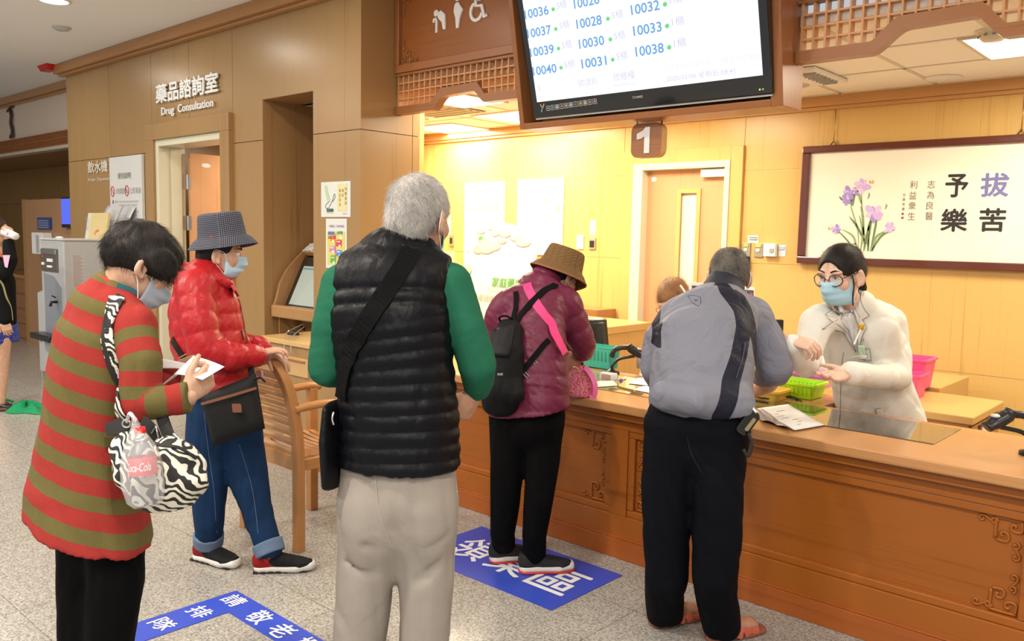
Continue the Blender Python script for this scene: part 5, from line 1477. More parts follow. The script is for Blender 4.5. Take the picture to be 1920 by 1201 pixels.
def sheet_of_paper(name, corners, lab, z=0.7895, mat=PAPER, lift=0.0, cat='paper', rows=0):
 t = thing(name, lab, cat, Vector(corners[0]))
 A, B, C_, D = [Vector(c) for c in corners]
 def fn(u, v):
  q_ = (A * (1 - u) + B * u) * (1 - v) + (D * (1 - u) + C_ * u) * v
  return Vector((q_.x, q_.y, max(q_.z, z) + 0.002 + lift * sin(pi * u) * (1 - v)))
 p = MB(); p.sheet(fn, 10, 10); o_ = obj('sheet', p, mat, t, smooth=True, solid=0.0012)
 if rows:
  p = MB()
  rnd = random.Random(7)
  for k in range(rows):
   v = 0.15 + 0.7 * k / rows
   u0 = rnd.uniform(0.15, 0.6); u1 = u0 + rnd.uniform(0.1, 0.3)
   pts = [fn(u0, v), fn(u1, v), fn(u1, v + 0.02), fn(u0, v + 0.02)]
   p.add([q_ + Vector((0, 0, 0.0015)) for q_ in pts], [(0, 1, 2, 3)])
  obj('print', p, plain('light grey print', (0, 0, 0)), o_)
 return t
sheet_of_paper('paper_sheet', [(-1.431,3.333,.79), (-1.385,3.529,.79), (-1.693,3.852,.79), (-1.726,3.594,.8)], 'white printed sheet lying at the counter edge before the standing pharmacist', lift=0.0, rows=7)
t = thing('plastic_pouch', 'crumpled grey plastic pouch under the printed sheet, by the belt', 'bag', (-1.616,3.475,.788))
p = MB()
A, B, C_, D = [Vector(q) for q in ((-1.725,3.56,.79), (-1.612,3.404,.79), (-1.43,3.32,.79), (-1.708,3.613,.79))]
p.sheet(lambda u, v: ((A * (1 - u) + D * u) * (1 - v) + (B * (1 - u) + C_ * u) * v) + Vector((0, 0, 0.002 + 0.012 * abs(sin(6 * u) * sin(3 * v + 1)))), 14, 8)
obj('film', p, plain('smoky film', (0.30, 0.28, 0.30), 0.25), t, smooth=True, solid=0.002)
sheet_of_paper('paper_sheet', [(-2.606,3.476,.79), (-2.544,3.642,.79), (-2.647,3.748,.79), (-2.708,3.625,.79)], 'pale yellow slip on the glass beside the pink bag', mat=plain('yellow paper', (0.78, 0.78, 0.50), 0.6))
sheet_of_paper('paper_sheet', [(-2.543,3.74,.79), (-2.413,3.768,.79), (-2.565,4.003,.79), (-2.609,3.924,.79)], 'rear white slip beside the grey jacket on the left counter glass')
sheet_of_paper('paper_sheet', [(-2.415,3.602,.79), (-2.309,3.589,.79), (-2.42,3.76,.79), (-2.443,3.733,.79)], 'front white slip beside the grey jacket on the left counter glass')
q = Vector((-2.821,4.28,.785))
t = thing('paper_cup', 'white cup peeking out left of the grey jacket', 'cup', (q.x, q.y, 0.786))
p = MB(); p.lathe([(0.026, 0), (0.034, 0.085), (0.036, 0.088), (0.032, 0.085), (0.025, 0.004)], (q.x, q.y, 0.7865), 20); obj('cup', p, PAPER, t, smooth=True)
t = thing('cable', 'black cables looping from under the grey sleeve to the lime basket', 'cable', (-1.898,3.946,.79))
p = MB()
p.tube(catmull([(-1.889,3.879,.8), (-1.826,3.866,.8), (-1.79,3.927,.8), (-1.763,4.02,.8), (-1.716,3.99,.8), (-1.683,3.982,.79)], 5), 0.004, 6)
p.tube(catmull([(-1.916,3.933,.8), (-1.805,3.869,.8), (-1.797,3.983,.8), (-1.741,3.983,.8), (-1.701,3.981,.79)], 5), 0.004, 6)
obj('wire', p, BLACK, t, smooth=True)
# picture display and monitor behind the bending man
t = thing('desk_calendar', 'white framed picture display behind the bending man\'s neck', 'display', (-2.31,4.307,1.241))
a, b, c, d = [Vector(q) for q in ((-2.438,4.177,1.141), (-2.21,4.517,1.115), (-2.228,4.527,1.305), (-2.452,4.191,1.333))]
nn = (b - a).cross(d - a).normalized()
p = MB(); p.add([a, b, c, d, a - nn * .02, b - nn * .02, c - nn * .02, d - nn * .02], [(0, 1, 2, 3), (7, 6, 5, 4), (0, 4, 5, 1), (1, 5, 6, 2), (2, 6, 7, 3), (3, 7, 4, 0)])
obj('frame', p, WHITE, t, bevel=0.003)
def q4(u, v): return (a * (1 - u) + b * u) * (1 - v) + (d * (1 - u) + c * u) * v + nn * 0.002
p = MB(); p.add([q4(.02, .05), q4(.98, .05), q4(.98, .9), q4(.02, .9)], [(0, 1, 2, 3)], 0)
rnd = random.Random(11)
for i in range(16):
 for j in range(4):
  u, v = .05 + i * .058, .12 + j * .19
  m_i = rnd.choice((1, 2, 3, 0, 0))
  if m_i: p.add([q4(u, v) + nn * .001, q4(u + .04, v) + nn * .001, q4(u + .04, v + .13) + nn * .001, q4(u, v + .13) + nn * .001], [(0, 1, 2, 3)], m_i)
obj('picture', p, [plain('slate print', (0.06, 0.08, 0.11), 0.4), plain('crimson print', (0.6, 0.06, 0.1), 0.5), plain('powder blue print', (0.35, 0.5, 0.6), 0.5), PAPER], t)
p = MB(); p.tube([(a + b) / 2, Vector(((a + b) / 2).xy.to_3d()) + Z3 * 0.6], 0.02, 8); obj('stand', p, WHITE, t)
t = thing('monitor', 'black monitor edge between grey jacket shoulder and the pharmacist', 'monitor', (-1.925,4.155,1.048))
a, b = Vector((-1.976,4.108,1.033)), Vector((-1.891,4.185,1.035))
p = MB(); p.bar(a + Z3 * .065, b + Z3 * .065, 0.03, 0.13); obj('case', p, MATT_BLACK, t, bevel=0.004)
m__ = (a + b) / 2
p = MB(); p.tube([m__ + Z3 * 0.02, (m__.x, m__.y, 0.80)], 0.015, 8); obj('stand', p, MATT_BLACK, t)
p = MB(); p.box(m__.x - 0.08, m__.y - 0.06, 0.786, m__.x + 0.08, m__.y + 0.06, 0.80); obj('foot', p, MATT_BLACK, t)
# ================================================================= bodies and clothes: smooth solids from rounded chains
def smin(a, b, k):
 if k <= 1e-6:
  return np.minimum(a, b)
 h = np.clip(0.5 + 0.5 * (b - a) / k, 0, 1)
 return b * (1 - h) + a * h - k * h * (1 - h)
class Chain:
 """swept body of elliptical sections; radii (half width along side, half depth)"""
 def __init__(self, pts, rad, side=None, k=0.03, quilt=None, shape=None, tid=0):
  self.p = np.array([tuple(p) for p in pts], float)
  r = [(q, q) if not isinstance(q, (tuple, list)) else q for q in (rad if isinstance(rad, list) else [rad] * len(pts))]
  self.r = np.array(r, float)
  self.side = None if side is None else np.array(tuple(side), float)
  self.k, self.quilt, self.tid = k, quilt, tid
  m = self.r.max() + 0.03
  self.lo, self.hi = self.p.min(0) - m, self.p.max(0) + m
  seg = np.linalg.norm(np.diff(self.p, axis=0), axis=1)
  self.s = np.concatenate([[0], np.cumsum(seg)])
 def dist(self, X, Y, Z, want_s=False):
  best = None
  S = None
  for i in range(len(self.p) - 1):
   a, b = self.p[i], self.p[i + 1]
   ab = b - a
   L = np.linalg.norm(ab)
   w = ab / L
   if self.side is not None:
    u = self.side - w * (self.side @ w)
   else:
    u = np.cross(w, [0.31, 0.2, 0.93])
   u = u / np.linalg.norm(u)
   v = np.cross(w, u)
   dx, dy, dz = X - a[0], Y - a[1], Z - a[2]
   q = dx * w[0] + dy * w[1] + dz * w[2]
   t = np.clip(q / L, 0, 1)
   qw = q - t * L
   qu = dx * u[0] + dy * u[1] + dz * u[2]
   qv = dx * v[0] + dy * v[1] + dz * v[2]
   A = self.r[i, 0] + (self.r[i + 1, 0] - self.r[i, 0]) * t
   B = self.r[i, 1] + (self.r[i + 1, 1] - self.r[i, 1]) * t
   Cc = np.minimum(A, B)
   k0 = np.sqrt((qu / A) ** 2 + (qv / B) ** 2 + (qw / Cc) ** 2) + 1e-9
   k1 = np.sqrt((qu / A ** 2) ** 2 + (qv / B ** 2) ** 2 + (qw / Cc ** 2) ** 2) + 1e-9
   d = k0 * (k0 - 1) / k1
   if self.quilt or want_s:
    s = self.s[i] + t * L
    if best is None:
     best, S = d, s
    else:
     c = d < best
     best, S = np.where(c, d, best), np.where(c, s, S)
   else:
    best = d if best is None else np.minimum(best, d)
  if self.quilt:
   pitch, amp, off = self.quilt
   best = best - amp * np.abs(np.sin(pi * (S + off) / pitch)) ** 0.55
  return (best, S) if want_s else best
class Ell:
 def __init__(self, c, r, R=None, k=0.02):
  self.c = np.array(tuple(c), float)
  self.r = np.array(r if isinstance(r, (tuple, list)) else (r, r, r), float)
  self.R = np.array(R) if R is not None else np.eye(3)     # columns: local axes
  self.k = k
  m = self.r.max() + 0.03
  self.lo, self.hi = self.c - m, self.c + m
 def dist(self, X, Y, Z):
  dx, dy, dz = X - self.c[0], Y - self.c[1], Z - self.c[2]
  k0 = k1 = 0
  for j in range(3):
   q = dx * self.R[0, j] + dy * self.R[1, j] + dz * self.R[2, j]
   k0 = k0 + (q / self.r[j]) ** 2
   k1 = k1 + (q / self.r[j] ** 2) ** 2
  k0, k1 = np.sqrt(k0) + 1e-9, np.sqrt(k1) + 1e-9
  return k0 * (k0 - 1) / k1
class Solid:
 def __init__(self, h):
  self.h, self.ops = h, []
 def add(self, *prims):
  for p in prims: self.ops.append(('add', p))
  return self
 def sub(self, *prims):
  for p in prims: self.ops.append(('sub', p))
  return self
 def cut(self, o, n):
  self.ops.append(('cut', (np.array(tuple(o), float), np.array(tuple(unit(n)), float))))
  return self
 def warp(self, fn):
  self.ops.append(('warp', fn))
  return self
 def mesh(self):
  h = self.h
  adds = [p for o, p in self.ops if o == 'add']
  lo = np.min([p.lo for p in adds], 0) - 2 * h
  hi = np.max([p.hi for p in adds], 0) + 2 * h
  n = np.ceil((hi - lo) / h).astype(int) + 1
  ax = [lo[j] + h * np.arange(n[j]) for j in range(3)]
  f = np.full(n, 0.05, np.float32)
  for op, p in self.ops:
   if op in ('add', 'sub'):
    m = 0.03
    i0 = np.clip(np.floor((p.lo - m - lo) / h).astype(int), 0, n)
    i1 = np.clip(np.ceil((p.hi + m - lo) / h).astype(int) + 1, 0, n)
    if np.any(i1 <= i0): continue
    sl = tuple(slice(a, b) for a, b in zip(i0, i1))
    X = ax[0][sl[0]][:, None, None]; Y = ax[1][sl[1]][None, :, None]; Z = ax[2][sl[2]][None, None, :]
    d = p.dist(X, Y, Z)
    f[sl] = smin(f[sl], d, p.k) if op == 'add' else -smin(-f[sl], d, p.k)
   else:
    X = ax[0][:, None, None]; Y = ax[1][None, :, None]; Z = ax[2][None, None, :]
    if op == 'cut':
     o, nn = p
     f = np.maximum(f, ((X - o[0]) * nn[0] + (Y - o[1]) * nn[1] + (Z - o[2]) * nn[2]).astype(np.float32))
    else:
     f = f + p(X, Y, Z).astype(np.float32)
  f[0] = f[-1] = 0.05; f[:, 0] = f[:, -1] = 0.05; f[:, :, 0] = f[:, :, -1] = 0.05
  return nets(f, lo, h)
def nets(f, lo, h):
 """surface nets of the zero level"""
 ins = f < 0
 nx, ny, nz = f.shape
 cnt = np.zeros((nx - 1, ny - 1, nz - 1), np.int8)
 for a in (0, 1):
  for b in (0, 1):
   for c in (0, 1):
    cnt += ins[a:nx - 1 + a, b:ny - 1 + b, c:nz - 1 + c]
 act = np.argwhere((cnt > 0) & (cnt < 8))
 idx = -np.ones((nx - 1, ny - 1, nz - 1), np.int64)
 idx[act[:, 0], act[:, 1], act[:, 2]] = np.arange(len(act))
 acc = np.zeros((len(act), 3)); num = np.zeros(len(act))
 corners = [(a, b, c) for a in (0, 1) for b in (0, 1) for c in (0, 1)]
 val = {c: f[act[:, 0] + c[0], act[:, 1] + c[1], act[:, 2] + c[2]].astype(float) for c in corners}
 for c in corners:
  for j in range(3):
   if c[j] == 0:
    d = list(c); d[j] = 1; d = tuple(d)
    a, b = val[c], val[d]
    m = (a < 0) != (b < 0)
    t = np.where(m, a / np.where(m, a - b, 1), 0)
    pos = np.array(c, float)[None, :] + np.eye(3)[j][None, :] * t[:, None]
    acc += np.where(m[:, None], pos, 0); num += m
 V = lo + h * (act + acc / num[:, None])
 F = []
 for j in range(3):
  k, l = (j + 1) % 3, (j + 2) % 3
  sh = [slice(None)] * 3
  s0, s1 = list(sh), list(sh)
  s0[j] = slice(0, f.shape[j] - 1); s1[j] = slice(1, f.shape[j])
  ch = ins[tuple(s0)] != ins[tuple(s1)]
  e = np.argwhere(ch)
  ok = (e[:, k] > 0) & (e[:, l] > 0) & (e[:, k] < f.shape[k] - 1) & (e[:, l] < f.shape[l] - 1)
  e = e[ok]
  flip = ins[e[:, 0], e[:, 1], e[:, 2]]
  q = []
  for dk, dl in ((0, 0), (-1, 0), (-1, -1), (0, -1)):
   c = e.copy(); c[:, k] += dk; c[:, l] += dl
   q.append(idx[c[:, 0], c[:, 1], c[:, 2]])
  q = np.stack(q, 1)
  q = np.where(flip[:, None], q, q[:, ::-1])
  F.append(q)
 return V, np.concatenate(F)
def relax(V, F, it=2, lam=0.5):
 n = len(V)
 e = np.concatenate([F[:, [0, 1]], F[:, [1, 2]], F[:, [2, 3]], F[:, [3, 0]]])
 for _ in range(it):
  s = np.zeros_like(V); c = np.zeros(n)
  for a, b in ((0, 1), (1, 0)):
   for j in range(3):
    s[:, j] += np.bincount(e[:, a], V[e[:, b], j], n)
   c += np.bincount(e[:, a], minlength=n)
  V = V + lam * (s / np.maximum(c, 1)[:, None] - V)
 return V
def solid_obj(name, meshes, mats, parent=None, at=None, attrs=None, label=None, it=2):
 """one object out of one or several solids; attrs: name -> function(V) -> float per vertex"""
 Vs, Fs, Ms, n = [], [], [], 0
 for k, s in enumerate(meshes):
  V, F = s.mesh() if isinstance(s, Solid) else s
  if isinstance(s, Solid): V = relax(V, F, it, 0.45)
  Vs.append(V); Fs.append(F + n); Ms.append(np.full(len(F), min(k, 99))); n += len(V)
 V, F = np.concatenate(Vs), np.concatenate(Fs)
 base = np.array(WORLD_AT[parent.name]) if parent is not None else np.array(tuple(at))
 me = bpy.data.meshes.new(name)
 W = (V - base).astype(np.float32)
 me.vertices.add(len(W)); me.vertices.foreach_set('co', W.ravel())
 me.loops.add(F.size); me.loops.foreach_set('vertex_index', F.astype(np.int32).ravel())
 me.polygons.add(len(F))
 me.polygons.foreach_set('loop_start', np.arange(0, F.size, 4, dtype=np.int32))
 me.polygons.foreach_set('use_smooth', np.ones(len(F), bool))
 mats = mats if isinstance(mats, (list, tuple)) else [mats]
 for m in mats: me.materials.append(m)
 if len(mats) > 1:
  me.polygons.foreach_set('material_index', np.concatenate(Ms).clip(0, len(mats) - 1).astype(np.int32))
 me.update(calc_edges=True)
 me.validate()
 for an, fn in (attrs or {}).items():
  a = me.attributes.new(an, 'FLOAT', 'POINT')
  a.data.foreach_set('value', np.asarray(fn(V), np.float32))
 o = link_mesh(name, me, parent, base)
 if label: o['label'] = label
 o_mesh[o.name] = (V, F)
 return o
o_mesh = {}
from mathutils.bvhtree import BVHTree
def tree_of(*objs):
 V, F, n = [], [], 0
 for o in objs:
  v, f_ = o_mesh[o.name]
  V.append(v); F.append(f_ + n); n += len(v)
 return BVHTree.FromPolygons(np.concatenate(V).tolist(), np.concatenate(F).tolist())
def laid(tree, pts, direction, off=0.004, n=8, reach=0.6):
 """path laid on a garment: points pushed along a body direction until they meet the cloth"""
 out = []
 d = unit(direction)
 for q in catmull(pts, n):
  hit = tree.ray_cast(q - d * reach, d)
  if hit[0] is not None and (hit[0] - q).length < 0.14:
   out.append(hit[0] - d * off * 0.3 + hit[1] * off * 0.7)
  else:
   out.append(q)
 for _ in range(5):
  out = [out[0]] + [(out[i - 1] + out[i] * 2 + out[i + 1]) / 4 for i in range(1, len(out) - 1)] + [out[-1]]
 return out
def strap(mb, pts, width, thick, across, m=0):
 """flat band along pts; across: the band's width direction or a function of the index"""
 pts = [Vector(p) for p in pts]
 n = len(pts)
 vs = []
 for i, q in enumerate(pts):
  d = (pts[min(i + 1, n - 1)] - pts[max(i - 1, 0)]).normalized()
  nr = across[i] if isinstance(across, list) else Vector(across)
  nr = (nr - d * nr.dot(d)).normalized()           # surface normal
  w = d.cross(nr).normalized() * width / 2
  t = nr * thick / 2
  vs += [q - w - t, q + w - t, q + w + t, q - w + t]
 fs = []
 for i in range(n - 1):
  a = 4 * i
  for j in range(4):
   fs.append((a + j, a + (j + 1) % 4, a + 4 + (j + 1) % 4, a + 4 + j))
 fs += [(3, 2, 1, 0), (4 * n - 4, 4 * n - 3, 4 * n - 2, 4 * n - 1)]
 return mb.add(vs, fs, m)
def band_on(mb, tree, pts, direction, width, thick=0.003, off=0.004, n=8, m=0):
 P = laid(tree, pts, direction, off, n)
 nr = []
 for q in P:
  loc, no, _, _ = tree.find_nearest(q)
  nr.append(no if no is not None else Vector(direction) * -1)
 for _ in range(2):
  nr = [(nr[max(i - 1, 0)] + nr[i] * 2 + nr[min(i + 1, len(nr) - 1)]).normalized() for i in range(len(nr))]
 strap(mb, P, width, thick, nr, m)
 return P
def frame_of(fwd, up=(0, 0, 1)):
 """3x3 with columns right, forward, up"""
 f_ = unit(fwd)
 r = f_.cross(Vector(up)).normalized()
 u = r.cross(f_)
 return Matrix((r, f_, u)).transposed()
WOB = [np.random.RandomState(s).normal(size=(5, 3)) for s in range(20)]
def folds(amp, freq, seed=0, dirn=None):
 """gentle cloth undulation"""
 K = WOB[seed % 20]
 if dirn is not None:
  d = np.array(tuple(unit(dirn)))
  K = K * 0.35 + d * np.sign(K @ d)[:, None] * 1.1
 def fn(X, Y, Z):
  s = 0
  q = freq * .45
  wx = np.sin(q * (Y * 1.1 + Z * .7) + seed) + .5 * np.sin(q * 2.3 * (X * .8 - Z * .6))
  wz = np.sin(q * (X * 1.2 - Y * .5) + seed * 2) + .5 * np.sin(q * 2.1 * (Y * .7 + X * .5))
  for j in range(4):
   a = np.sin(freq * (.55 + 0.32 * j) * (X * K[j, 0] + Y * K[j, 1] + Z * K[j, 2]) + j * 1.7 + 1.3 * (wx if j % 2 else wz))
   s = s + (a if j < 2 else 1.6 * (1 - 2.4 * np.abs(a) ** .8 + a * a))
  return amp * s / 2.6
 return fn
# ---------------------------------------------------------------- skin, hair
def skin_material(name, base, red):
 m = bpy.data.materials.new(name)
 nt, N, L, b = nodes_of(m)
 v = coords(N, L)
 n1 = noise(N, L, v, 38, 3, 0.6)
 L.new(ramp(N, L, n1, [(0.35, red), (0.65, base)]), b.inputs['Base Color'])
 b.inputs['Roughness'].default_value = 0.5
 b.inputs['Subsurface Weight'].default_value = 0.12
 b.inputs['Subsurface Radius'].default_value = (0.02, 0.008, 0.005)
 b.inputs['Subsurface Scale'].default_value = 0.3
 n2 = noise(N, L, v, 320, 2, 0.5)
 bump(N, L, b, n2, 0.12, 0.001)
 return m
SKIN_A = skin_material('light warm skin', (0.62, 0.38, 0.26), (0.56, 0.31, 0.21))
SKIN_B = skin_material('tanned skin', (0.52, 0.29, 0.19), (0.46, 0.22, 0.14))
SKIN_C = skin_material('fair skin', (0.72, 0.48, 0.36), (0.68, 0.41, 0.31))
def hair_material(name, c1, c2, rough=0.45, spots=18):
 m = bpy.data.materials.new(name)
 nt, N, L, b = nodes_of(m)
 v = coords(N, L)
 n1 = noise(N, L, v, spots, 3, 0.6)
 n2 = noise(N, L, v, 260, 3, 0.6)
 ad = N.new('ShaderNodeMath'); ad.operation = 'MULTIPLY_ADD'
 L.new(n2, ad.inputs[0]); ad.inputs[1].default_value = 0.5; L.new(n1, ad.inputs[2])
 L.new(ramp(N, L, ad.outputs[0], [(0.55, c1), (0.95, c2)]), b.inputs['Base Color'])
 b.inputs['Roughness'].default_value = rough
 b.inputs['Specular IOR Level'].default_value = 0.22
 bump(N, L, b, n2, 0.5, 0.003)
 return m
BLACK_HAIR = hair_material('black hair', (0.006, 0.005, 0.005), (0.022, 0.016, 0.014))
GREY_HAIR = hair_material('silver hair', (0.20, 0.19, 0.185), (0.56, 0.53, 0.50), 0.55, 9)
PEPPER_HAIR = hair_material('pepper hair', (0.03, 0.027, 0.024), (0.17, 0.15, 0.13), 0.5, 14)
BROWN_HAIR = hair_material('chestnut hair', (0.17, 0.075, 0.03), (0.34, 0.17, 0.075), 0.4, 12)
def head_prims(C, M, neck=None, s=1.0, neck_r=(0.055, 0.062)):
 """solids of a head at C with frame M (columns right, forward, up)"""
 A = np.array(M)
 W = lambda x, y, z: np.array(tuple(C)) + A @ (np.array([x, y, z]) * s)
 E = lambda c, r, k=0.02, R=None: Ell(W(*c), tuple(q * s for q in r), A if R is None else A @ np.array(R), k * s)
 add = [E((0, -.008, .03), (.075, .096, .092)), E((0, .028, -.028), (.061, .068, .078), .03), E((0, .042, -.07), (.046, .043, .036), .03),
           E((0, .070, -.091), (.021, .019, .017), .02)]
 for sx in (-1, 1):
  add += [E((sx * .030, .080, .030), (.025, .012, .008), .012), E((sx * .042, .064, -.022), (.022, .02, .02), .02), E((sx * .013, .097, -.033), (.008, .009, .008), .008)]
 add += [Chain([W(0, .090, .014), W(0, .110, -.024), W(0, .100, -.034)], [.008 * s, .0115 * s, .010 * s], k=.012 * s), E((0, .089, -.058), (.023, .010, .006), .008), E((0, .086, -.068), (.020, .010, .007), .008)]
 subs = [E((sx * .031, .103, .012), (.017, .016, .011), .008) for sx in (-1, 1)]
 ears = []
 for sx in (-1, 1):
  Rr = Matrix.Rotation(sx * 0.5, 3, 'Z') @ Matrix.Rotation(-0.12, 3, 'X')
  ears += [('add', E((sx * .082, -.008, -.010), (.010, .022, .035), .008, Rr)), ('sub', E((sx * .089, -.001, -.006), (.007, .012, .021), .006, Rr)), ('add', E((sx * .079, .004, -.036), (.007, .009, .010), .006))]
 ops = [('add', p) for p in add] + [('sub', p) for p in subs] + ears
 if neck is not None:
  n0 = W(0, -.014, -.045)
  ops.insert(2, ('add', Chain([n0, (n0 + np.array(tuple(neck))) / 2, np.array(tuple(neck))], [(neck_r[0] * s * 1.0, neck_r[0] * s * 1.05), (neck_r[0] * s, neck_r[0] * s), (neck_r[1] * s * 1.1, neck_r[1] * s)], side=A[:, 0], k=.03)))
 return ops, W, E
def hand_prims(Wr, D, Nb, thumb=1, curl=(30, 35, 25), spread=0.0, thumb_pose=(0.6, 0.35), s=1.0, curls=None):
 """wrist point, direction of the fingers, normal of the back of the hand; thumb = +1 when it lies at cross(D, Nb)"""
 D = unit(D); Nb = Vector(Nb); Nb = (Nb - D * Nb.dot(D)).normalized()
 X = D.cross(Nb).normalized() * thumb
 Wr = Vector(Wr)
 P = lambda x, y, z: Wr + (X * x + D * y + Nb * z) * s
 out = [Chain([P(0, -.03, 0), P(0, .01, 0), P(.0, .05, .001), P(.0, .078, 0)], [(.025 * s, .019 * s), (.027 * s, .018 * s), (.038 * s, .0155 * s), (.038 * s, .013 * s)], side=X, k=.012),
           Ell(P(.022, .032, -.006), (.017 * s, .026 * s, .015 * s), np.array(Matrix((X, D, Nb)).transposed()), .012)]
 for j, (kx, ky, ln) in enumerate(((.029, .083, .070), (.010, .088, .078), (-.010, .085, .073), (-.028, .077, .057))):
  c = (curls[j] if curls else curl)
  a = 0.0
  q = P(kx, ky, 0)
  pts = [P(kx * 0.9, ky - .018, 0), q]
  fan = kx * (6.0 * spread)
  for seg, frac in enumerate((0.44, 0.31, 0.25)):
   a += radians(c[seg])
   d = (D * cos(a) - Nb * sin(a) + X * fan).normalized()
   q = q + d * ln * frac * s
   pts.append(q)
  out.append(Chain(pts, [.0088 * s, .0092 * s, .0080 * s, .0073 * s, .0060 * s], k=.004))
 tp, tc = thumb_pose
 d1 = (X * tp + D * 0.75 - Nb * tc).normalized()
 d2 = (X * tp * 0.45 + D * 0.95 - Nb * tc * 1.1).normalized()
 t0 = P(.024, .018, -.006)
 t1 = t0 + d1 * .042 * s
 t2 = t1 + d2 * .028 * s
 t3 = t2 + (d2 * .8 - Nb * .1 + D * .2).normalized() * .022 * s
 out.append(Chain([t0, t1, t2, t3], [.013 * s, .0105 * s, .0095 * s, .0070 * s], k=.008))
 return out
def hand_solid(*a, **k):
 s = Solid(0.0026)
 s.add(*hand_prims(*a, **k))
 return s
def head_solid(C, M, neck, h=0.0036, s=1.0, **k):
 ops, W, E = head_prims(C, M, neck, s, **k)
 so = Solid(h)
 so.ops = ops
 return so, W, E
def eyes(parent, C, M, s=1.0, iris=(0.02, 0.012, 0.008), lids=None, only=(-1, 1)):
 A = Matrix(M)
 for sx in only:
  c = Vector(C) + A @ (Vector((sx * .031, .0815, .0115)) * s)
  p = MB(); p.ball(c, .0118 * s, 12)
  d = (A @ Vector((0.0, 1, -0.05))).normalized()
  o_ = obj('eye', p, plain('eye white', (0.72, 0.68, 0.64), 0.2), parent, smooth=True)
  q = MB()
  R_ = Matrix((d.orthogonal().normalized(), d.cross(d.orthogonal()).normalized(), d)).transposed()
  q.lathe([(0.0058 * s, .0104 * s), (0.004 * s, .0118 * s), (0.0001, .0123 * s)], c, 16, rot=R_, cap=False)
  obj('iris', q, plain('dark brown iris', iris, 0.15), o_, smooth=True)
def brows(parent, W, mat, y=.0925):
 p = MB()
 for sx in (-1, 1):
  P = catmull([W(sx * .014, y + .002, .033), W(sx * .03, y, .0395), W(sx * .048, y - .012, .035)], 4)
  p.tube(P, [(.0022, .0035)] * 3 + [(.002, .004)] * (len(P) - 6) + [(.001, .0015)] * 3, 6)
 obj('eyebrows', p, mat, parent, smooth=True)
MASK_WHITE = plain('mask loop', (0.82, 0.83, 0.84), 0.7)
def face_mask(parent, W, M, mat, top=.004, bottom=-.108, half=.068, s=1.0, pleats=3, loops=(-1, 1), out=0.0, label=None):
 """pleated surgical mask over nose, mouth and chin with ear loops"""
 A = Matrix(M)
 def pos(u, v):
  x = (u - .5) * 2 * half
  z = top + (bottom - top) * v
  # distance of the face front at this height, plus nose tent
  a = abs(u - .5) * 2
  nose = .031 * (1 - a) ** 1.3 * math.exp(-((v - .28) / .34) ** 2)
  base = .089 + .004 - .012 * max(0, v - .7) / .3
  y = base + nose + .006 + out - (a ** 2.1) * .066
  if v > .82:
   y -= (v - .82) * .10
  x *= 1.0 - .10 * max(0, v - .6) - .06 * max(0, .25 - v)
  return Vector(W(x, y, z)) + A @ Vector((0, .0022 * sin(v * pi * 2 * (pleats + .5)), 0)) * (1 - a ** 3)
 p = MB(); p.sheet(pos, 24, 24)
 mk = obj('face_mask', p, mat, parent, smooth=True, solid=0.002, label=label)
 q = MB()
 for sx in loops:
  u = 1.0 if sx > 0 else 0.0
  a, b = pos(u, .06), pos(u, .80)
  pts = [a, Vector(W(sx * .074, .025, .012)), Vector(W(sx * .083, -.012, .024)), Vector(W(sx * .0875, -.026, .002)), Vector(W(sx * .084, -.024, -.030)), Vector(W(sx * .074, .0, -.052)), b]
  q.tube(catmull(pts, 6), .0016, 6)
 obj('ear_loop', q, MASK_WHITE, mk, smooth=True)
 return mk
def strands(name, parent, owner, mat, count, length, comb, lift=0.35, radius=0.0004, seed=1, jit=0.25, pick=None, segs=5):
 """short individual hairs growing out of the hair mass"""
 V, F = o_mesh[owner.name]
 rnd = np.random.RandomState(seed)
 a, b, c = V[F[:, 0]], V[F[:, 1]], V[F[:, 2]]
 nrm = np.cross(b - a, c - a); nl = np.linalg.norm(nrm, axis=1) + 1e-12
 nrm /= nl[:, None]
 cen = (V[F[:, 0]] + V[F[:, 1]] + V[F[:, 2]] + V[F[:, 3]]) / 4
 ok = np.arange(len(F))
 if pick is not None:
  ok = ok[pick(cen, nrm)]
 f = ok[rnd.randint(0, len(ok), count)]
 w = rnd.dirichlet((1, 1, 1, 1), count)
 P = np.einsum('ij,ijk->ik', w, V[F[f]])
 Nn = nrm[f]
 d = comb(P)
 d = d - Nn * np.sum(d * Nn, 1)[:, None]
 d /= np.linalg.norm(d, axis=1)[:, None] + 1e-9
 d = d + rnd.normal(scale=jit, size=d.shape)
 L = length * rnd.uniform(0.5, 1.1, count)
 pts = np.zeros((count, segs, 3))
 for k in range(segs):
  t = k / (segs - 1)
  pts[:, k] = P - Nn * 0.002 + d * (L * t)[:, None] + Nn * (L * lift * (t - 0.6 * t * t))[:, None]
 base = np.array(WORLD_AT[owner.name])
 hc = bpy.data.hair_curves.new(name)
 hc.add_curves([segs] * count)
 hc.points.foreach_set('position', (pts - base).astype(np.float32).ravel())
 ra = hc.attributes.get('radius') or hc.attributes.new('radius', 'FLOAT', 'POINT')
 rr = np.tile(radius * np.linspace(1, 0.35, segs), count).astype(np.float32)
 ra.data.foreach_set('value', rr)
 hc.materials.append(mat)
 o = bpy.data.objects.new(name, hc)
 COL.objects.link(o)
 o.parent = owner
 o['kind'] = 'stuff'
 WORLD_AT[o.name] = WORLD_AT[owner.name]
 return o
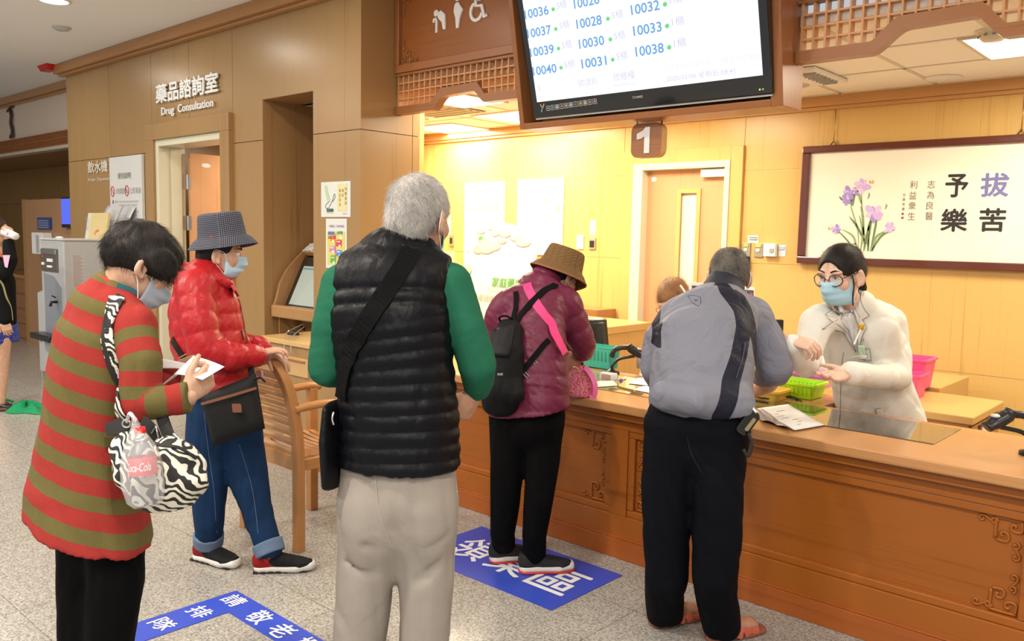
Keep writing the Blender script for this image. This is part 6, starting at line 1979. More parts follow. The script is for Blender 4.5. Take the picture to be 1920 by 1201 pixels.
def shoe(parent, heel, toe, mat_upper, mat_sole, w=0.048, hgt=0.075, name='shoe', extra=None, sole_h=0.026, ankle=None):
 """shoe between the heel and toe points on the floor"""
 heel, toe = Vector(heel), Vector(toe)
 d = (toe - heel); L = d.length; d.normalize()
 sd = d.cross(Z3)
 up = lambda a, z, x=0: heel + d * a * L + Z3 * z + sd * x
 so = Solid(0.005)
 so.add(Chain([up(.14, .045), up(.33, .05), up(.55, .042), up(.76, .034), up(.90, .030)], [(w * .72, .045), (w * .8, .045), (w * .92, .034), (w, .026), (w * .72, .02)], side=sd, k=.02),
           Chain([up(.16, .05), up(.2, hgt + .02)], [(w * .7, .04), (w * .66, .045)], side=sd, k=.02))
 so.cut(up(.2, sole_h * .6), (0, 0, -1)); so.cut(up(.2, hgt), (d.x * .15, d.y * .15, 1))
 u_ = solid_obj(name, [so], mat_upper, parent, it=1)
 s2 = Solid(0.005)
 s2.add(Chain([up(.13, .02), up(.4, .02), up(.7, .02), up(.91, .024)], [(w * .86, .03), (w * .84, .03), (w * 1.08, .03), (w * .78, .026)], side=sd, k=.02))
 s2.cut(up(0, 0.0015), (0, 0, -1)); s2.cut(up(0, sole_h), (-d.x * .06, -d.y * .06, 1))
 solid_obj('sole', [s2], mat_sole, u_, it=1)
 return u_
def person(label, loc, group=None):
 return loc, label
# ---------------------------------------------------------------- more garment helpers
def pillow(A, B, C_, D, thick, n=14, p=4, bow=0.0):
 """stuffed flat bag between four corners (A B bottom, C D top)"""
 A, B, C_, D = [Vector(q) for q in (A, B, C_, D)]
 nn = (B - A).cross(D - A).normalized()
 vs, fs = [], []
 for s_ in (1, -1):
  for j in range(n + 1):
   for i in range(n + 1):
    u, v = i / n, j / n
    q = (A * (1 - u) + B * u) * (1 - v) + (D * (1 - u) + C_ * u) * v
    e = (1 - abs(2 * u - 1) ** p) * (1 - abs(2 * v - 1) ** p)
    q = q + nn * s_ * thick * (e ** 0.5 if e > 0 else 0) + nn * bow * (1 - (2 * u - 1) ** 2)
    vs.append(q)
 w = n + 1
 for s_, o in ((0, 0), (1, w * w)):
  for j in range(n):
   for i in range(n):
    a = o + j * w + i
    f_ = (a, a + 1, a + w + 1, a + w)
    fs.append(f_ if s_ == 0 else f_[::-1])
 mb = MB()
 mb.add(vs, fs)
 return mb
def decal(mb, tree, A, B, C_, D, direction, off=0.004, n=8, m=0, reach=0.4):
 """cloth panel laid on a garment between four corners"""
 A, B, C_, D = [Vector(q) for q in (A, B, C_, D)]
 d = unit(direction)
 vs = []
 for j in range(n + 1):
  for i in range(n + 1):
   u, v = i / n, j / n
   q = (A * (1 - u) + B * u) * (1 - v) + (D * (1 - u) + C_ * u) * v
   hit = tree.ray_cast(q - d * reach, d)
   if hit[0] is not None and (hit[0] - q).length < 0.2:
    q = hit[0] - d * off
   vs.append(q)
 w = n + 1
 fs = [(j * w + i, j * w + i + 1, (j + 1) * w + i + 1, (j + 1) * w + i) for j in range(n) for i in range(n)]
 mb.add(vs, fs, m)
def bucket_hat(parent, C, M, rb, rt, h, brim, drop, mat, label=None, squash=(0.92, 1.06), soft=0.004, trim=None, seed=0):
 """sewn bucket hat: crown, sloping brim; C is the centre of the brim seam"""
 A = Matrix(M)
 C = Vector(C)
 prof = [(0.001, h + .004), (rt * .5, h + .003), (rt * .86, h - .002), (rt, h - .014), (rt + (rb - rt) * .5, h * .45), (rb, 0.0), (rb + brim * .35, -drop * .28), (rb + brim * .7, -drop * .62), (rb + brim, -drop),
   (rb + brim - .002, -drop - .004), (rb + brim * .6, -drop * .62), (rb - .004, -.006), (rb - .010, h * .4), (rt - .008, h - .02), (0.001, h - .008)]
 P = catmull([(a, 0, b) for a, b in prof], 3)
 n = 64
 rnd = WOB[seed]
 vs, uu, vv = [], [], []
 acc = 0
 for i, q in enumerate(P):
  if i: acc += (q - P[i - 1]).length
  for j in range(n):
   t = 2 * pi * j / n
   wob = 1 + soft / .1 * (sin(3 * t + rnd[0, 0] * 3) * .5 + sin(5 * t + rnd[1, 1] * 3) * .3) * (0.5 + q.x / rb * .5)
   r = q.x * wob
   z = q.z + soft * 1.2 * sin(2 * t + rnd[2, 2]) * min(1, q.x / rb)
   vs.append(C + A @ Vector((r * cos(t) * squash[0], r * sin(t) * squash[1], z)))
   uu.append(t * max(q.x, .07)); vv.append(acc)
 fs = [(i * n + j, i * n + (j + 1) % n, (i + 1) * n + (j + 1) % n, (i + 1) * n + j) for i in range(len(P) - 1) for j in range(n)]
 mb = MB(); mb.add(vs, fs)
 o = obj('bucket_hat', mb, mat, parent, smooth=True, label=label)
 for nm_, ar in (('hat_u', uu), ('hat_v', vv)):
  a = o.data.attributes.new(nm_, 'FLOAT', 'POINT'); a.data.foreach_set('value', np.array(ar, np.float32))
 if trim:
  q = MB()
  pts = []
  for j in range(n):
   t = 2 * pi * j / n
   i = 24
   pts.append(Vector(vs[i * n + j]))
  q.tube(pts, .004, 6, closed=True)
  obj('brim_piping', q, trim, o, smooth=True)
 return o
def attr_node(N, name):
 a = N.new('ShaderNodeAttribute'); a.attribute_name = name
 return a.outputs['Fac']
def math_node(N, L, op, a, b=None, c=None):
 m = N.new('ShaderNodeMath'); m.operation = op
 for i, v in enumerate((a, b, c)):
  if v is None: continue
  if isinstance(v, (int, float)): m.inputs[i].default_value = v
  else: L.new(v, m.inputs[i])
 return m.outputs[0]
def check_hat_material():
 m = bpy.data.materials.new('navy check cotton')
 nt, N, L, b = nodes_of(m)
 f = []
 for nm_ in ('hat_u', 'hat_v'):
  x = math_node(N, L, 'FRACT', math_node(N, L, 'MULTIPLY', attr_node(N, nm_), 1 / 0.0088))
  f.append(math_node(N, L, 'LESS_THAN', x, 0.26))
 s = math_node(N, L, 'MULTIPLY', math_node(N, L, 'ADD', f[0], f[1]), 0.5)
 L.new(ramp(N, L, s, [(0.0, (0.012, 0.013, 0.024)), (0.5, (0.095, 0.10, 0.135)), (1.0, (0.34, 0.34, 0.38))]), b.inputs['Base Color'])
 b.inputs['Roughness'].default_value = 0.85
 return m
def quilt_hat_material():
 m = bpy.data.materials.new('tan quilted suede')
 nt, N, L, b = nodes_of(m)
 u, v = attr_node(N, 'hat_u'), attr_node(N, 'hat_v')
 ln = []
 for sg_ in ('ADD', 'SUBTRACT'):
  x = math_node(N, L, 'FRACT', math_node(N, L, 'MULTIPLY', math_node(N, L, sg_, u, v), 1 / 0.034))
  ln.append(math_node(N, L, 'ABSOLUTE', math_node(N, L, 'SUBTRACT', x, 0.5)))
 s = math_node(N, L, 'MAXIMUM', ln[0], ln[1])
 L.new(ramp(N, L, s, [(0.40, (0.185, 0.105, 0.042)), (0.475, (0.155, 0.085, 0.032)), (0.5, (0.10, 0.05, 0.02))]), b.inputs['Base Color'])
 b.inputs['Roughness'].default_value = 0.9
 b.inputs['Specular IOR Level'].default_value = 0.2
 inv = math_node(N, L, 'SUBTRACT', 0.5, s)
 bump(N, L, b, inv, 0.5, 0.01)
 return m
def stripe_material():
 m = bpy.data.materials.new('red and olive striped knit')
 nt, N, L, b = nodes_of(m)
 x = math_node(N, L, 'FRACT', attr_node(N, 'stripe'))
 s = math_node(N, L, 'LESS_THAN', x, 0.54)
 v = coords(N, L)
 n1 = noise(N, L, v, 520, 2, 0.6)
 r1 = ramp(N, L, n1, [(0.3, (0.27, 0.026, 0.021)), (0.7, (0.345, 0.040, 0.034))])
 r2 = ramp(N, L, n1, [(0.3, (0.105, 0.088, 0.028)), (0.7, (0.15, 0.125, 0.045))])
 mx = N.new('ShaderNodeMixRGB'); L.new(s, mx.inputs[0]); L.new(r2, mx.inputs[1]); L.new(r1, mx.inputs[2])
 L.new(mx.outputs[0], b.inputs['Base Color'])
 b.inputs['Roughness'].default_value = 0.9
 b.inputs['Specular IOR Level'].default_value = 0.15
 bump(N, L, b, n1, 0.25, 0.002)
 return m
def zebra_material():
 m = bpy.data.materials.new('zebra print cloth')
 nt, N, L, b = nodes_of(m)
 v = coords(N, L, (1, 1, 1), 'Object', (0.3, 0.5, 0.4))
 w = N.new('ShaderNodeTexWave'); w.wave_type = 'BANDS'; w.bands_direction = 'DIAGONAL'
 w.inputs['Scale'].default_value = 17; w.inputs['Distortion'].default_value = 13.0; w.inputs['Detail'].default_value = 1.5; w.inputs['Detail Scale'].default_value = 1.1
 L.new(v, w.inputs['Vector'])
 L.new(ramp(N, L, w.outputs['Fac'], [(0.47, (0.012, 0.011, 0.011)), (0.53, (0.72, 0.68, 0.58))]), b.inputs['Base Color'])
 b.inputs['Roughness'].default_value = 0.7
 return m
def two_tone(name, attr, c1, c2, rough=0.6, noise_scale=600):
 """c1 where the attribute is negative, c2 where positive"""
 m = bpy.data.materials.new(name)
 nt, N, L, b = nodes_of(m)
 s = math_node(N, L, 'GREATER_THAN', attr_node(N, attr), 0.0)
 n1 = noise(N, L, coords(N, L), noise_scale, 2, 0.5)
 mx = N.new('ShaderNodeMixRGB'); L.new(s, mx.inputs[0]); mx.inputs[1].default_value = (*c1, 1); mx.inputs[2].default_value = (*c2, 1)
 L.new(mx.outputs[0], b.inputs['Base Color'])
 b.inputs['Roughness'].default_value = rough
 b.inputs['Specular IOR Level'].default_value = 0.2
 wrinkles(N, L, b, n1, 0.1, 0.001, 0.5, 8.0, 0.035)
 return m
def poly_dist(V, pts):
 P = np.array([tuple(p) for p in pts], float)
 n_ = np.array(tuple(vF)); P = P - (P @ n_)[:, None] * n_
 best = np.full(len(V), 9.0)
 for a, b in zip(P, P[1:]):
  ab = b - a
  t = np.clip(((V - a) @ ab) / (ab @ ab), 0, 1)
  best = np.minimum(best, np.linalg.norm(V - (a + t[:, None] * ab), axis=1))
 return best
def chain_s(chains):
 """arc length along whichever chain is nearest, with an offset per chain"""
 def fn(V, want=None):
  best = np.full(len(V), 9.0); S = np.zeros(len(V))
  for c, pitch, off in chains:
   d, s = c.dist(V[:, 0], V[:, 1], V[:, 2], True)
   m = d < best
   best = np.where(m, d, best); S = np.where(m, s / pitch + off, S)
  return S
 return fn
def puffer(name, color, rough=0.38):
 m = plain(name, color, rough, spec=0.3)
 nt = m.node_tree; N, L, b = nt.nodes, nt.links, nt.nodes['Principled BSDF']
 n_ = noise(N, L, coords(N, L), 30, 4, 0.6, 0.8); bump(N, L, b, n_, 0.28, 0.010)
 return m
BLACK_TROUSER = fabric('black trouser cloth', (0.003, 0.003, 0.0036), (0.002, 0.002, 0.0024), 700, 0.85, 0.15, 0.1)
BLUE_MASK = plain('pale blue mask', (0.42, 0.62, 0.74), 0.75)
# ================================================================= man in the black quilted vest
vR = RIGHT.copy(); vR.z = 0; vR.normalize()
vF = Vector((-vR.y, vR.x, 0))
def dirn(r, f, u=0.0):
 """direction given by right, away and up amounts as seen from the hall"""
 return (vR * r + vF * f + Z3 * u).normalized()
def make_vest_man():
 base = Vector(((-1.709,1.441,0)))
 bf = dirn(0.12, 1)
 bs = bf.cross(Z3)
 trunk = [(-1.819,1.531,.817), (-1.829,1.535,.912), (-1.84,1.543,1.047), (-1.855,1.548,1.184), (-1.879,1.545,1.321), (-1.894,1.559,1.42), (-1.89,1.585,1.486), (-1.885,1.609,1.533)]
 tr = [(.170, .135), (.172, .135), (.168, .135), (.160, .13), (.172, .135), (.168, .125), (.118, .095), (.072, .075)]
 armL = [(-1.994,1.467,1.417), (-2.002,1.43,1.303), (-2.019,1.425,1.177), (-2.1,1.535,1.131), (-2.151,1.677,1.117)]
 aLr = [.066, .056, .053, .050, .040]
 armR = [(-1.769,1.672,1.424), (-1.716,1.691,1.311), (-1.697,1.72,1.195), (-1.719,1.748,1.145), (-1.748,1.77,1.103)]
 aRr = [.066, .056, .056, .048, .038]
 hipL = [(-1.868,1.482,.785), (-1.856,1.438,.579), (-1.854,1.417,.412), (-1.854,1.401,.194), (-1.843,1.385,-.001)]
 hipR = [(-1.766,1.575,.788), (-1.722,1.561,.583), (-1.714,1.544,.416), (-1.71,1.533,.198), (-1.696,1.519,.003)]
 lr = [(.092, .11), (.079, .085), (.071, .078), (.068, .075), (.066, .075)]
 hC = Vector((-1.872,1.645,1.613))
 hM = frame_of(dirn(0.42, 0.90, -0.14), (0, 0, 1))
 hs, W, E = head_solid(hC, hM, Vector((-1.867,1.606,1.49)), s=1.0)
 under = Solid(0.014)
 under.add(Chain(trunk[:-1], [(a * .86, b * .86) for a, b in tr[:-1]], bs), Chain(armL, [r * .75 for r in aLr]), Chain(armR, [r * .75 for r in aRr]))
 for l in (hipL, hipR): under.add(Chain(l, [(a * .8, b * .8) for a, b in lr], bs))
 under.add(Chain([trunk[-2], (-1.872,1.604,1.509)], [.06, .055]))
 hr = hand_solid((-1.734,1.755,1.101), dirn(-0.36, 0.02, -0.50), dirn(0.55, -0.70, -0.25), thumb=1, curls=[(25, 30, 20), (35, 42, 25), (45, 48, 30), (55, 52, 35)], spread=.4, thumb_pose=(.5, .3))
 hl = hand_solid((-2.154,1.702,1.116), dirn(0.8, 0.5, -0.1), dirn(-0.3, .2, .9), thumb=1)
 body = solid_obj('person', [hs, under, hr, hl], SKIN_B, None, base, label='white haired man in black quilted vest and green sleeves, seen from behind', it=1)
 tag(body, None, 'person')
 # green sweater
 sw = Solid(0.007)
 sw.add(Chain(armL, aLr, k=.03), Chain(armR, aRr, k=.03), Chain(trunk[2:-1], [(a * .93, b * .93) for a, b in tr[2:-1]], bs, k=.03))
 sw.cut((-1.748,1.77,1.097), Vector((-1.748,1.77,1.097)) - Vector((-1.714,1.742,1.166)))
 sw.warp(folds(.0022, 28, 2))
 swm = fabric('green knit', (0.021, 0.135, 0.078), (0.016, 0.108, 0.062), 500, 0.8, 0.15, 0.15)
 sweater = solid_obj('sweater', [sw], swm, body)
 # vest with horizontal baffles
 ve = Solid(0.0065)
 ve.add(Chain(trunk[1:], [(a + .002, b + .002) for a, b in tr[1:]], bs, k=.02, quilt=(.0425, .0085, .02)))
 ve.add(Chain([(-1.969,1.492,1.438), (-1.889,1.572,1.483), (-1.796,1.651,1.446)], [(.050, .070), (.062, .08), (.050, .070)], bf, k=.04))
 for s_, a_ in ((-1, armL), (1, armR)):
  ve.sub(Chain([Vector(a_[0]) + bs * s_ * .055 + Z3 * .035, Vector(a_[1]) + bs * s_ * .035, Vector(a_[2]) + bs * s_ * .03], [.062, .056, .05], k=.012))
 ve.cut(Vector(trunk[1]) - Z3 * .0, (-.02, 0, -1))
 ve.warp(folds(.002, 60, 4, bs))
 VEST = plain('black nylon', (0.0035, 0.0038, 0.006), 0.40, spec=0.16)
 nt = VEST.node_tree; N, L, b = nt.nodes, nt.links, nt.nodes['Principled BSDF']
 n_ = noise(N, L, coords(N, L, (1, 1, .55)), 34, 4, 0.6, 0.6); bump(N, L, b, n_, 0.3, 0.010)
 vest = solid_obj('quilted_vest', [ve], VEST, body)
 co = Solid(0.005)
 cU = unit(Vector(hC) - Vector((-1.872,1.604,1.505)))
 c0, c1 = Vector((-1.87,1.588,1.475)), Vector((-1.884,1.619,1.552))
 co.add(Chain([c0, (c0 + c1) / 2, c1], [(.096, .096), (.086, .090), (.080, .086)], bs, k=.01, quilt=(.028, .004, .01)))
 co.sub(Chain([c0, c1 + cU * .06], [(.062, .066), (.068, .072)], bs, k=.006))
 co.cut(c1 + Z3 * .006, (bs * .35 + bf * -.05 + Z3))
 solid_obj('collar', [co], VEST, vest)
 # trousers
 tr_ = Solid(0.008)
 tr_.add(Chain([(-1.83,1.536,.921), (-1.819,1.531,.817), (-1.819,1.533,.73)], [(.163, .125), (.166, .135), (.13, .12)], bs, k=.04))
 for l in (hipL, hipR): tr_.add(Chain(l, lr, bs, k=.035))
 tr_.add(Ell((-1.83,1.444,.749), (.080, .075, .10), np.array(frame_of(bf)), .04), Ell((-1.721,1.543,.752), (.080, .075, .10), np.array(frame_of(bf)), .04))
 for P_, r_ in (([(-1.723,1.431,.935), (-1.714,1.425,.835), (-1.71,1.43,.746), (-1.717,1.44,.666)], .007), ([(-1.712,1.424,.709), (-1.761,1.393,.712), (-1.843,1.375,.732)], .004), ([(-1.698,1.435,.695), (-1.653,1.491,.707), (-1.635,1.566,.745)], .004),
                   ([(-1.739,1.428,.625), (-1.789,1.398,.634), (-1.851,1.372,.662)], .003), ([(-1.707,1.455,.604), (-1.679,1.496,.623), (-1.647,1.546,.671)], .004), ([(-1.745,1.402,.877), (-1.728,1.407,.792), (-1.712,1.424,.717)], .003)):
  tr_.sub(Chain(P_, [r_ * .5] + [r_] * (len(P_) - 2) + [r_ * .4], k=.022))
 tr_.sub(Ell(Vector((-1.709,1.417,.637)), (.018, .06, .07), np.array(frame_of(bf)), .03))
 tr_.cut(Vector((-1.836,1.389,-.01)), (0, 0, -1))
 tr_.warp(folds(.006, 15, 7, (bs * .8 + Z3 * .35)))
 TR = fabric('stone twill', (0.315, 0.28, 0.25), (0.275, 0.24, 0.21), 700, 0.85, 0.12, 0.1, 5, 0.8)
 trs = solid_obj('trousers', [tr_], TR, body)
 t_tr = tree_of(trs)
 p = MB()
 band_on(p, t_tr, [(-1.694,1.627,.887), (-1.682,1.615,.721), (-1.672,1.604,.569), (-1.67,1.587,.432)], -vR * .8 + vF * .5, .003, .002, .001)
 band_on(p, t_tr, [(-1.782,1.415,.919), (-1.764,1.417,.81), (-1.73,1.434,.709)], vF, .003, .002, .001)
 obj('seam', p, plain('stone seam', (0.33, 0.29, 0.245), 0.8), trs)
 for l in (hipL, hipR):
  a = Vector(l[-1]); a.z = 0
  shoe(body, a - bf * .09, a + bf * .18, plain('dark brown leather', (0.03, 0.02, 0.015), 0.4), BLACK)
 # hair
 ha = Solid(0.004)
 ha.add(E((0, -.012, .037), (.083, .103, .093), .0), E((0, -.055, -.02), (.070, .055, .060), .03))
 A = np.array(hM)
 ha.cut(W(0, .060, .05), hM @ Vector((0, 1, -.42)))
 ha.cut(W(0, -.05, -.078), hM @ Vector((0, .35, -1)))
 for sx in (-1, 1):
  ha.sub(E((sx * .088, .012, -.022), (.03, .034, .042), .012))
 hair = solid_obj('hair', [ha], GREY_HAIR, body, it=2)
 cr = W(-.015, -.065, .105)
 SILVER = hair_material('silver hairs', (0.20, 0.19, 0.185), (0.66, 0.63, 0.60), 0.5, 16)
 strands('hair_strands', body, hair, SILVER, 9000, .026, lambda P: P - cr + np.array(hM @ Vector((0, .03, -.02))) * 0.5, .30, .00035, 3)
 face_mask(body, W, hM, plain('aqua mask', (0.20, 0.55, 0.52), 0.7))
 eyes(body, hC, hM)
 # cross-body strap and bag
 tt = tree_of(vest, sweater)
 bg = thing('crossbody_bag', 'black crossbody bag with wide strap worn by the man in the quilted vest', 'bag', (-1.911,1.375,.984))
 p = MB()
 band_on(p, tt, [(-1.801,1.562,1.526), (-1.779,1.492,1.465), (-1.793,1.443,1.393), (-1.824,1.404,1.313), (-1.845,1.375,1.247), (-1.872,1.368,1.171), (-1.886,1.374,1.109)], vF, .052, .004, .006, 8)
 obj('strap', p, fabric('black webbing', (0.004, 0.004, 0.0045), (0.003, 0.003, 0.003), 900, 0.7, 0.3, 0.1), bg)
 so = Solid(0.006)
 side = dirn(.1, 1)
 so.add(Chain([(-1.974,1.425,1.071), (-1.969,1.417,.982), (-1.956,1.412,.86)], [(.11, .020), (.12, .026), (.115, .021)], side, k=.01))
 solid_obj('pouch', [so], plain('black nylon bag', (0.005, 0.005, 0.006), 0.45, spec=.2), bg)
 p = MB(); p.tube(catmull([(-1.879,1.349,1.081), (-1.877,1.342,1.063), (-1.872,1.344,1.047)], 4), .003, 6); obj('clasp', p, CHROME, bg, smooth=True)
make_vest_man()
# ================================================================= woman in the red puffer jacket
def make_red_woman():
 bf = dirn(.97, .22); bs = bf.cross(Z3)
 base = Vector((-3.5, 1.99, 0))
 trunk = [(-3.629,1.959,.786), (-3.653,1.952,.898), (-3.677,1.938,1.048), (-3.701,1.934,1.185), (-3.713,1.937,1.284), (-3.704,1.954,1.347), (-3.679,1.968,1.388)]
 tr = [(.185, .150), (.185, .158), (.185, .165), (.185, .158), (.175, .130), (.120, .095), (.070, .068)]
 aN = [(-3.594,1.829,1.295), (-3.525,1.807,1.169), (-3.481,1.816,1.042), (-3.435,1.908,1.007), (-3.439,2.038,.997)]
 aNr = [.078, .074, .070, .060, .047]
 aF = [(-3.829,2.047,1.274), (-3.826,2.108,1.1), (-3.788,2.128,.995), (-3.676,2.15,1.005), (-3.58,2.156,1.01)]
 aFr = [.075, .07, .062, .052, .042]
 l1 = [(-3.637,1.926,.789), (-3.625,1.898,.605), (-3.616,1.892,.404), (-3.62,1.889,.211), (-3.655, 1.905, .095)]
 l2 = [(-3.608,2.018,.781), (-3.547,2.022,.598), (-3.485,2.025,.405), (-3.425,2.041,.223), (-3.345, 2.045, .095)]
 lr = [(.105, .115), (.095, .10), (.082, .085), (.068, .068), (.058, .058)]
 hC = Vector((-3.655,1.986,1.456)); hM = frame_of(dirn(.96, .22, -.10))
 hs, W, E = head_solid(hC, hM, Vector((-3.682,1.965,1.385)), s=.97)
 under = Solid(.016)
 under.add(Chain(trunk[:-1], [(a * .82, b * .82) for a, b in tr[:-1]], bs), Chain(aN, [r * .7 for r in aNr]), Chain(aF, [r * .7 for r in aFr]))
 for l in (l1, l2): under.add(Chain(l, [(a * .75, b * .75) for a, b in lr], bs))
 # far hand droops over the chair, near hand rests on it
 hF = hand_solid((-3.555,2.164,1.004), dirn(.80, .05, -.42), dirn(.30, -.1, .95), thumb=1, curl=(18, 22, 15), spread=.4, s=.95, thumb_pose=(.7, .8))
 hN = hand_solid((-3.495,2.082,.995), dirn(.80, .35, .20), dirn(-.25, -.25, .95), thumb=-1, curl=(18, 30, 30), s=.95, thumb_pose=(.5, .5))
 body = solid_obj('person', [hs, under, hF, hN], SKIN_A, None, base, label='woman in red puffer jacket and checked bucket hat, hands on the armchair', it=1)
 tag(body, None, 'person')
 RED = puffer('red nylon', (0.40, 0.012, 0.017), .36)
 ja = Solid(.0065)
 ja.add(Chain(trunk, tr, bs, k=.03, quilt=(.078, .007, .01)), Chain(aN, aNr, k=.03, quilt=(.080, .007, .03)), Chain(aF, aFr, k=.03, quilt=(.085, .011, 0)))
 ja.add(Chain([(-3.602,1.854,1.335), (-3.704,1.944,1.377), (-3.8,2.027,1.328)], [.07, .07, .065], k=.03))
 ja.cut((-3.64,1.955,.828), Vector((0, 0, -1)) + bf * .0)
 ja.cut((-3.443,2.049,.996), dirn(1, .15, 0.05)) if False else None
 ja.warp(folds(.003, 45, 3))
 jacket = solid_obj('puffer_jacket', [ja], RED, body)
 ho = Solid(.006)
 ring = [(-3.561,1.972,1.324), (-3.576,1.908,1.354), (-3.67,1.879,1.37), (-3.785,1.896,1.364), (-3.832,1.963,1.371), (-3.79,2.027,1.362), (-3.71,2.055,1.332)]
 ho.add(Chain(catmull(ring, 3), [.024] * 4 + [.036] * 4 + [.050] * 6 + [.036] * 3 + [.024] * 2, k=.02))
 ho.add(Ell((-3.778,1.887,1.35), (.055, .095, .055), np.array(frame_of(bf)), .03))
 ho.warp(folds(.004, 60, 6))
 solid_obj('hood', [ho], RED, jacket)
 co = MB()
 co.sheet(lambda u, v: Vector((-3.57,1.967,1.348)) * (1 - u) * (1 - v) + Vector((-3.516,1.981,1.294)) * u * (1 - v) + Vector((-3.558,2.021,1.263)) * u * v + Vector((-3.653,2.029,1.36)) * (1 - u) * v, 6, 6)
 obj('collar_flap', co, RED, jacket, smooth=True, solid=.012, bevel=.003)
 p = MB(); p.prism([(0, 0), (1, 0), (1, 1), (0, 1)], (-3.59,1.959,1.325), Vector((-3.566,1.964,1.302)) - Vector((-3.59,1.959,1.325)), Vector((0, 0, .03)), bf * .012)
 obj('shirt_collar', p, PAPER, body)
 t_j = tree_of(jacket)
 p = MB(); band_on(p, t_j, [(-3.597,2.024,1.251), (-3.569,2.033,1.127), (-3.542,2.041,1.003), (-3.514,2.048,.867)], -bf, .006, .003, .003)
 obj('zip', p, plain('dark zip', (0.12, 0.012, 0.015), .5), jacket)
 p = MB(); band_on(p, t_j, [(-3.446,1.966,1.108), (-3.435,1.97,1.065)], dirn(-.3, 1), .006, .004, .004, 4)
 obj('zip_pull', p, MATT_BLACK, jacket)
 # jeans
 je = Solid(.0075)
 je.add(Chain([(-3.632,1.967,.861), (-3.621,1.962,.749)], [(.16, .14), (.15, .145)], bs, k=.04))
 for l in (l1, l2): je.add(Chain(l, lr, bs, k=.03))
 je.cut((0, 0, .075), (0, 0, -1)); je.warp(folds(.005, 24, 5, bf))
 DEN = fabric('indigo denim', (0.012, 0.036, 0.095), (0.008, 0.024, 0.065), 420, .8, .2, .1)
 jeans = solid_obj('jeans', [je], DEN, body)
 for l in (l1, l2):
  a = Vector(l[-1]); b = Vector(l[-2])
  d = (b - a).normalized()
  cu = Solid(.005); cu.add(Chain([a - d * .01, a + d * .05], [(.068, .068), (.072, .072)], bs, k=.01)); cu.cut(a - d * .015, -d); cu.cut(a + d * .045, d)
  solid_obj('cuff', [cu], fabric('washed denim', (0.15, 0.21, 0.31), (0.11, 0.16, 0.25), 420, .8, .2, .1), jeans)
 t_d = tree_of(jeans)
 p = MB()
 band_on(p, t_d, [(-3.538,1.834,.754), (-3.519,1.826,.562), (-3.49,1.825,.37), (-3.513,1.844,.16)], vF, .003, .002, .001)
 band_on(p, t_d, [(-3.423,1.916,.589), (-3.369,1.942,.422), (-3.356,1.991,.189)], vF, .003, .002, .001)
 obj('seam', p, plain('denim seam', (0.06, 0.10, 0.2), .8), jeans)
 UP = two_tone('black and red knit', 'heel', (0.012, 0.012, 0.013), (0.26, 0.012, 0.014), .8)
 for (h_, t_) in (((-3.738, 1.880), (-3.470, 1.955)), ((-3.402, 1.985), (-3.215, 2.205))):
  h_, t_ = Vector((*h_, 0)), Vector((*t_, 0)); d = (t_ - h_).normalized()
  s_ = shoe(body, h_, t_, UP, plain('white foam sole', (0.72, 0.70, 0.66), .6), .05, .095)
  V, F = o_mesh[s_.name]
  a = s_.data.attributes.new('heel', 'FLOAT', 'POINT')
  u = (V - np.array(h_)) @ np.array(d)
  a.data.foreach_set('value', (0.105 - u - (V[:, 2] - .03) * .9).astype(np.float32))
  p = MB(); p.obox(h_ + d * .13 + Z3 * .004, d * .12, d.cross(Z3) * .04, Z3 * .003);
  for k in range(7): p.obox(h_ + d * (.02 + k * .035) + Z3 * .006, d * .010, d.cross(Z3) * .043, Z3 * .005)
  obj('tread', p, plain('dark tread', (0.04, 0.015, 0.015), .7), s_)
  an = Solid(.005); an.add(Chain([h_ + d * .07 + Z3 * .05, h_ + d * .068 + Z3 * .12], [.040, .042])); solid_obj('sock', [an], plain('red sock', (0.40, 0.015, 0.02), .8), s_)
 # head
 ha = Solid(.004)
 ha.add(E((0, -.012, .03), (.080, .100, .09), .0), E((0, -.06, -.025), (.062, .05, .05), .03))
 ha.cut(W(0, .055, .03), hM @ Vector((0, 1, -.3))); ha.cut(W(0, -.05, -.045), hM @ Vector((0, .5, -1)))
 for sx in (-1, 1): ha.sub(E((sx * .088, .012, -.03), (.03, .034, .042), .01))
 solid_obj('hair', [ha], BLACK_HAIR, body)
 eyes(body, hC, hM, .97); brows(body, W, BLACK_HAIR)
 face_mask(body, W, hM, BLUE_MASK, top=.002)
 bucket_hat(body, (-3.655,1.998,1.54), frame_of(dirn(.97, .2, .12), dirn(-.18, 0, 1)), .104, .092, .108, .042, .048, check_hat_material(), 'navy and white checked bucket hat', seed=2)
 p = MB(); q = Vector((-3.58,1.902,1.54)); p.obox(q, vR * .006, vF * .002, Z3 * .004); obj('hat_tag', p, plain('red tag', (0.4, 0.02, 0.03), .6), body)
 # black shoulder bag
 bg = thing('shoulder_bag', 'flat black shoulder bag with brown trim on the hip of the woman in red', 'bag', (-3.362,1.885,.751))
 BLK = plain('black canvas', (0.006, 0.006, 0.006), .65, spec=.25)
 mb = pillow((-3.403,1.803,.622), (-3.276,1.983,.695), (-3.344,1.981,.934), (-3.474,1.782,.839), .03, 14, 5)
 obj('pouch', mb, BLK, bg, smooth=True)
 p = MB()
 a, b = Vector((-3.428,1.763,.812)), Vector((-3.303,1.958,.877))
 strap(p, [a + (b - a) * k / 8 - vF * .012 * sin(pi * k / 8) for k in range(9)], .012, .004, -vF); obj('trim', p, plain('saddle leather', (0.20, 0.075, 0.04), .5), bg, label='brown leather trim')
 p = MB(); q = Vector((-3.309,1.865,.798)); p.prism(rounded(-.02, .02, -.019, .019, .006), q, vR, unit(Z3 + vR * -.08), vF * .004); obj('patch', p, plain('saddle leather', (0, 0, 0)), bg, label='brown leather patch')
 t2 = tree_of(jacket, jeans)
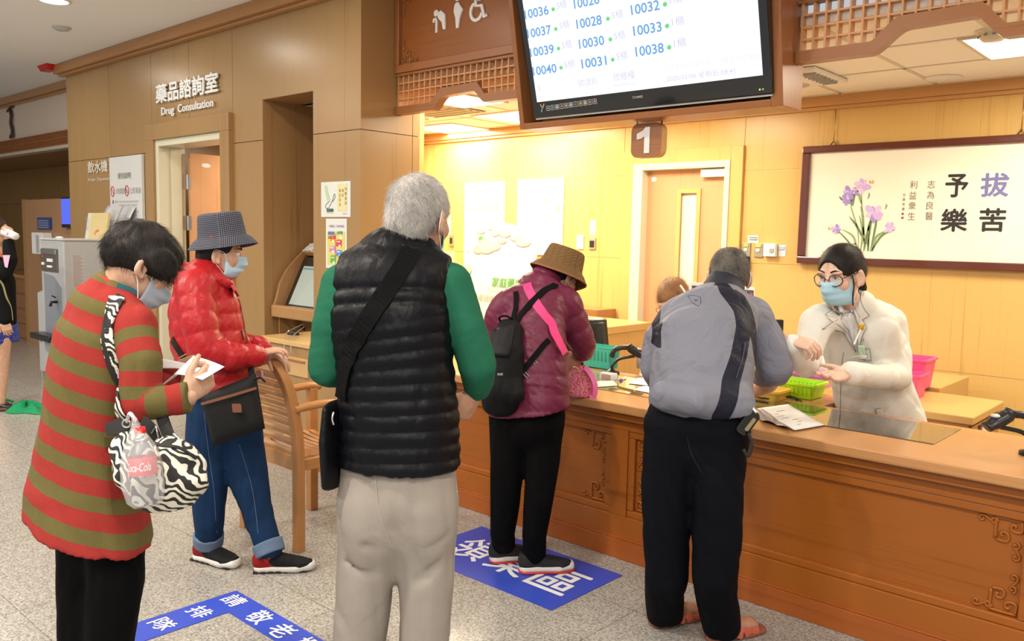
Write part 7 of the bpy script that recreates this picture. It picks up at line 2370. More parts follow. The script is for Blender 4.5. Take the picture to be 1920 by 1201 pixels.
 p = MB(); band_on(p, t2, [(-3.706,1.792,1.072), (-3.638,1.781,1.028), (-3.583,1.792,.948), (-3.503,1.809,.841)], vF, .030, .004, .006)
 strap(p, [(-3.399,1.987,.955), (-3.366,1.973,.927), (-3.342,1.964,.897)], .030, .004, -vF)
 obj('strap', p, BLK, bg)
 p = MB(); q = Vector((-3.538,1.745,1.001)); d1, d2 = unit(vR * .8 + Z3 * .45), unit(Z3 * .8 - vR * .45)
 p.tube([q + d1 * .02 + d2 * .014, q - d1 * .02 + d2 * .014, q - d1 * .02 - d2 * .014, q + d1 * .02 - d2 * .014], .003, 6, closed=True); obj('buckle', p, plain('brass', (0.5, 0.36, 0.13), .3, .9), bg)
 p = MB(); p.tube(catmull([(-3.311,1.953,.912), (-3.284,1.966,.924), (-3.266,1.979,.906)], 4), .005, 6); obj('zip_tab', p, BLK, bg, smooth=True)
make_red_woman()
# ================================================================= woman in the striped sweater
def make_stripe_woman():
 bf = dirn(.78, .62); bs = bf.cross(Z3)
 base = Vector((-2.463,.944,0))
 trunk = [(-2.55,.945,.6), (-2.568,.953,.773), (-2.574,.962,.884), (-2.577,.974,.995), (-2.577,.992,1.121), (-2.573,1.01,1.232), (-2.567,1.027,1.312), (-2.556,1.043,1.359), (-2.548,1.053,1.383)]
 tr = [(.240, .190), (.205, .160), (.190, .140), (.182, .130), (.185, .130), (.185, .125), (.155, .108), (.105, .085), (.072, .068)]
 aN = [(-2.393,1.031,1.282), (-2.328,1.024,1.195), (-2.313,1.009,1.086), (-2.267,1.053,1.092), (-2.242,1.117,1.099)]
 aNr = [.058, .055, .053, .046, .040]
 aF = [(-2.67,1.121,1.298), (-2.673,1.184,1.174), (-2.644,1.194,1.055), (-2.562,1.191,1.084), (-2.508,1.188,1.108)]
 aFr = [.06, .054, .05, .042, .036]
 l1 = [(-2.581,.955,.679), (-2.567,.945,.512), (-2.555,.932,.337), (-2.548,.911,.13), (-2.538,.904,.018)]
 l2 = [(-2.456,.99,.702), (-2.43,.979,.543), (-2.44,.959,.368), (-2.429,.942,.166), (-2.419,.934,.041)]
 lr = [(.082, .080), (.080, .076), (.070, .070), (.062, .062), (.058, .058)]
 hC = Vector((-2.506,1.103,1.465)); hM = frame_of(dirn(.66, .52, -.50))
 hs, W, E = head_solid(hC, hM, Vector((-2.554,1.046,1.367)), s=.97)
 under = Solid(.016)
 under.add(Chain(trunk[2:-1], [(a * .82, b * .82) for a, b in tr[2:-1]], bs), Chain(aN, [r * .7 for r in aNr]), Chain(aF, [r * .7 for r in aFr]))
 for l in (l1, l2): under.add(Chain(l, [(a * .75, b * .75) for a, b in lr], bs))
 hN = hand_solid((-2.248,1.118,1.101), dirn(.34, .50, .42), dirn(.80, -.55, -.1), thumb=-1, curl=(48, 62, 45), thumb_pose=(.6, .1), s=1.0)
 hF = hand_solid((-2.525,1.186,1.103), dirn(.85, .0, .12), dirn(.0, .9, -.35), thumb=1, curl=(30, 45, 35), thumb_pose=(.5, .2), s=.98)
 body = solid_obj('person', [hs, under, hN, hF], SKIN_A, None, base, label='black haired woman in red and olive striped sweater reading papers', it=1)
 tag(body, None, 'person')
 cT, cN, cF = Chain(trunk, tr, bs, k=.03), Chain(aN, aNr, k=.025), Chain(aF, aFr, k=.025)
 sw = Solid(.0065)
 sw.add(cT, cN, cF, Chain([(-2.404,1.04,1.314), (-2.55,1.045,1.336), (-2.655,1.109,1.303)], [.045, .055, .05], k=.04))
 sw.sub(Chain([Vector(trunk[-1]) + bf * .02, Vector(trunk[-1]) + Z3 * .1 + bf * .04], [.058, .06], k=.008))
 sw.cut((-2.558,.951,.697), (-vR * .28 - Z3))
 sw.cut((-2.243,1.116,1.102), dirn(.93, .1, .15))
 sw.warp(folds(.005, 17, 8, (bs * .9 + bf * .6)))
 ax_ = np.array(tuple(unit(Vector(trunk[7]) - Vector(trunk[1])))); o0 = np.array(tuple(trunk[1])); rt = np.array(tuple(vR))
 def rows(V):
  d0 = cT.dist(V[:, 0], V[:, 1], V[:, 2])
  t = ((V - o0) @ ax_) / .089 + 2.2 * ((V - o0) @ rt) + 3.2
  for c, o_ in ((cN, .30), (cF, .3)):
   d, s = c.dist(V[:, 0], V[:, 1], V[:, 2], True)
   t = np.where(d < d0 - .004, s / .078 + o_, t)
  return t
 sweater = solid_obj('striped_sweater', [sw], stripe_material(), body, attrs={'stripe': rows})
 co = Solid(.005)
 c0 = Vector((-2.555,1.045,1.359)); c1 = Vector((-2.547,1.056,1.391))
 co.add(Chain([c0 - Z3 * .01, c1], [(.092, .088), (.074, .074)], bs, k=.01)); co.sub(Chain([c0 - Z3 * .05, c1 + (c1 - c0) * 2], [.062, .064], k=.006))
 co.cut(c1 + Z3 * .004, bf * .75 + Z3)
 solid_obj('collar', [co], plain('rust red rib', (0.42, 0.04, 0.022), .9), sweater)
 p = MB()
 P = laid(tree_of(sweater), [(-2.455,1.005,1.401), (-2.421,1.007,1.391), (-2.408,1.017,1.376)], vF, .004, 4)
 strap(p, P, .02, .003, -vF); obj('scarf_edge', p, plain('teal scarf', (0.03, 0.17, 0.22), .7), body)
 pt_ = Solid(.009)
 for l in (l1, l2): pt_.add(Chain(l, lr, bs, k=.03))
 pt_.cut((0, 0, .03), (0, 0, -1)); pt_.warp(folds(.004, 22, 9, bs))
 solid_obj('trousers', [pt_], BLACK_TROUSER, body)
 for l in (l1, l2):
  a = Vector(l[-1]); a.z = 0
  shoe(body, a - bf * .08, a + bf * .17, plain('dark canvas shoe', (0.02, 0.02, 0.022), .7), WHITE)
 # bob hair with hanging fringe
 ha = Solid(.0042)
 ha.add(E((0, -.014, .034), (.087, .108, .099), .0), E((0, -.064, .014), (.070, .046, .054), .03), E((0, .056, .055), (.060, .044, .050), .03))
 for sx in (-1, 1): ha.add(E((sx * .078, .030, .012), (.024, .055, .055), .02))
 ha.sub(E((0, .115, -.055), (.072, .085, .095), .012))
 for sx in (-1, 1): ha.sub(E((sx * .10, .035, -.068), (.05, .075, .060), .012), E((sx * .096, -.004, -.030), (.028, .022, .030), .008))
 ha.cut(W(0, -.06, -.058), hM @ Vector((0, .35, -1)))
 ha.warp(folds(.003, 70, 11))
 hair = solid_obj('hair', [ha], BLACK_HAIR, body)
 cr = W(.01, -.05, .125)
 HS = hair_material('black hairs', (0.008, 0.007, 0.006), (0.03, 0.022, 0.018), .35)
 strands('hair_strands', body, hair, HS, 9000, .04, lambda P: (P - cr) * np.array([1, 1, 1.0]) + np.array([0, 0, -.05]), .02, .0003, 5, .08)
 eyes(body, hC, hM, 1.02)
 face_mask(body, W, hM, plain('grey blue mask', (0.36, 0.41, 0.50), .75), top=-.028, bottom=-.122, out=.004)
 # papers in the hands
 def held(name, c, lab, n=6, bend=.0, pr=False):
  t = thing(name, lab, 'paper', c[0])
  A, B, C_, D = [Vector(q) for q in c]
  nn = (B - A).cross(D - A).normalized()
  fn = lambda u, v: (A * (1 - u) + B * u) * (1 - v) + (D * (1 - u) + C_ * u) * v + nn * bend * sin(pi * u)
  m = MB(); m.sheet(fn, n, n); o_ = obj('sheet', m, PAPER, t, smooth=True, solid=.0008)
  if pr:
   m = MB(); rnd = random.Random(4)
   sgn = 1 if nn.z > 0 else -1
   for k in range(16):
    u0, v0 = rnd.uniform(.08, .6), .1 + .05 * k
    m.add([fn(u0, v0) + nn * sgn * .001, fn(u0 + rnd.uniform(.08, .3), v0) + nn * sgn * .001, fn(u0 + .2, v0 + .02) + nn * sgn * .001, fn(u0, v0 + .02) + nn * sgn * .001], [(0, 1, 2, 3)])
   obj('print', m, plain('light grey print', (0, 0, 0)), o_)
 held('paper_sheet', [(-2.327,1.115,1.154), (-2.208,1.141,1.15), (-2.239,1.225,1.175), (-2.385,1.203,1.192)], 'printed white slip on top, held by the woman in the striped sweater', bend=.004, pr=True)
 held('paper_sheet', [(-2.538,1.17,1.172), (-2.496,1.15,1.147), (-2.401,1.184,1.155), (-2.433,1.21,1.163)], 'folded white sheet behind, in the far hand of the striped sweater woman')
 held('paper_sheet', [(-2.351,1.088,1.121), (-2.366,1.102,1.119), (-2.356,1.142,1.146), (-2.344,1.126,1.151)], 'folded paper edge hanging below the top slip in striped woman\'s hands')
 held('card', [(-2.274,1.146,1.125), (-2.261,1.198,1.127), (-2.311,1.208,1.136), (-2.325,1.169,1.137)], 'pale blue card under the slip in the striped woman\'s near hand')
 # zebra handbag
 zb = thing('handbag', 'zebra print handbag hanging from the shoulder of the striped sweater woman', 'bag', (-2.181,.985,.818))
 ZM = zebra_material()
 so = Solid(.006)
 so.add(Chain([(-2.285,.966,.978), (-2.239,.973,.918), (-2.176,.999,.89), (-2.14,1.033,.905), (-2.151,1.056,.938)], [(.04, .055), (.055, .07), (.066, .085), (.055, .085), (.035, .06)], dirn(0, 1), k=.02))
 so.add(Ell((-2.173,1.025,.959), (.070, .05, .055), np.array(frame_of(vF)), .03))
 so.warp(folds(.004, 50, 12))
 zo = solid_obj('body', [so], ZM, zb)
 tz = tree_of(zo)
 p = MB(); band_on(p, tz, [(-2.179,.931,1.01), (-2.141,.964,.998), (-2.1,1.001,.992), (-2.069,1.024,.958)], vF, .008, .004, .004); obj('zip', p, MATT_BLACK, zb)
 tt = tree_of(sweater)
 p = MB()
 P = band_on(p, tt, [(-2.476,1.061,1.356), (-2.456,1.027,1.373), (-2.412,.984,1.362), (-2.39,.959,1.329), (-2.382,.945,1.271), (-2.361,.941,1.2), (-2.333,.944,1.136), (-2.311,.955,1.071), (-2.297,.963,1.035)], vF, .040, .006, .008)
 obj('strap', p, ZM, zb)
 p = MB(); band_on(p, tt, [(-2.475,1.062,1.359), (-2.454,1.029,1.376), (-2.417,.987,1.366), (-2.406,.958,1.325), (-2.398,.943,1.27), (-2.378,.939,1.198), (-2.35,.941,1.13), (-2.326,.954,1.065), (-2.311,.963,1.029)], vF, .012, .007, .007)
 obj('strap_edge', p, MATT_BLACK, zb)
 p = MB()
 q = Vector((-2.276,.956,1.042)); p.tube([q + vR * .011 * cos(2 * pi * k / 12) + Z3 * .011 * sin(2 * pi * k / 12) for k in range(12)], .003, 6, closed=True)
 q = Vector((-2.161,1.031,1.023)); p.tube([q, q + vR * .02 - Z3 * .02, q + vR * .035 - Z3 * .05], .004, 6)
 q = Vector((-2.194,.987,1.024)); p.tube([q, q + vR * .012 + Z3 * .02, q + vR * .018 - Z3 * .01], .003, 6)
 obj('ring', p, CHROME, zb, smooth=True)
 p = MB(); p.add([(-2.349,.929,1.032), (-2.295,.969,1.065), (-2.264,.963,1.016), (-2.333,.926,1.004)], [(0, 1, 2, 3)])
 strap(p, catmull([(-2.256,1.044,1.053), (-2.226,1.04,1.028), (-2.196,1.037,1.007), (-2.172,1.043,.992)], 4), .03, .006, vF * -1)
 strap(p, catmull([(-2.234,.982,1.051), (-2.21,.988,1.039), (-2.2,.995,1.022), (-2.198,1.005,.987)], 4), .028, .006, vF * -1)
 obj('webbing', p, MATT_BLACK, zb, solid=.004)
 # cola bottle in a thin plastic bag
 bt_ = thing('drink_bottle', 'clear drink bottle with red cap and red label, in the plastic bag', 'bottle', (-2.113,.93,.861))
 top, bot = Vector((-2.14,.932,1.06)), Vector((-2.112,.931,.861))
 ax = (top - bot); H_ = ax.length; ax.normalize()
 R_ = Matrix((ax.orthogonal().normalized(), ax.cross(ax.orthogonal().normalized()), ax)).transposed()
 PET = plain('clear bottle plastic', (0.92, 0.95, 0.96), .04, trans=1.0)
 PET.node_tree.nodes['Principled BSDF'].inputs['IOR'].default_value = 1.15
 m = MB(); m.lathe([(.001, .004), (.026, 0), (.033, .01), (.034, .05), (.031, .06), (.034, .07), (.034, .115), (.031, .135), (.020, .165), (.0125, .178), (.0125, .188)], bot, 28, rot=R_, cap=False); obj('bottle', m, PET, bt_, smooth=True)
 m = MB(); m.lathe([(.0138, .184), (.0138, H_), (.001, H_ + .001)], bot, 20, rot=R_, cap=False); obj('cap', m, plain('red cap', (0.62, 0.012, 0.015), .35), bt_, smooth=True)
 m = MB(); m.lathe([(.0347, .078), (.0350, .08), (.0350, .122), (.0347, .124)], bot, 28, rot=R_, cap=False); lb = obj('label_band', m, plain('cola red label', (0.68, 0.03, 0.06), .4), bt_, smooth=True, label='red label')
 vs_, fs_ = text_mesh('Coca-Cola', .068, .022, .012, .35)
 m = MB()
 out = []
 tocam = unit(dirn(0.1, -1, 0)); tocam = (tocam - ax * tocam.dot(ax)).normalized(); sdv = ax.cross(tocam)
 for a in vs_:
  th = (a[0] - .036) / .0355
  out.append(bot + ax * (.090 + a[1]) + (tocam * cos(th) + sdv * sin(th)) * .0356)
 m.add(out, fs_); obj('lettering', m, PAPER, lb)
 pb_ = thing('plastic_bag', 'thin translucent plastic bag around the drink bottle', 'bag', (-2.113,.929,.854))
 FILM = plain('translucent film', (0.86, 0.87, 0.90), .25, alpha=.27, spec=.6)
 m = MB()
 ks = [(-.004, .030), (.01, .042), (.05, .050), (.10, .049), (.14, .040), (.175, .024), (.205, .010), (.225, .006)]
 n_ = 36
 vs2 = []
 for i, (hh, rr) in enumerate(ks):
  for j in range(n_):
   t_ = 2 * pi * j / n_
   r2 = rr * (1 + .10 * sin(5 * t_ + i) + .05 * sin(11 * t_ + 2 * i))
   off = (-vR) * .012 * max(0, (hh - .12) / .1)
   vs2.append(bot + ax * hh + off + R_ @ Vector((r2 * cos(t_), r2 * sin(t_), 0)))
 m.add(vs2, [(i * n_ + j, i * n_ + (j + 1) % n_, (i + 1) * n_ + (j + 1) % n_, (i + 1) * n_ + j) for i in range(len(ks) - 1) for j in range(n_)] + [list(range(n_))[::-1]])
 obj('film', m, FILM, pb_, smooth=True)
 m = MB(); m.tube(catmull([bot + ax * .215 - vR * .008, bot + ax * .235 - vR * .022, Vector((-2.265,.953,1.05))], 4), .005, 8); obj('twisted_handle', m, plain('film handle', (0.75, 0.76, 0.8), .3), pb_, smooth=True)
make_stripe_woman()
# ================================================================= woman in the maroon jacket with the backpack
def make_maroon_woman():
 bf = dirn(.674, .736); bs = bf.cross(Z3)
 base = Vector((-2.52, 2.9, 0))
 trunk = [(-2.533,2.918,.708), (-2.548,2.935,.83), (-2.578,2.968,.975), (-2.623,3.015,1.12), (-2.647,3.062,1.231), (-2.654,3.107,1.307), (-2.653,3.143,1.366)]
 tr = [(.205, .165), (.20, .158), (.185, .145), (.18, .14), (.165, .12), (.115, .095), (.068, .066)]
 aR = [(-2.53,3.17,1.242), (-2.503,3.23,1.103), (-2.499,3.267,1.048), (-2.519,3.298,1.014), (-2.548,3.324,.995)]
 aRr = [.072, .066, .060, .05, .04]
 aL = [(-2.749,2.952,1.204), (-2.803,2.95,1.056), (-2.851,3.023,.911), (-2.829,3.201,.867), (-2.773,3.305,.863)]
 aLr = [.072, .064, .058, .05, .04]
 l1 = [(-2.613,2.876,.727), (-2.599,2.848,.529), (-2.598,2.835,.327), (-2.606,2.833,.17), (-2.66, 2.905, .08)]
 l2 = [(-2.487,2.964,.734), (-2.452,2.929,.543), (-2.437,2.889,.352), (-2.452,2.882,.198), (-2.478, 2.918, .08)]
 lr = [(.098, .105), (.080, .084), (.068, .070), (.058, .060), (.052, .056)]
 hC = Vector((-2.637,3.24,1.375)); hM = frame_of(dirn(.66, .60, -.46))
 hs, W, E = head_solid(hC, hM, Vector((-2.651,3.142,1.345)), s=.96)
 under = Solid(.016)
 under.add(Chain(trunk[1:-1], [(a * .8, b * .8) for a, b in tr[1:-1]], bs), Chain(aR, [r * .7 for r in aRr]), Chain(aL, [r * .7 for r in aLr]))
 for l in (l1, l2): under.add(Chain(l, [(a * .75, b * .75) for a, b in lr], bs))
 hR = hand_solid((-2.544,3.311,.975), dirn(-.5, .15, -.35), dirn(.45, -.75, .4), thumb=1, curl=(38, 50, 40), s=.95)
 hL = hand_solid((-2.759,3.331,.862), dirn(.9, .1, -.1), dirn(.0, .6, .7), thumb=1, curl=(30, 40, 30), s=.95)
 body = solid_obj('person', [hs, under, hR, hL], SKIN_B, None, base, label='woman in maroon quilted jacket and tan bucket hat leaning at the counter', it=1)
 tag(body, None, 'person')
 MAR = puffer('maroon nylon', (0.135, 0.014, 0.043), .40)
 ja = Solid(.0065)
 ja.add(Chain(trunk, tr, bs, k=.03, quilt=(.072, .006, .02)), Chain(aR, aRr, k=.03, quilt=(.080, .007, .03)), Chain(aL, aLr, k=.03, quilt=(.08, .007, 0)))
 ja.add(Chain([(-2.721,2.97,1.249), (-2.65,3.095,1.289), (-2.545,3.16,1.268)], [.07, .08, .07], k=.03))
 ja.cut((-2.537,2.922,.763), (-vR * -.16 - Z3))
 ja.warp(folds(.0025, 40, 13))
 jacket = solid_obj('quilted_jacket', [ja], MAR, body)
 co = Solid(.005)
 c0, c1 = Vector((-2.65,3.11,1.307)), Vector((-2.649,3.163,1.387))
 co.add(Chain([c0, c1], [(.088, .085), (.076, .074)], bs, k=.01)); co.sub(Chain([c0, c1 + (c1 - c0)], [(.058, .058), (.063, .063)], bs, k=.006)); co.cut(c1, (c1 - c0))
 solid_obj('collar', [co], MAR, jacket)
 pt_ = Solid(.0075)
 pt_.add(Chain([(-2.549,2.933,.818), (-2.536,2.915,.708)], [(.17, .13), (.165, .14)], bs, k=.04))
 for l in (l1, l2): pt_.add(Chain(l, lr, bs, k=.03))
 pt_.cut((0, 0, .05), (0, 0, -1)); pt_.warp(folds(.004, 22, 14, bs))
 solid_obj('trousers', [pt_], BLACK_TROUSER, body)
 for h_, t_ in (((-2.70, 2.838), (-2.565, 3.06)), ((-2.522, 2.850), (-2.355, 3.062))):
  h_, t_ = Vector((*h_, 0.003)), Vector((*t_, 0.003)); d = (t_ - h_).normalized()
  s_ = shoe(body, h_, t_, plain('black knit upper', (0.012, 0.012, 0.014), .8), plain('white foam sole', (0, 0, 0)), .046, .085, sole_h=.030)
  p = MB()
  sd = d.cross(Z3)
  P = [h_ + d * a * (t_ - h_).length + sd * b + Z3 * .006 for a, b in ((.03, 0), (.1, -.038), (.4, -.040), (.7, -.049), (.9, -.04), (1.0, 0), (.9, .04), (.7, .049), (.4, .040), (.1, .038))]
  p.tube(catmull(P, 4, True), .006, 6, closed=True); obj('red_rim', p, plain('red sole rim', (0.55, 0.03, 0.03), .5), s_, smooth=True)
 ha = Solid(.004)
 ha.add(E((0, -.012, .03), (.082, .102, .092), .0), E((0, -.07, -.03), (.066, .05, .055), .03))
 ha.cut(W(0, .055, .03), hM @ Vector((0, 1, -.3))); ha.cut(W(0, -.06, -.075), hM @ Vector((0, .4, -1)))
 hair = solid_obj('hair', [ha], BLACK_HAIR, body)
 eyes(body, hC, hM, .96)
 face_mask(body, W, hM, BLUE_MASK, top=.002)
 hU = hM @ Vector((0, -.22, 1))
 bucket_hat(body, Vector(hC) + hM @ Vector((0, -.010, .040)), hM, .106, .090, .100, .036, .050, quilt_hat_material(), 'tan quilted bucket hat', (.96, 1.06), .007, plain('terracotta piping', (0.36, 0.12, 0.05), .8), seed=4)
 tj = tree_of(jacket)
 # backpack
 bp_ = thing('backpack', 'small black backpack slung on the back of the woman in maroon', 'bag', (-2.498,2.706,.806))
 NYL = plain('black rucksack nylon', (0.005, 0.005, 0.006), .7, spec=.2)
 so = Solid(.006)
 bx = dirn(.85, .55)
 so.add(Chain([(-2.58,2.827,1.149), (-2.55,2.772,1.047), (-2.534,2.742,.918), (-2.546,2.746,.825)], [(.062, .045), (.082, .065), (.094, .075), (.100, .07)], bx, k=.02))
 so.add(Chain([(-2.53,2.686,.877), (-2.468,2.741,.871)], [.045, .045], k=.03))
 so.warp(folds(.003, 40, 15))
 main = solid_obj('pack', [so], NYL, bp_)
 tp = tree_of(main)
 p = MB(); decal(p, tp, (-2.559,2.681,1.042), (-2.499,2.735,1.036), (-2.532,2.806,1.177), (-2.61,2.731,1.146), vF, .008); obj('flap', p, plain('black flap leather', (0.007, 0.007, 0.008), .55, spec=.25), bp_, smooth=True, solid=.006)
 vs_, fs_ = text_mesh('OUSE', .024, .0095, .01)
 m = MB(); o_ = Vector((-2.45,2.606,.958))
 pts = []
 for a in vs_:
  q = o_ + vR * a[0] + Z3 * a[1]
  hit = tp.ray_cast(q, vF)
  pts.append((hit[0] - vF * .0015) if hit[0] is not None else q)
 m.add(pts, fs_); obj('lettering', m, plain('silver print', (0, 0, 0)), bp_)
 WEB = fabric('black webbing', (0, 0, 0))
 p = MB(); band_on(p, tj, [(-2.591,2.86,1.171), (-2.577,2.907,1.219), (-2.558,2.958,1.268), (-2.541,3.021,1.317), (-2.538,3.095,1.347)], bf, .030, .004, .006); obj('strap', p, WEB, bp_)
 p = MB(); band_on(p, tj, [(-2.61,2.844,1.178), (-2.631,2.861,1.242), (-2.664,2.907,1.306)], bf, .024, .004, .006); obj('strap', p, WEB, bp_)
 p = MB(); band_on(p, tj, [(-2.496,2.835,.944), (-2.477,2.885,.988), (-2.454,2.94,1.042), (-2.439,3.016,1.099)], bf, .026, .004, .007); obj('strap', p, WEB, bp_)
 p = MB(); p.tube(catmull([(-2.6,2.798,1.167), (-2.601,2.773,1.198), (-2.582,2.792,1.208), (-2.564,2.82,1.193), (-2.564,2.831,1.168)], 5), .005, 6); obj('grab_handle', p, WEB, bp_, smooth=True)
 for a, b in (((1003, 683, 3.80), (1010, 677, 3.80)), ((984, 699, 3.78), (989, 706, 3.78))):
  q = Vector((-2.446,2.86,.999)) if a[0] == 1003 else Vector((-2.462,2.811,.948))
  p = MB(); d1 = unit(vR * .7 - Z3 * .7); d2 = unit(vR * .7 + Z3 * .7); p.tube([q + d1 * .014 + d2 * .006, q - d1 * .014 + d2 * .006, q - d1 * .014 - d2 * .006, q + d1 * .014 - d2 * .006], .0022, 6, closed=True); obj('buckle', p, CHROME, bp_)
 # pink strap and bag
 pb_ = thing('handbag', 'pink red textured bag with bright pink strap, resting at the counter edge', 'bag', (-2.437,3.211,.785))
 PST = plain('hot pink webbing', (0.75, 0.035, 0.19), .55)
 p = MB(); band_on(p, tj, [(-2.641,3.001,1.344), (-2.588,2.976,1.303), (-2.525,2.958,1.245), (-2.456,2.956,1.176), (-2.4,2.957,1.103), (-2.378,2.982,1.042)], bf, .042, .003, .005); obj('strap', p, PST, pb_)
 so = Solid(.005)
 so.add(Chain([(-2.521,3.267,.797), (-2.524,3.299,.855), (-2.539,3.307,.906)], [(.075, .05), (.07, .05), (.05, .03)], vR, k=.02))
 so.cut(Vector((0, 0, .787)), (0, 0, -1))
 def lace(X, Y, Z): return .004 * np.sin(X * 330 + 2 * np.sin(Z * 190)) * np.sin(Z * 350 + 2 * np.sin(Y * 210))
 so.warp(lace)
 m = bpy.data.materials.new('red lace'); nt, N, L, b = nodes_of(m)
 v = N.new('ShaderNodeTexVoronoi'); v.inputs['Scale'].default_value = 110; L.new(coords(N, L), v.inputs['Vector'])
 L.new(ramp(N, L, v.outputs['Distance'], [(.2, (0.30, 0.012, 0.03)), (.6, (0.62, 0.16, 0.22))]), b.inputs['Base Color'])
 solid_obj('pouch', [so], m, pb_, it=0)
 p = MB(); P = catmull([(-2.502,3.302,.925), (-2.468,3.302,.897), (-2.442,3.305,.847), (-2.442,3.298,.794), (-2.453,3.274,.788)], 6); strap(p, P, .03, .003, dirn(.5, -.8, .2)); obj('handle', p, plain('orchid strap', (0.72, 0.14, 0.42), .5), pb_)
 p = MB()
 q = Vector((-2.51,3.227,.926)); p.tube([q + vR * .012 * cos(2 * pi * k / 12) + Z3 * .012 * sin(2 * pi * k / 12) for k in range(12)], .0025, 6, closed=True); obj('ring', p, plain('brass', (0, 0, 0)), pb_, smooth=True)
make_maroon_woman()
# ================================================================= man in the grey jacket bending over the counter
def make_grey_man():
 bf = dirn(.58, .81); bs = bf.cross(Z3)
 base = Vector((-1.6, 2.98, 0))
 trunk = [(-1.592,2.832,.877), (-1.607,2.858,.965), (-1.628,2.892,1.053), (-1.665,2.968,1.168), (-1.691,3.066,1.257), (-1.705,3.141,1.307), (-1.719,3.216,1.352)]
 tr = [(.190, .150), (.205, .160), (.200, .160), (.200, .155), (.185, .130), (.130, .095), (.070, .066)]
 aL = [(-1.818,3.004,1.252), (-1.861,2.966,1.16), (-1.879,2.946,1.037), (-1.925,3.082,.948), (-1.98,3.27,.899)]
 aLr = [.070, .066, .058, .050, .042]
 aR = [(-1.584,3.218,1.263), (-1.522,3.221,1.167), (-1.476,3.208,1.064), (-1.542,3.299,.979), (-1.645,3.442,.92)]
 aRr = [.070, .072, .072, .060, .045]
 l1 = [(-1.671,2.771,.853), (-1.674,2.753,.645), (-1.674,2.752,.433), (-1.667,2.762,.261), (-1.745, 2.885, .045)]
 l2 = [(-1.523,2.866,.863), (-1.503,2.83,.666), (-1.485,2.806,.469), (-1.477,2.791,.308), (-1.515, 2.935, .045)]
 lr = [(.108, .125), (.095, .105), (.088, .092), (.082, .085), (.074, .080)]
 hC = Vector((-1.738,3.288,1.412)); hM = frame_of(dirn(.18, .84, -.34))
 hs, W, E = head_solid(hC, hM, Vector((-1.732,3.234,1.369)), s=1.0)
 under = Solid(.016)
 under.add(Chain(trunk[:-1], [(a * .8, b * .8) for a, b in tr[:-1]], bs), Chain(aL, [r * .7 for r in aLr]), Chain(aR, [r * .7 for r in aRr]))
 for l in (l1, l2): under.add(Chain(l, [(a * .75, b * .75) for a, b in lr], bs))
 for l, d in ((l1, (-1.765, 2.825, -1.665, 3.065)), (l2, (-1.54, 2.875, -1.43, 3.115))):
  h_, t_ = Vector((d[0], d[1], 0)), Vector((d[2], d[3], 0)); dd = (t_ - h_).normalized(); sd = dd.cross(Z3)
  under.add(Chain([Vector(l[-1]) + Z3 * .05, h_ + dd * .06 + Z3 * .055, h_ + dd * .13 + Z3 * .055, h_ + dd * .21 + Z3 * .045], [(.04, .04), (.036, .034), (.042, .028), (.044, .020)], sd, k=.02))
 hL = hand_solid((-1.987,3.318,.892), dirn(.5, .75, -.05), dirn(-.1, .1, 1), thumb=-1, curl=(20, 25, 20))
 hR = hand_solid((-1.675,3.468,.912), dirn(-.3, .9, -.05), dirn(.1, .1, 1), thumb=1, curl=(20, 25, 20))
 body = solid_obj('person', [hs, under, hL, hR], SKIN_B, None, base, label='man in grey zip jacket and black trousers bending over the counter', it=1)
 tag(body, None, 'person')
 ja = Solid(.0065)
 ja.add(Chain(trunk[1:], tr[1:], bs, k=.03), Chain(aL, aLr, k=.035), Chain(aR, aRr, k=.035))
 ja.add(Chain([(-1.78,3.01,1.242), (-1.702,3.112,1.268), (-1.603,3.199,1.254)], [.070, .075, .070], k=.05))
 ja.add(Chain([(-1.648,2.661,.991), (-1.522,2.693,.985), (-1.431,2.827,.955)], [(.05, .05), (.05, .05), (.05, .05)], k=.06))
 ja.cut((-1.605,2.852,.914), (-vR * -.20 - Z3))
 ja.warp(folds(.005, 17, 16))
 NAVY, GREY = (0.010, 0.011, 0.024), (0.185, 0.19, 0.235)
 def band(V):
  n_ = np.array(tuple(vF)); V = V - (V @ n_)[:, None] * n_
  d = poly_dist(V, [(-1.654,3.088,1.373), (-1.583,3.063,1.308), (-1.54,3.01,1.241), (-1.505,2.921,1.147), (-1.477,2.826,1.059), (-1.476,2.756,.938)])
  d2 = poly_dist(V, [(-1.633,3.132,1.351), (-1.581,3.115,1.284), (-1.543,3.085,1.214), (-1.519,3.071,1.143), (-1.514,3.083,1.1)])
  d3 = poly_dist(V, [(-1.807,2.883,1.294), (-1.804,2.849,1.217), (-1.798,2.832,1.155)])
  w1 = .034
  return np.maximum(np.maximum(w1 - d, .022 - d2), .009 - d3)
 jacket = solid_obj('zip_jacket', [ja], two_tone('grey and navy twill', 'band', GREY, NAVY, .6), body, attrs={'band': lambda V: np.where((V - np.array(tuple(trunk[3]))) @ np.array(tuple(bf)) < (V[:, 2] - trunk[3][2]) * .6 + .05, band(V), -1)})
 co = Solid(.005)
 c0, c1 = Vector((-1.712,3.165,1.323)), Vector((-1.727,3.241,1.391))
 co.add(Chain([c0, c1], [(.098, .092), (.078, .076)], bs, k=.01)); co.sub(Chain([c0, c1 + (c1 - c0)], [(.062, .062), (.064, .064)], bs, k=.006)); co.cut(c1, (c1 - c0) + bs * .01)
 solid_obj('collar', [co], plain('navy collar', NAVY, .7), jacket)
 tj = tree_of(jacket)
 p = MB()
 em = [(-.020, .014), (0, .018), (.020, .014), (.014, -.008), (0, -.018), (-.014, -.008)]
 o_ = Vector((-1.645,2.887,1.331))
 out = []
 for a, b_ in em + [em[0]]:
  q = o_ + vR * a + Z3 * b_
  hit = tj.ray_cast(q, vF); out.append((hit[0] - vF * .001) if hit[0] is not None else q)
 p.tube(out, .0012, 5)
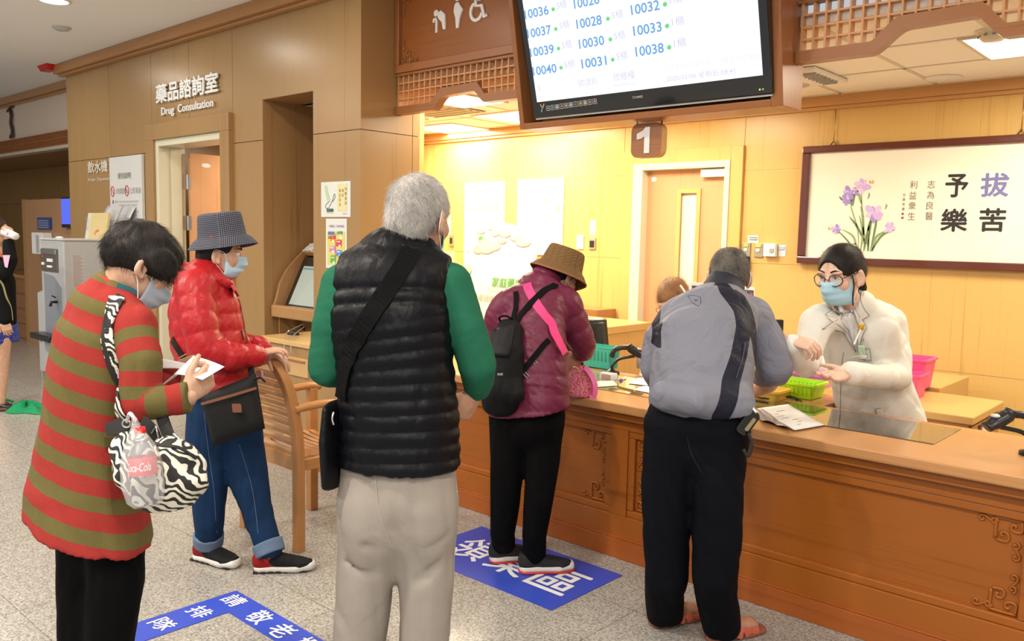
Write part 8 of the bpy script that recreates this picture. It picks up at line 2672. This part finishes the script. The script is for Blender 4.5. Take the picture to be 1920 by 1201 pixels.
 vs_, fs_ = text_mesh('JS', .014, .010, .02)
 pts = []
 for a in vs_:
  q = o_ + vR * (a[0] - .007) + Z3 * (a[1] - .004)
  hit = tj.ray_cast(q, vF); pts.append((hit[0] - vF * .001) if hit[0] is not None else q)
 p.add(pts, fs_); obj('emblem', p, plain('navy emblem', (0.03, 0.035, 0.07), .6), jacket, label='small navy shield emblem')
 p = MB(); band_on(p, tj, [(-1.472,2.956,1.189), (-1.461,2.958,1.128), (-1.458,2.953,1.067)], bf, .004, .003, .002, 5); obj('seam', p, plain('navy emblem', (0, 0, 0)), jacket)
 pt_ = Solid(.0075)
 pt_.add(Chain([(-1.608,2.855,.951), (-1.592,2.832,.877), (-1.588,2.825,.796)], [(.185, .140), (.185, .150), (.14, .13)], bs, k=.04))
 for l in (l1, l2): pt_.add(Chain(l, lr, bs, k=.03))
 pt_.cut(Vector((0, 0, .022)), (0, 0, -1)); pt_.warp(folds(.0055, 17, 17, (bs + Z3 * .3)))
 NT = fabric('midnight trouser cloth', (0.0038, 0.0044, 0.0075), (0.0026, 0.003, 0.0052), 700, .75, .12, .1)
 trs = solid_obj('trousers', [pt_], NT, body)
 t_t = tree_of(trs)
 p = MB(); band_on(p, t_t, [(-1.676,2.607,.974), (-1.603,2.645,.969), (-1.525,2.701,.96), (-1.442,2.788,.943), (-1.407,2.898,.918)], bf, .032, .005, .006, 6); obj('belt', p, plain('black leather belt', (0.01, 0.01, 0.01), .35), trs)
 p = MB(); band_on(p, t_t, [(-1.557,2.577,.961), (-1.541,2.57,.809), (-1.497,2.598,.715)], bf, .003, .002, .001); obj('seam', p, plain('midnight seam', (0.006, 0.007, 0.01), .9), trs)
 # sandals
 COR = plain('coral leather', (0.50, 0.115, 0.065), .45)
 TAN = plain('tan insole', (0.30, 0.10, 0.06), .5)
 for d in ((-1.775, 2.815, -1.665, 3.08), (-1.545, 2.865, -1.43, 3.13)):
  h_, t_ = Vector((d[0], d[1], 0)), Vector((d[2], d[3], 0)); L_ = (t_ - h_).length; dd = (t_ - h_).normalized(); sd = dd.cross(Z3)
  so = Solid(.005)
  so.add(Chain([h_ + dd * L_ * a + Z3 * .012 for a in (.13, .4, .7, .9)], [(.036, .03), (.036, .03), (.050, .03), (.040, .03)], sd, k=.02)); so.cut(h_ + Z3 * .0015, (0, 0, -1)); so.cut(h_ + Z3 * .022, (0, 0, 1))
  s_ = solid_obj('sandal', [so], TAN, body, it=1)
  for a0, a1, s1 in ((.40, .62, 1), (.62, .42, 1), (.72, .78, 1)):
   m = MB()
   P = []
   for k in range(13):
    t_2 = k / 12; ang = pi * t_2
    P.append(h_ + dd * L_ * (a0 + (a1 - a0) * t_2) + sd * cos(ang) * .050 + Z3 * (.018 + .058 * sin(ang) * (1.05 - .45 * (a0 + (a1 - a0) * t_2))))
   strap(m, P, .045 if a0 < .7 else .03, .004, [(q - (h_ + dd * (q - h_).dot(dd))).normalized() for q in P]); obj('sandal_strap', m, COR, s_)
  m = MB(); P = [h_ + dd * .02 + sd * .036 * cos(a) - dd * .018 * sin(a) + Z3 * .05 for a in np.linspace(0, pi, 9)]; strap(m, P, .02, .004, -dd); obj('heel_strap', m, COR, s_)
 ha = Solid(.004)
 ha.add(E((0, -.012, .036), (.082, .101, .092), .0), E((0, -.058, -.015), (.068, .052, .055), .03))
 ha.cut(W(0, .060, .05), hM @ Vector((0, 1, -.42))); ha.cut(W(0, -.05, -.060), hM @ Vector((0, .45, -1)))
 for sx in (-1, 1): ha.sub(E((sx * .088, .012, -.022), (.03, .034, .042), .012))
 hair = solid_obj('hair', [ha], PEPPER_HAIR, body)
 cr = W(0, -.05, .12)
 strands('hair_strands', body, hair, hair_material('pepper hairs', (0.03, 0.027, 0.024), (0.26, 0.24, 0.21), .5, 26), 7000, .02, lambda P: P - cr, .25, .0004, 7)
 eyes(body, hC, hM); face_mask(body, W, hM, BLUE_MASK, top=.0)
 ph = thing('phone_holster', 'dark glossy phone holster clipped to the belt of the man in grey', 'phone holster', (-1.367,2.769,.905))
 a = Vector((-1.382,2.811,.91)); d1 = unit(vR * .55 + Z3 * .8); d2 = unit(vR * .8 - Z3 * .55)
 p = MB(); p.prism(rounded(-.026, .026, -.05, .05, .018), a, d2, d1, vF * .022); obj('case', p, plain('gloss black holster', (0.006, 0.005, 0.004), .2, coat=.3), ph, bevel=.006)
 p = MB(); p.prism(rounded(-.008, .006, -.028, .028, .006), a - vF * .002 + d2 * .010, d2, d1, vF * .004); obj('clip', p, plain('aged brass', (0.45, 0.36, 0.2), .3, .8), ph)
 p = MB(); p.tube(catmull([a + d1 * .05, Vector((-1.362,2.821,.953)), Vector((-1.385,2.83,.972))], 4), .005, 6); obj('loop', p, CHROME, ph, smooth=True)
 p = MB(); q = Vector((-1.38,2.787,.821)); p.tube(catmull([Vector((-1.373,2.8,.875)), Vector((-1.361,2.806,.831)), Vector((-1.372,2.803,.79)), Vector((-1.387,2.793,.814))], 5), .006, 6); obj('pouch_loop', p, MATT_BLACK, ph, smooth=True)
make_grey_man()
# ================================================================= standing pharmacist
def make_pharmacist():
 bf = dirn(-.72, -.70); bs = bf.cross(Z3)          # her right hand side
 base = Vector((-1.371,4.211,.546)); base.z = 0
 trunk = [(-1.346,4.269,.405), (-1.364,4.247,.567), (-1.383,4.198,.732), (-1.402,4.121,.897), (-1.413,4.025,1.059), (-1.418,3.93,1.192), (-1.421,3.858,1.281), (-1.426,3.819,1.329)]
 tr = [(.235, .190), (.225, .180), (.205, .160), (.185, .140), (.190, .140), (.185, .125), (.115, .09), (.060, .058)]
 aL = [(-1.321,4.073,1.196), (-1.279,4.068,1.083), (-1.246,4.002,.966), (-1.277,3.786,.986), (-1.307,3.6,1.015)]
 aLr = [.074, .062, .058, .054, .050]
 aR = [(-1.508,3.688,1.211), (-1.503,3.598,1.111), (-1.462,3.489,1.044), (-1.451,3.371,1.095), (-1.449,3.298,1.149)]
 aRr = [.070, .060, .054, .048, .044]
 hC = Vector((-1.425,3.711,1.427)); hM = frame_of(dirn(-.74, -.60, -.20), (-.02, 0, 1))
 hs, W, E = head_solid(hC, hM, Vector((-1.423,3.829,1.283)), s=1.06, h=.003, neck_r=(.050, .060))
 under = Solid(.016)
 under.add(Chain(trunk[:-1], [(a * .8, b * .8) for a, b in tr[:-1]], bs), Chain(aL, [r * .65 for r in aLr]), Chain(aR, [r * .65 for r in aRr]))
 for s_ in (-1, 1):
  q = Vector(trunk[0]) + bs * s_ * .09
  under.add(Chain([q, Vector((q.x, q.y + .03, .45)), Vector((q.x, q.y + .05, .06))], [.09, .06, .045]))
 # her left palm is open upwards, the right hand hovers above it
 hL = hand_solid((-1.31,3.57,1.02), dirn(-.93, -.30, -.12), dirn(.05, .45, -.9), thumb=-1, curls=[(6, 8, 6), (8, 12, 8), (12, 16, 12), (16, 20, 14)], thumb_pose=(.75, .1), s=1.0)
 hR = hand_solid((-1.452,3.285,1.171), dirn(.55, -.35, -.10), dirn(-.35, -.25, .85), thumb=-1, curls=[(35, 30, 15), (42, 38, 22), (46, 42, 28), (50, 46, 30)], thumb_pose=(.55, .8), s=1.0)
 body = solid_obj('person', [hs, under, hL, hR], SKIN_C, None, base, label='standing pharmacist in white coat, glasses and blue mask, gesturing with both hands', it=1)
 tag(body, None, 'person')
 COAT = fabric('white coat cotton', (0.74, 0.72, 0.66), (0.70, 0.68, 0.62), 700, .8, .10, .1, 4, .8)
 ja = Solid(.006)
 ja.add(Chain(trunk[:-1], tr[:-1], bs, k=.03), Chain(aL, aLr, k=.03), Chain(aR, aRr, k=.03))
 ja.add(Chain([(-1.347,4.052,1.215), (-1.422,3.882,1.268), (-1.494,3.729,1.222)], [.078, .075, .07], k=.03))
 ja.sub(Chain([(-1.417,3.831,1.259), (-1.429,3.794,1.368)], [.056, .062], k=.008), Chain([(-1.401,3.738,1.265), (-1.411,3.713,1.353)], [.024, .04], k=.01))
 ja.cut(Vector((0, 0, .48)), (0, 0, -1))
 ja.cut((-1.312,3.566,1.004), dirn(-1, -.35, 0)) if False else None
 ja.warp(folds(.0055, 19, 18))
 coat = solid_obj('white_coat', [ja], COAT, body)
 tc = tree_of(coat)
 vw = -bf
 p = MB()
 # shirt front, collar and lapels
 SHIRT = plain('white shirt', (0.70, 0.70, 0.73), .7)
 def panel(name, pts, lift, mat, parent, thick=.004, edge=True):
  """flat tailored piece laid on the coat"""
  P = [Vector(q) for q in pts]
  cen = sum(P, Vector()) / len(P)
  n = len(P)
  ring = []
  for i in range(n):
   for k in range(5):
    ring.append(P[i].lerp(P[(i + 1) % n], k / 5))
  def put(q):
   hit = tc.ray_cast(q - vw * -0 + bf * .25, -bf)
   return (hit[0] + bf * lift) if hit[0] is not None and (hit[0] - q).length < .15 else q
  rows = [[put(cen.lerp(q, t)) for q in ring] for t in (.0001, .34, .67, 1.0)]
  m = MB(); w = len(ring)
  vs = [q for r in rows for q in r]
  m.add(vs, [(i * w + j, i * w + (j + 1) % w, (i + 1) * w + (j + 1) % w, (i + 1) * w + j) for i in range(3) for j in range(w)])
  o_ = obj(name, m, mat, parent, smooth=True, solid=thick)
  if edge:
   m = MB(); m.tube([q + bf * .002 for q in rows[-1]], .0019, 5, closed=True); obj('painted_edge_shadow', m, plain('coat shadow seam', (0.27, 0.27, 0.28), .8), o_, smooth=True)  # dark line painted for the shadow along the edge of each piece
  return o_
 shirt = panel('shirt', [(-1.438,3.681,1.296), (-1.387,3.811,1.308), (-1.382,3.802,1.215), (-1.397,3.743,1.076), (-1.423,3.682,1.202)], .003, SHIRT, body, .003, False)
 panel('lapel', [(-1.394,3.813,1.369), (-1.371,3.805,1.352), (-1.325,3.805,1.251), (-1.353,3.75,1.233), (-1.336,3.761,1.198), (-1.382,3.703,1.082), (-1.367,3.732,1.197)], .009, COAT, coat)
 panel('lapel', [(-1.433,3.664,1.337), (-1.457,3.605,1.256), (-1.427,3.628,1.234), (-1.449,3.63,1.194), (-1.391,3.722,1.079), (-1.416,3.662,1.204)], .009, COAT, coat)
 panel('shirt_collar', [(-1.425,3.695,1.31), (-1.41,3.688,1.26), (-1.394,3.705,1.27), (-1.411,3.707,1.301)], .004, SHIRT, shirt, .003)
 panel('shirt_collar', [(-1.396,3.791,1.322), (-1.394,3.731,1.266), (-1.376,3.746,1.259), (-1.378,3.793,1.312)], .004, SHIRT, shirt, .003)
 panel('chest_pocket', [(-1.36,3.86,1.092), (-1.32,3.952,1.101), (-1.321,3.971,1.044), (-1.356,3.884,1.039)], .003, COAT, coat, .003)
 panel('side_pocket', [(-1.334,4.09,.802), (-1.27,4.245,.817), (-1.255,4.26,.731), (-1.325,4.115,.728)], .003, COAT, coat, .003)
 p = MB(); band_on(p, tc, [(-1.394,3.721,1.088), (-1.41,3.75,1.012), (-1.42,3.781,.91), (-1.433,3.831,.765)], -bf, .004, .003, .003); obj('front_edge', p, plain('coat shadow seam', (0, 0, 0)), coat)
 bd = panel('name_badge', [(-1.374,3.715,1.115), (-1.342,3.798,1.116), (-1.344,3.815,1.049), (-1.38,3.728,1.049)], .020, plain('pale green badge', (0.50, 0.66, 0.46), .3, coat=.4), body, .002, False)
 panel('badge_label', [(-1.37,3.712,1.068), (-1.338,3.796,1.069), (-1.344,3.815,1.052), (-1.38,3.728,1.051)], .0225, PAPER, bd, .001, False)
 p = MB(); q = Vector((-1.357,3.742,1.2)); hit = tc.ray_cast(q + bf * .2, -bf); q = (hit[0] if hit[0] is not None else q) + bf * .016
 for k, (a, b, r_) in enumerate(((0, 0, .010), (.010, .006, .007), (-.008, .007, .006), (.009, -.007, .007), (-.006, -.008, .006))): p.ball(q + vR * a + Z3 * b, r_, 8)
 obj('badge_clip', p, plain('golden clip', (0.62, 0.36, 0.03), .3, .3), body, smooth=True, label='small golden clip on the lapel')
 p = MB(); p.tube([q - Z3 * .01, Vector((-1.356,3.746,1.126)) + bf * .01], .004, 6); obj('badge_cord', p, PAPER, body)
 vs_, fs_ = text_mesh('藥學部 王', .075, .014, .012)
 m = MB(); o_ = Vector((-1.371,3.853,1.116)); pts = []
 ux = unit(Vector((-1.325,3.953,1.139)) - o_)
 for a in vs_:
  qq = o_ + ux * a[0] + Z3 * (a[1] + .004)
  hit = tc.ray_cast(qq + bf * .2, -bf); pts.append((hit[0] + bf * .002) if hit[0] is not None else qq)
 m.add(pts, fs_); obj('embroidery', m, plain('navy thread', (0.08, 0.09, 0.16), .7), coat, label='small dark embroidered characters')
 # dark skirt glimpse, shoes
 so = Solid(.012); so.add(Chain([trunk[0], Vector(trunk[0]) - Z3 * .2], [(.17, .13), (.17, .13)], bs, k=.02)); solid_obj('skirt', [so], BLACK_TROUSER, body)
 for s_ in (-1, 1):
  q = Vector(trunk[0]) + bs * s_ * .09; q.z = 0; q.y += .05
  shoe(body, q - bf * .08, q + bf * .16, BLACK, BLACK)
 # hair tied back
 ha = Solid(.0036)
 ha.add(E((0, -.014, .036), (.084, .106, .096), .0), E((0, -.07, .0), (.070, .05, .065), .03))
 ha.sub(E((.006, .125, .008), (.068, .070, .082), .014))
 for sx in (-1, 1): ha.sub(E((sx * .092, .035, -.04), (.032, .055, .066), .012))
 ha.cut(W(0, -.05, -.065), hM @ Vector((0, .5, -1)))
 hair = solid_obj('hair', [ha], BLACK_HAIR, body)
 tl = Solid(.005); tl.add(Chain([W(0, -.10, -.005), W(.0, -.135, -.035), W(-.01, -.14, -.085), W(-.015, -.125, -.13)], [.026, .028, .024, .012], k=.01)); solid_obj('ponytail', [tl], BLACK_HAIR, hair)
 cr = W(0, .06, .11)
 strands('hair_strands', body, hair, hair_material('brown black hairs', (0.010, 0.008, 0.006), (0.05, 0.035, 0.025), .32), 7000, .045, lambda P: np.array(W(0, -.12, -.02)) - P + (P - cr) * .3, .03, .0003, 9, .08)
 m = MB(); m.tube(catmull([W(-.074, .040, .02), W(-.077, .034, -.03), W(-.070, .036, -.075), W(-.064, .03, -.12)], 5), [.003] * 15 + [.0015], 6); obj('loose_lock', m, BLACK_HAIR, hair, smooth=True)
 eyes(body, hC, hM, 1.06); brows(body, W, BLACK_HAIR)
 m = MB()
 for sx in (-1, 1):
  m.tube(catmull([W(sx * .018, .0915, .012), W(sx * .031, .0945, .0185), W(sx * .046, .088, .012)], 5), .0016, 5)
 obj('eyelashes', m, BLACK_HAIR, body, smooth=True)
 face_mask(body, W, hM, plain('sky blue mask', (0.38, 0.62, 0.76), .75), top=-.004, bottom=-.112, half=.070)
 gl = MB()
 RIM = plain('tortoise frame', (0.055, 0.022, 0.016), .25, coat=.3)
 for sx in (-1, 1):
  gl.tube([W(sx * .036 + .027 * cos(t), .108 - .006 * abs(cos(t)) - (.010 if sx * cos(t) > 0 else 0) * abs(cos(t)), .002 + .0235 * sin(t)) for t in np.linspace(0, 2 * pi, 28)[:-1]], .0027, 6, closed=True)
  gl.tube([W(sx * .062, .096, .010), W(sx * .074, .060, .014), W(sx * .082, -.004, .016)], .0019, 6)
 gl.tube(catmull([W(-.010, .108, .004), W(0, .112, .008), W(.010, .108, .004)], 4), .0018, 6)
 go = obj('eyeglasses', gl, RIM, body, smooth=True)
 m = MB()
 for sx in (-1, 1):
  m.add([W(sx * .036 + .026 * cos(t), .107 - (.010 if sx * cos(t) > 0 else 0) * abs(cos(t)), .002 + .0225 * sin(t)) for t in np.linspace(0, 2 * pi, 25)[:-1]], [list(range(24))])
 obj('lens', m, plain('clear lens', (1, 1, 1), .02, alpha=.10, spec=.8), go)
make_pharmacist()
# ================================================================= seated pharmacist behind the bending man
def make_seated():
 bf = dirn(-.5, -.8); bs = bf.cross(Z3)
 base = Vector((-2.623,4.429,.431)); base.z = 0
 hC = Vector((-2.675,4.377,1.195)); hM = frame_of(dirn(-.48, -.70, -.45))
 trunk = [(-2.644,4.529,.412), (-2.669,4.543,.676), (-2.674,4.524,.878), (-2.678,4.483,.996), (-2.677,4.439,1.065)]
 tr = [(.19, .14), (.18, .13), (.19, .13), (.13, .10), (.06, .06)]
 hs, W, E = head_solid(hC, hM, Vector((-2.678,4.449,1.042)), s=1.06)
 aL = [Vector(trunk[2]) - bs * .17 + Z3 * .02, Vector(trunk[1]) - bs * .24 + bf * .02, Vector(trunk[1]) - bs * .16 + bf * .26 - Z3 * .02]
 aR = [Vector(trunk[2]) + bs * .17 + Z3 * .02, Vector(trunk[1]) + bs * .24 + bf * .02, Vector(trunk[1]) + bs * .16 + bf * .26 - Z3 * .02]
 under = Solid(.016); under.add(Chain(trunk[:-1], [(a * .8, b * .8) for a, b in tr[:-1]], bs), Chain(aL, [.05, .045, .035]), Chain(aR, [.05, .045, .035]))
 for s_ in (-1, 1):
  q = Vector(trunk[0]) + bs * s_ * .09 - Z3 * .04
  under.add(Chain([q, q + bf * .26, Vector((q + bf * .27).xy.to_3d()) + Z3 * .05], [.08, .06, .045]))
 hands = [hand_solid(a[-1] + (a[-1] - a[1]).normalized() * .04, a[-1] - a[1], (0, 0, 1), thumb=t_) for a, t_ in ((aL, 1), (aR, -1))]
 body = solid_obj('person', [hs, under] + hands, SKIN_C, None, base, label='seated pharmacist with chestnut hair and hair clip, mostly hidden by the grey jacket', it=1)
 tag(body, None, 'person')
 ja = Solid(.009); ja.add(Chain(trunk[:-1], tr[:-1], bs, k=.03), Chain(aL, [.07, .06, .05], k=.03), Chain(aR, [.07, .06, .05], k=.03)); ja.sub(Chain([trunk[-2], Vector(trunk[-1]) + Z3 * .06], [.045, .06], k=.006))
 solid_obj('white_coat', [ja], fabric('white coat cotton', (0, 0, 0)), body)
 sk = Solid(.012)
 for s_ in (-1, 1):
  q = Vector(trunk[0]) + bs * s_ * .09 - Z3 * .04
  sk.add(Chain([q, q + bf * .26, Vector((q + bf * .27).xy.to_3d()) + Z3 * .08], [.1, .08, .065], k=.02))
  qq = (q + bf * .27); qq.z = 0
  shoe(body, qq - bf * .06, qq + bf * .18, BLACK, BLACK)
 solid_obj('trousers', [sk], BLACK_TROUSER, body)
 ha = Solid(.004)
 ha.add(E((0, -.014, .038), (.086, .108, .096), .0), E((0, -.08, .0), (.066, .05, .06), .03))
 ha.sub(E((0, .13, -.02), (.066, .085, .085), .012)); ha.cut(W(0, -.05, -.06), hM @ Vector((0, .5, -1)))
 for sx in (-1, 1): ha.sub(E((sx * .094, .03, -.045), (.03, .05, .055), .012))
 hair = solid_obj('hair', [ha], BROWN_HAIR, body)
 cr = W(0, .08, .10)
 strands('hair_strands', body, hair, hair_material('chestnut hairs', (0.20, 0.085, 0.035), (0.42, 0.22, 0.10), .35), 5000, .05, lambda P: P - cr, .05, .0004, 12)
 m = MB(); a = Vector((-2.589,4.307,1.304)); b = Vector((-2.56,4.327,1.255)); m.bar(a, b, .012, .006, FWD); obj('hair_clip', m, plain('pearl clip', (0.75, 0.74, 0.7), .2, .4), hair, bevel=.002)
 eyes(body, hC, hM); face_mask(body, W, hM, BLUE_MASK)
 gl = MB()
 for sx in (-1, 1): gl.tube([W(sx * .036 + .024 * cos(t), .108 - .006 * abs(cos(t)), .004 + .019 * sin(t)) for t in np.linspace(0, 2 * pi, 24)[:-1]], .0018, 6, closed=True)
 gl.tube([W(-.011, .109, .006), W(.011, .109, .006)], .0018, 6)
 obj('eyeglasses', gl, BLACK, body, smooth=True)
make_seated()
# ================================================================= woman drinking at the far left edge
def make_drinker():
 bf = dirn(.95, .1); bs = bf.cross(Z3)
 base = Vector((-8.027,2.271,.024)); base.z = 0
 trunk = [(-8.072,2.315,.647), (-8.096,2.321,.851), (-8.121,2.329,1.079), (-8.138,2.335,1.238), (-8.134,2.349,1.315)]
 tr = [(.17, .15), (.17, .15), (.18, .15), (.14, .11), (.06, .06)]
 hC = Vector((-8.151,2.362,1.52)); hM = frame_of(dirn(.95, .1, .0))
 hs, W, E = head_solid(hC, hM, Vector((-8.133,2.348,1.297)), s=1.0)
 aN = [(-7.929,2.295,1.246), (-7.787,2.306,1.176), (-7.794,2.356,1.282), (-7.893,2.379,1.421)]
 aNr = [.07, .06, .055, .045]
 aF = [(-7.916,2.291,1.224), (-7.825,2.287,.985), (-7.783,2.299,.796)]
 under = Solid(.016); under.add(Chain(trunk[:-1], [(a * .8, b * .8) for a, b in tr[:-1]], bs), Chain(aN, [.05, .045, .04, .032]), Chain(aF, [.05, .045, .032]))
 legs_at = (Vector((-8.206,2.318,.564)) - Vector((-8.066,2.311,.579)), Vector((-7.983,2.319,.586)) - Vector((-8.066,2.311,.579)))
 for off in legs_at:
  q = [(-8.073,2.305,.579), (-8.043,2.295,.306), (-8.023,2.279,.056)]
  under.add(Chain([Vector(a) + off for a in q], [.085, .055, .035], k=.02))
 h1 = hand_solid((-7.895,2.38,1.439), dirn(.1, -.1, 1), dirn(.9, -.4, 0), thumb=1, curl=(40, 45, 30)); h2 = hand_solid((-7.782,2.299,.787), dirn(.15, 0, -1), dirn(.3, -1, 0), thumb=1)
 body = solid_obj('person', [hs, under, h1, h2], SKIN_A, None, base, label='woman in black cardigan and blue skirt drinking from a cup at the far left edge', it=1)
 tag(body, None, 'person')
 ja = Solid(.008); ja.add(Chain(trunk[:-1], tr[:-1], bs, k=.03), Chain(aN, aNr, k=.03), Chain(aF, [.07, .06, .05], k=.03)); ja.cut((-8.058,2.338,.725), (0, 0, -1))
 cd = solid_obj('cardigan', [ja], fabric('black wool', (0.010, 0.010, 0.011), (0.007, 0.007, 0.007), 300, .9, .3, .1), body)
 p = MB(); tcd = tree_of(cd); band_on(p, tcd, [(-7.84,2.321,1.138), (-7.803,2.337,1.006), (-7.772,2.347,.874), (-7.758,2.347,.786)], vF, .014, .004, .005); obj('edge_trim', p, plain('olive braid', (0.30, 0.30, 0.14), .8), cd)
 sk = Solid(.009); sk.add(Chain([(-8.088,2.316,.761), (-8.078,2.297,.556)], [(.16, .15), (.19, .18)], bs, k=.02)); sk.cut((-8.046,2.329,.575), (0, 0, -1)); sk.cut((-8.061,2.341,.761), (0, 0, 1)); sk.warp(lambda X, Y, Z: .012 * np.sin(X * 60 + Y * 45))
 m = bpy.data.materials.new('blue sequinned skirt'); nt, N, L, b = nodes_of(m)
 n_ = noise(N, L, coords(N, L), 90, 2, .6); L.new(ramp(N, L, n_, [(.60, (0.012, 0.035, 0.33)), (.68, (0.45, 0.48, 0.6))]), b.inputs['Base Color']); b.inputs['Roughness'].default_value = .5
 solid_obj('skirt', [sk], m, body)
 p = MB(); p.tube(catmull([(-7.985,2.322,1.311), (-7.925,2.331,1.286), (-7.901,2.335,1.242)], 4), .03, 8); obj('orange_collar', p, plain('orange scarf', (0.75, 0.13, 0.02), .7), body, smooth=True)
 for off in legs_at:
  q = Vector((-8.02,2.278,.024)) + off; q.z = 0
  shoe(body, q - bf * .12, q + bf * .13, plain('black patent strap shoe', (0.012, 0.01, 0.01), .3), plain('brown heel', (0.10, 0.05, 0.03), .5))
 ha = Solid(.005); ha.add(E((0, -.014, .036), (.084, .106, .096), .0), E((0, -.06, -.03), (.07, .06, .08), .03)); ha.sub(E((0, .12, -.02), (.07, .085, .09), .012)); ha.cut(W(0, 0, -.09), hM @ Vector((0, .3, -1)))
 solid_obj('hair', [ha], hair_material('dark brown hair', (0.02, 0.012, 0.009), (0.06, 0.035, 0.025)), body)
 gl = MB()
 for sx in (-1, 1):
  gl.tube([W(sx * .036 + .024 * cos(t), .106 - .006 * abs(cos(t)), .008 + .019 * sin(t)) for t in np.linspace(0, 2 * pi, 20)[:-1]], .002, 6, closed=True)
  gl.tube([W(sx * .06, .1, .012), W(sx * .082, -.01, .016)], .002, 6)
 obj('eyeglasses', gl, BLACK, body, smooth=True); eyes(body, hC, hM)
 t = thing('paper_cup', 'white paper cup with pink mark at the drinking woman\'s mouth', 'cup', (-7.853,2.385,1.493))
 a, b = Vector((-7.925,2.364,1.518)), Vector((-7.774,2.4,1.481)); ax = unit(b - a); R_ = Matrix((ax.orthogonal().normalized(), ax.cross(ax.orthogonal().normalized()), ax)).transposed()
 m = MB(); m.lathe([(.036, 0), (.030, (b - a).length), (.001, (b - a).length)], a, 20, rot=R_, cap=False); obj('cup', m, PAPER, t, smooth=True)
 m = MB(); m.ball(a.lerp(b, .5) - FWD * .030, (.014, .014, .012), 6); obj('mark', m, plain('pink mark', (0.8, 0.2, 0.35), .5), t)
 t = thing('paper_sheet', 'pink sheet of paper tucked at the drinking woman\'s arm', 'paper', (-7.776,2.33,1.274))
 m = MB(); m.add([(-7.753,2.29,1.327), (-7.708,2.331,1.329), (-7.715,2.31,1.223), (-7.732,2.296,1.232)], [(0, 1, 2, 3)]); obj('sheet', m, plain('pink paper', (0.78, 0.42, 0.58), .6), t, solid=.001)
make_drinker()
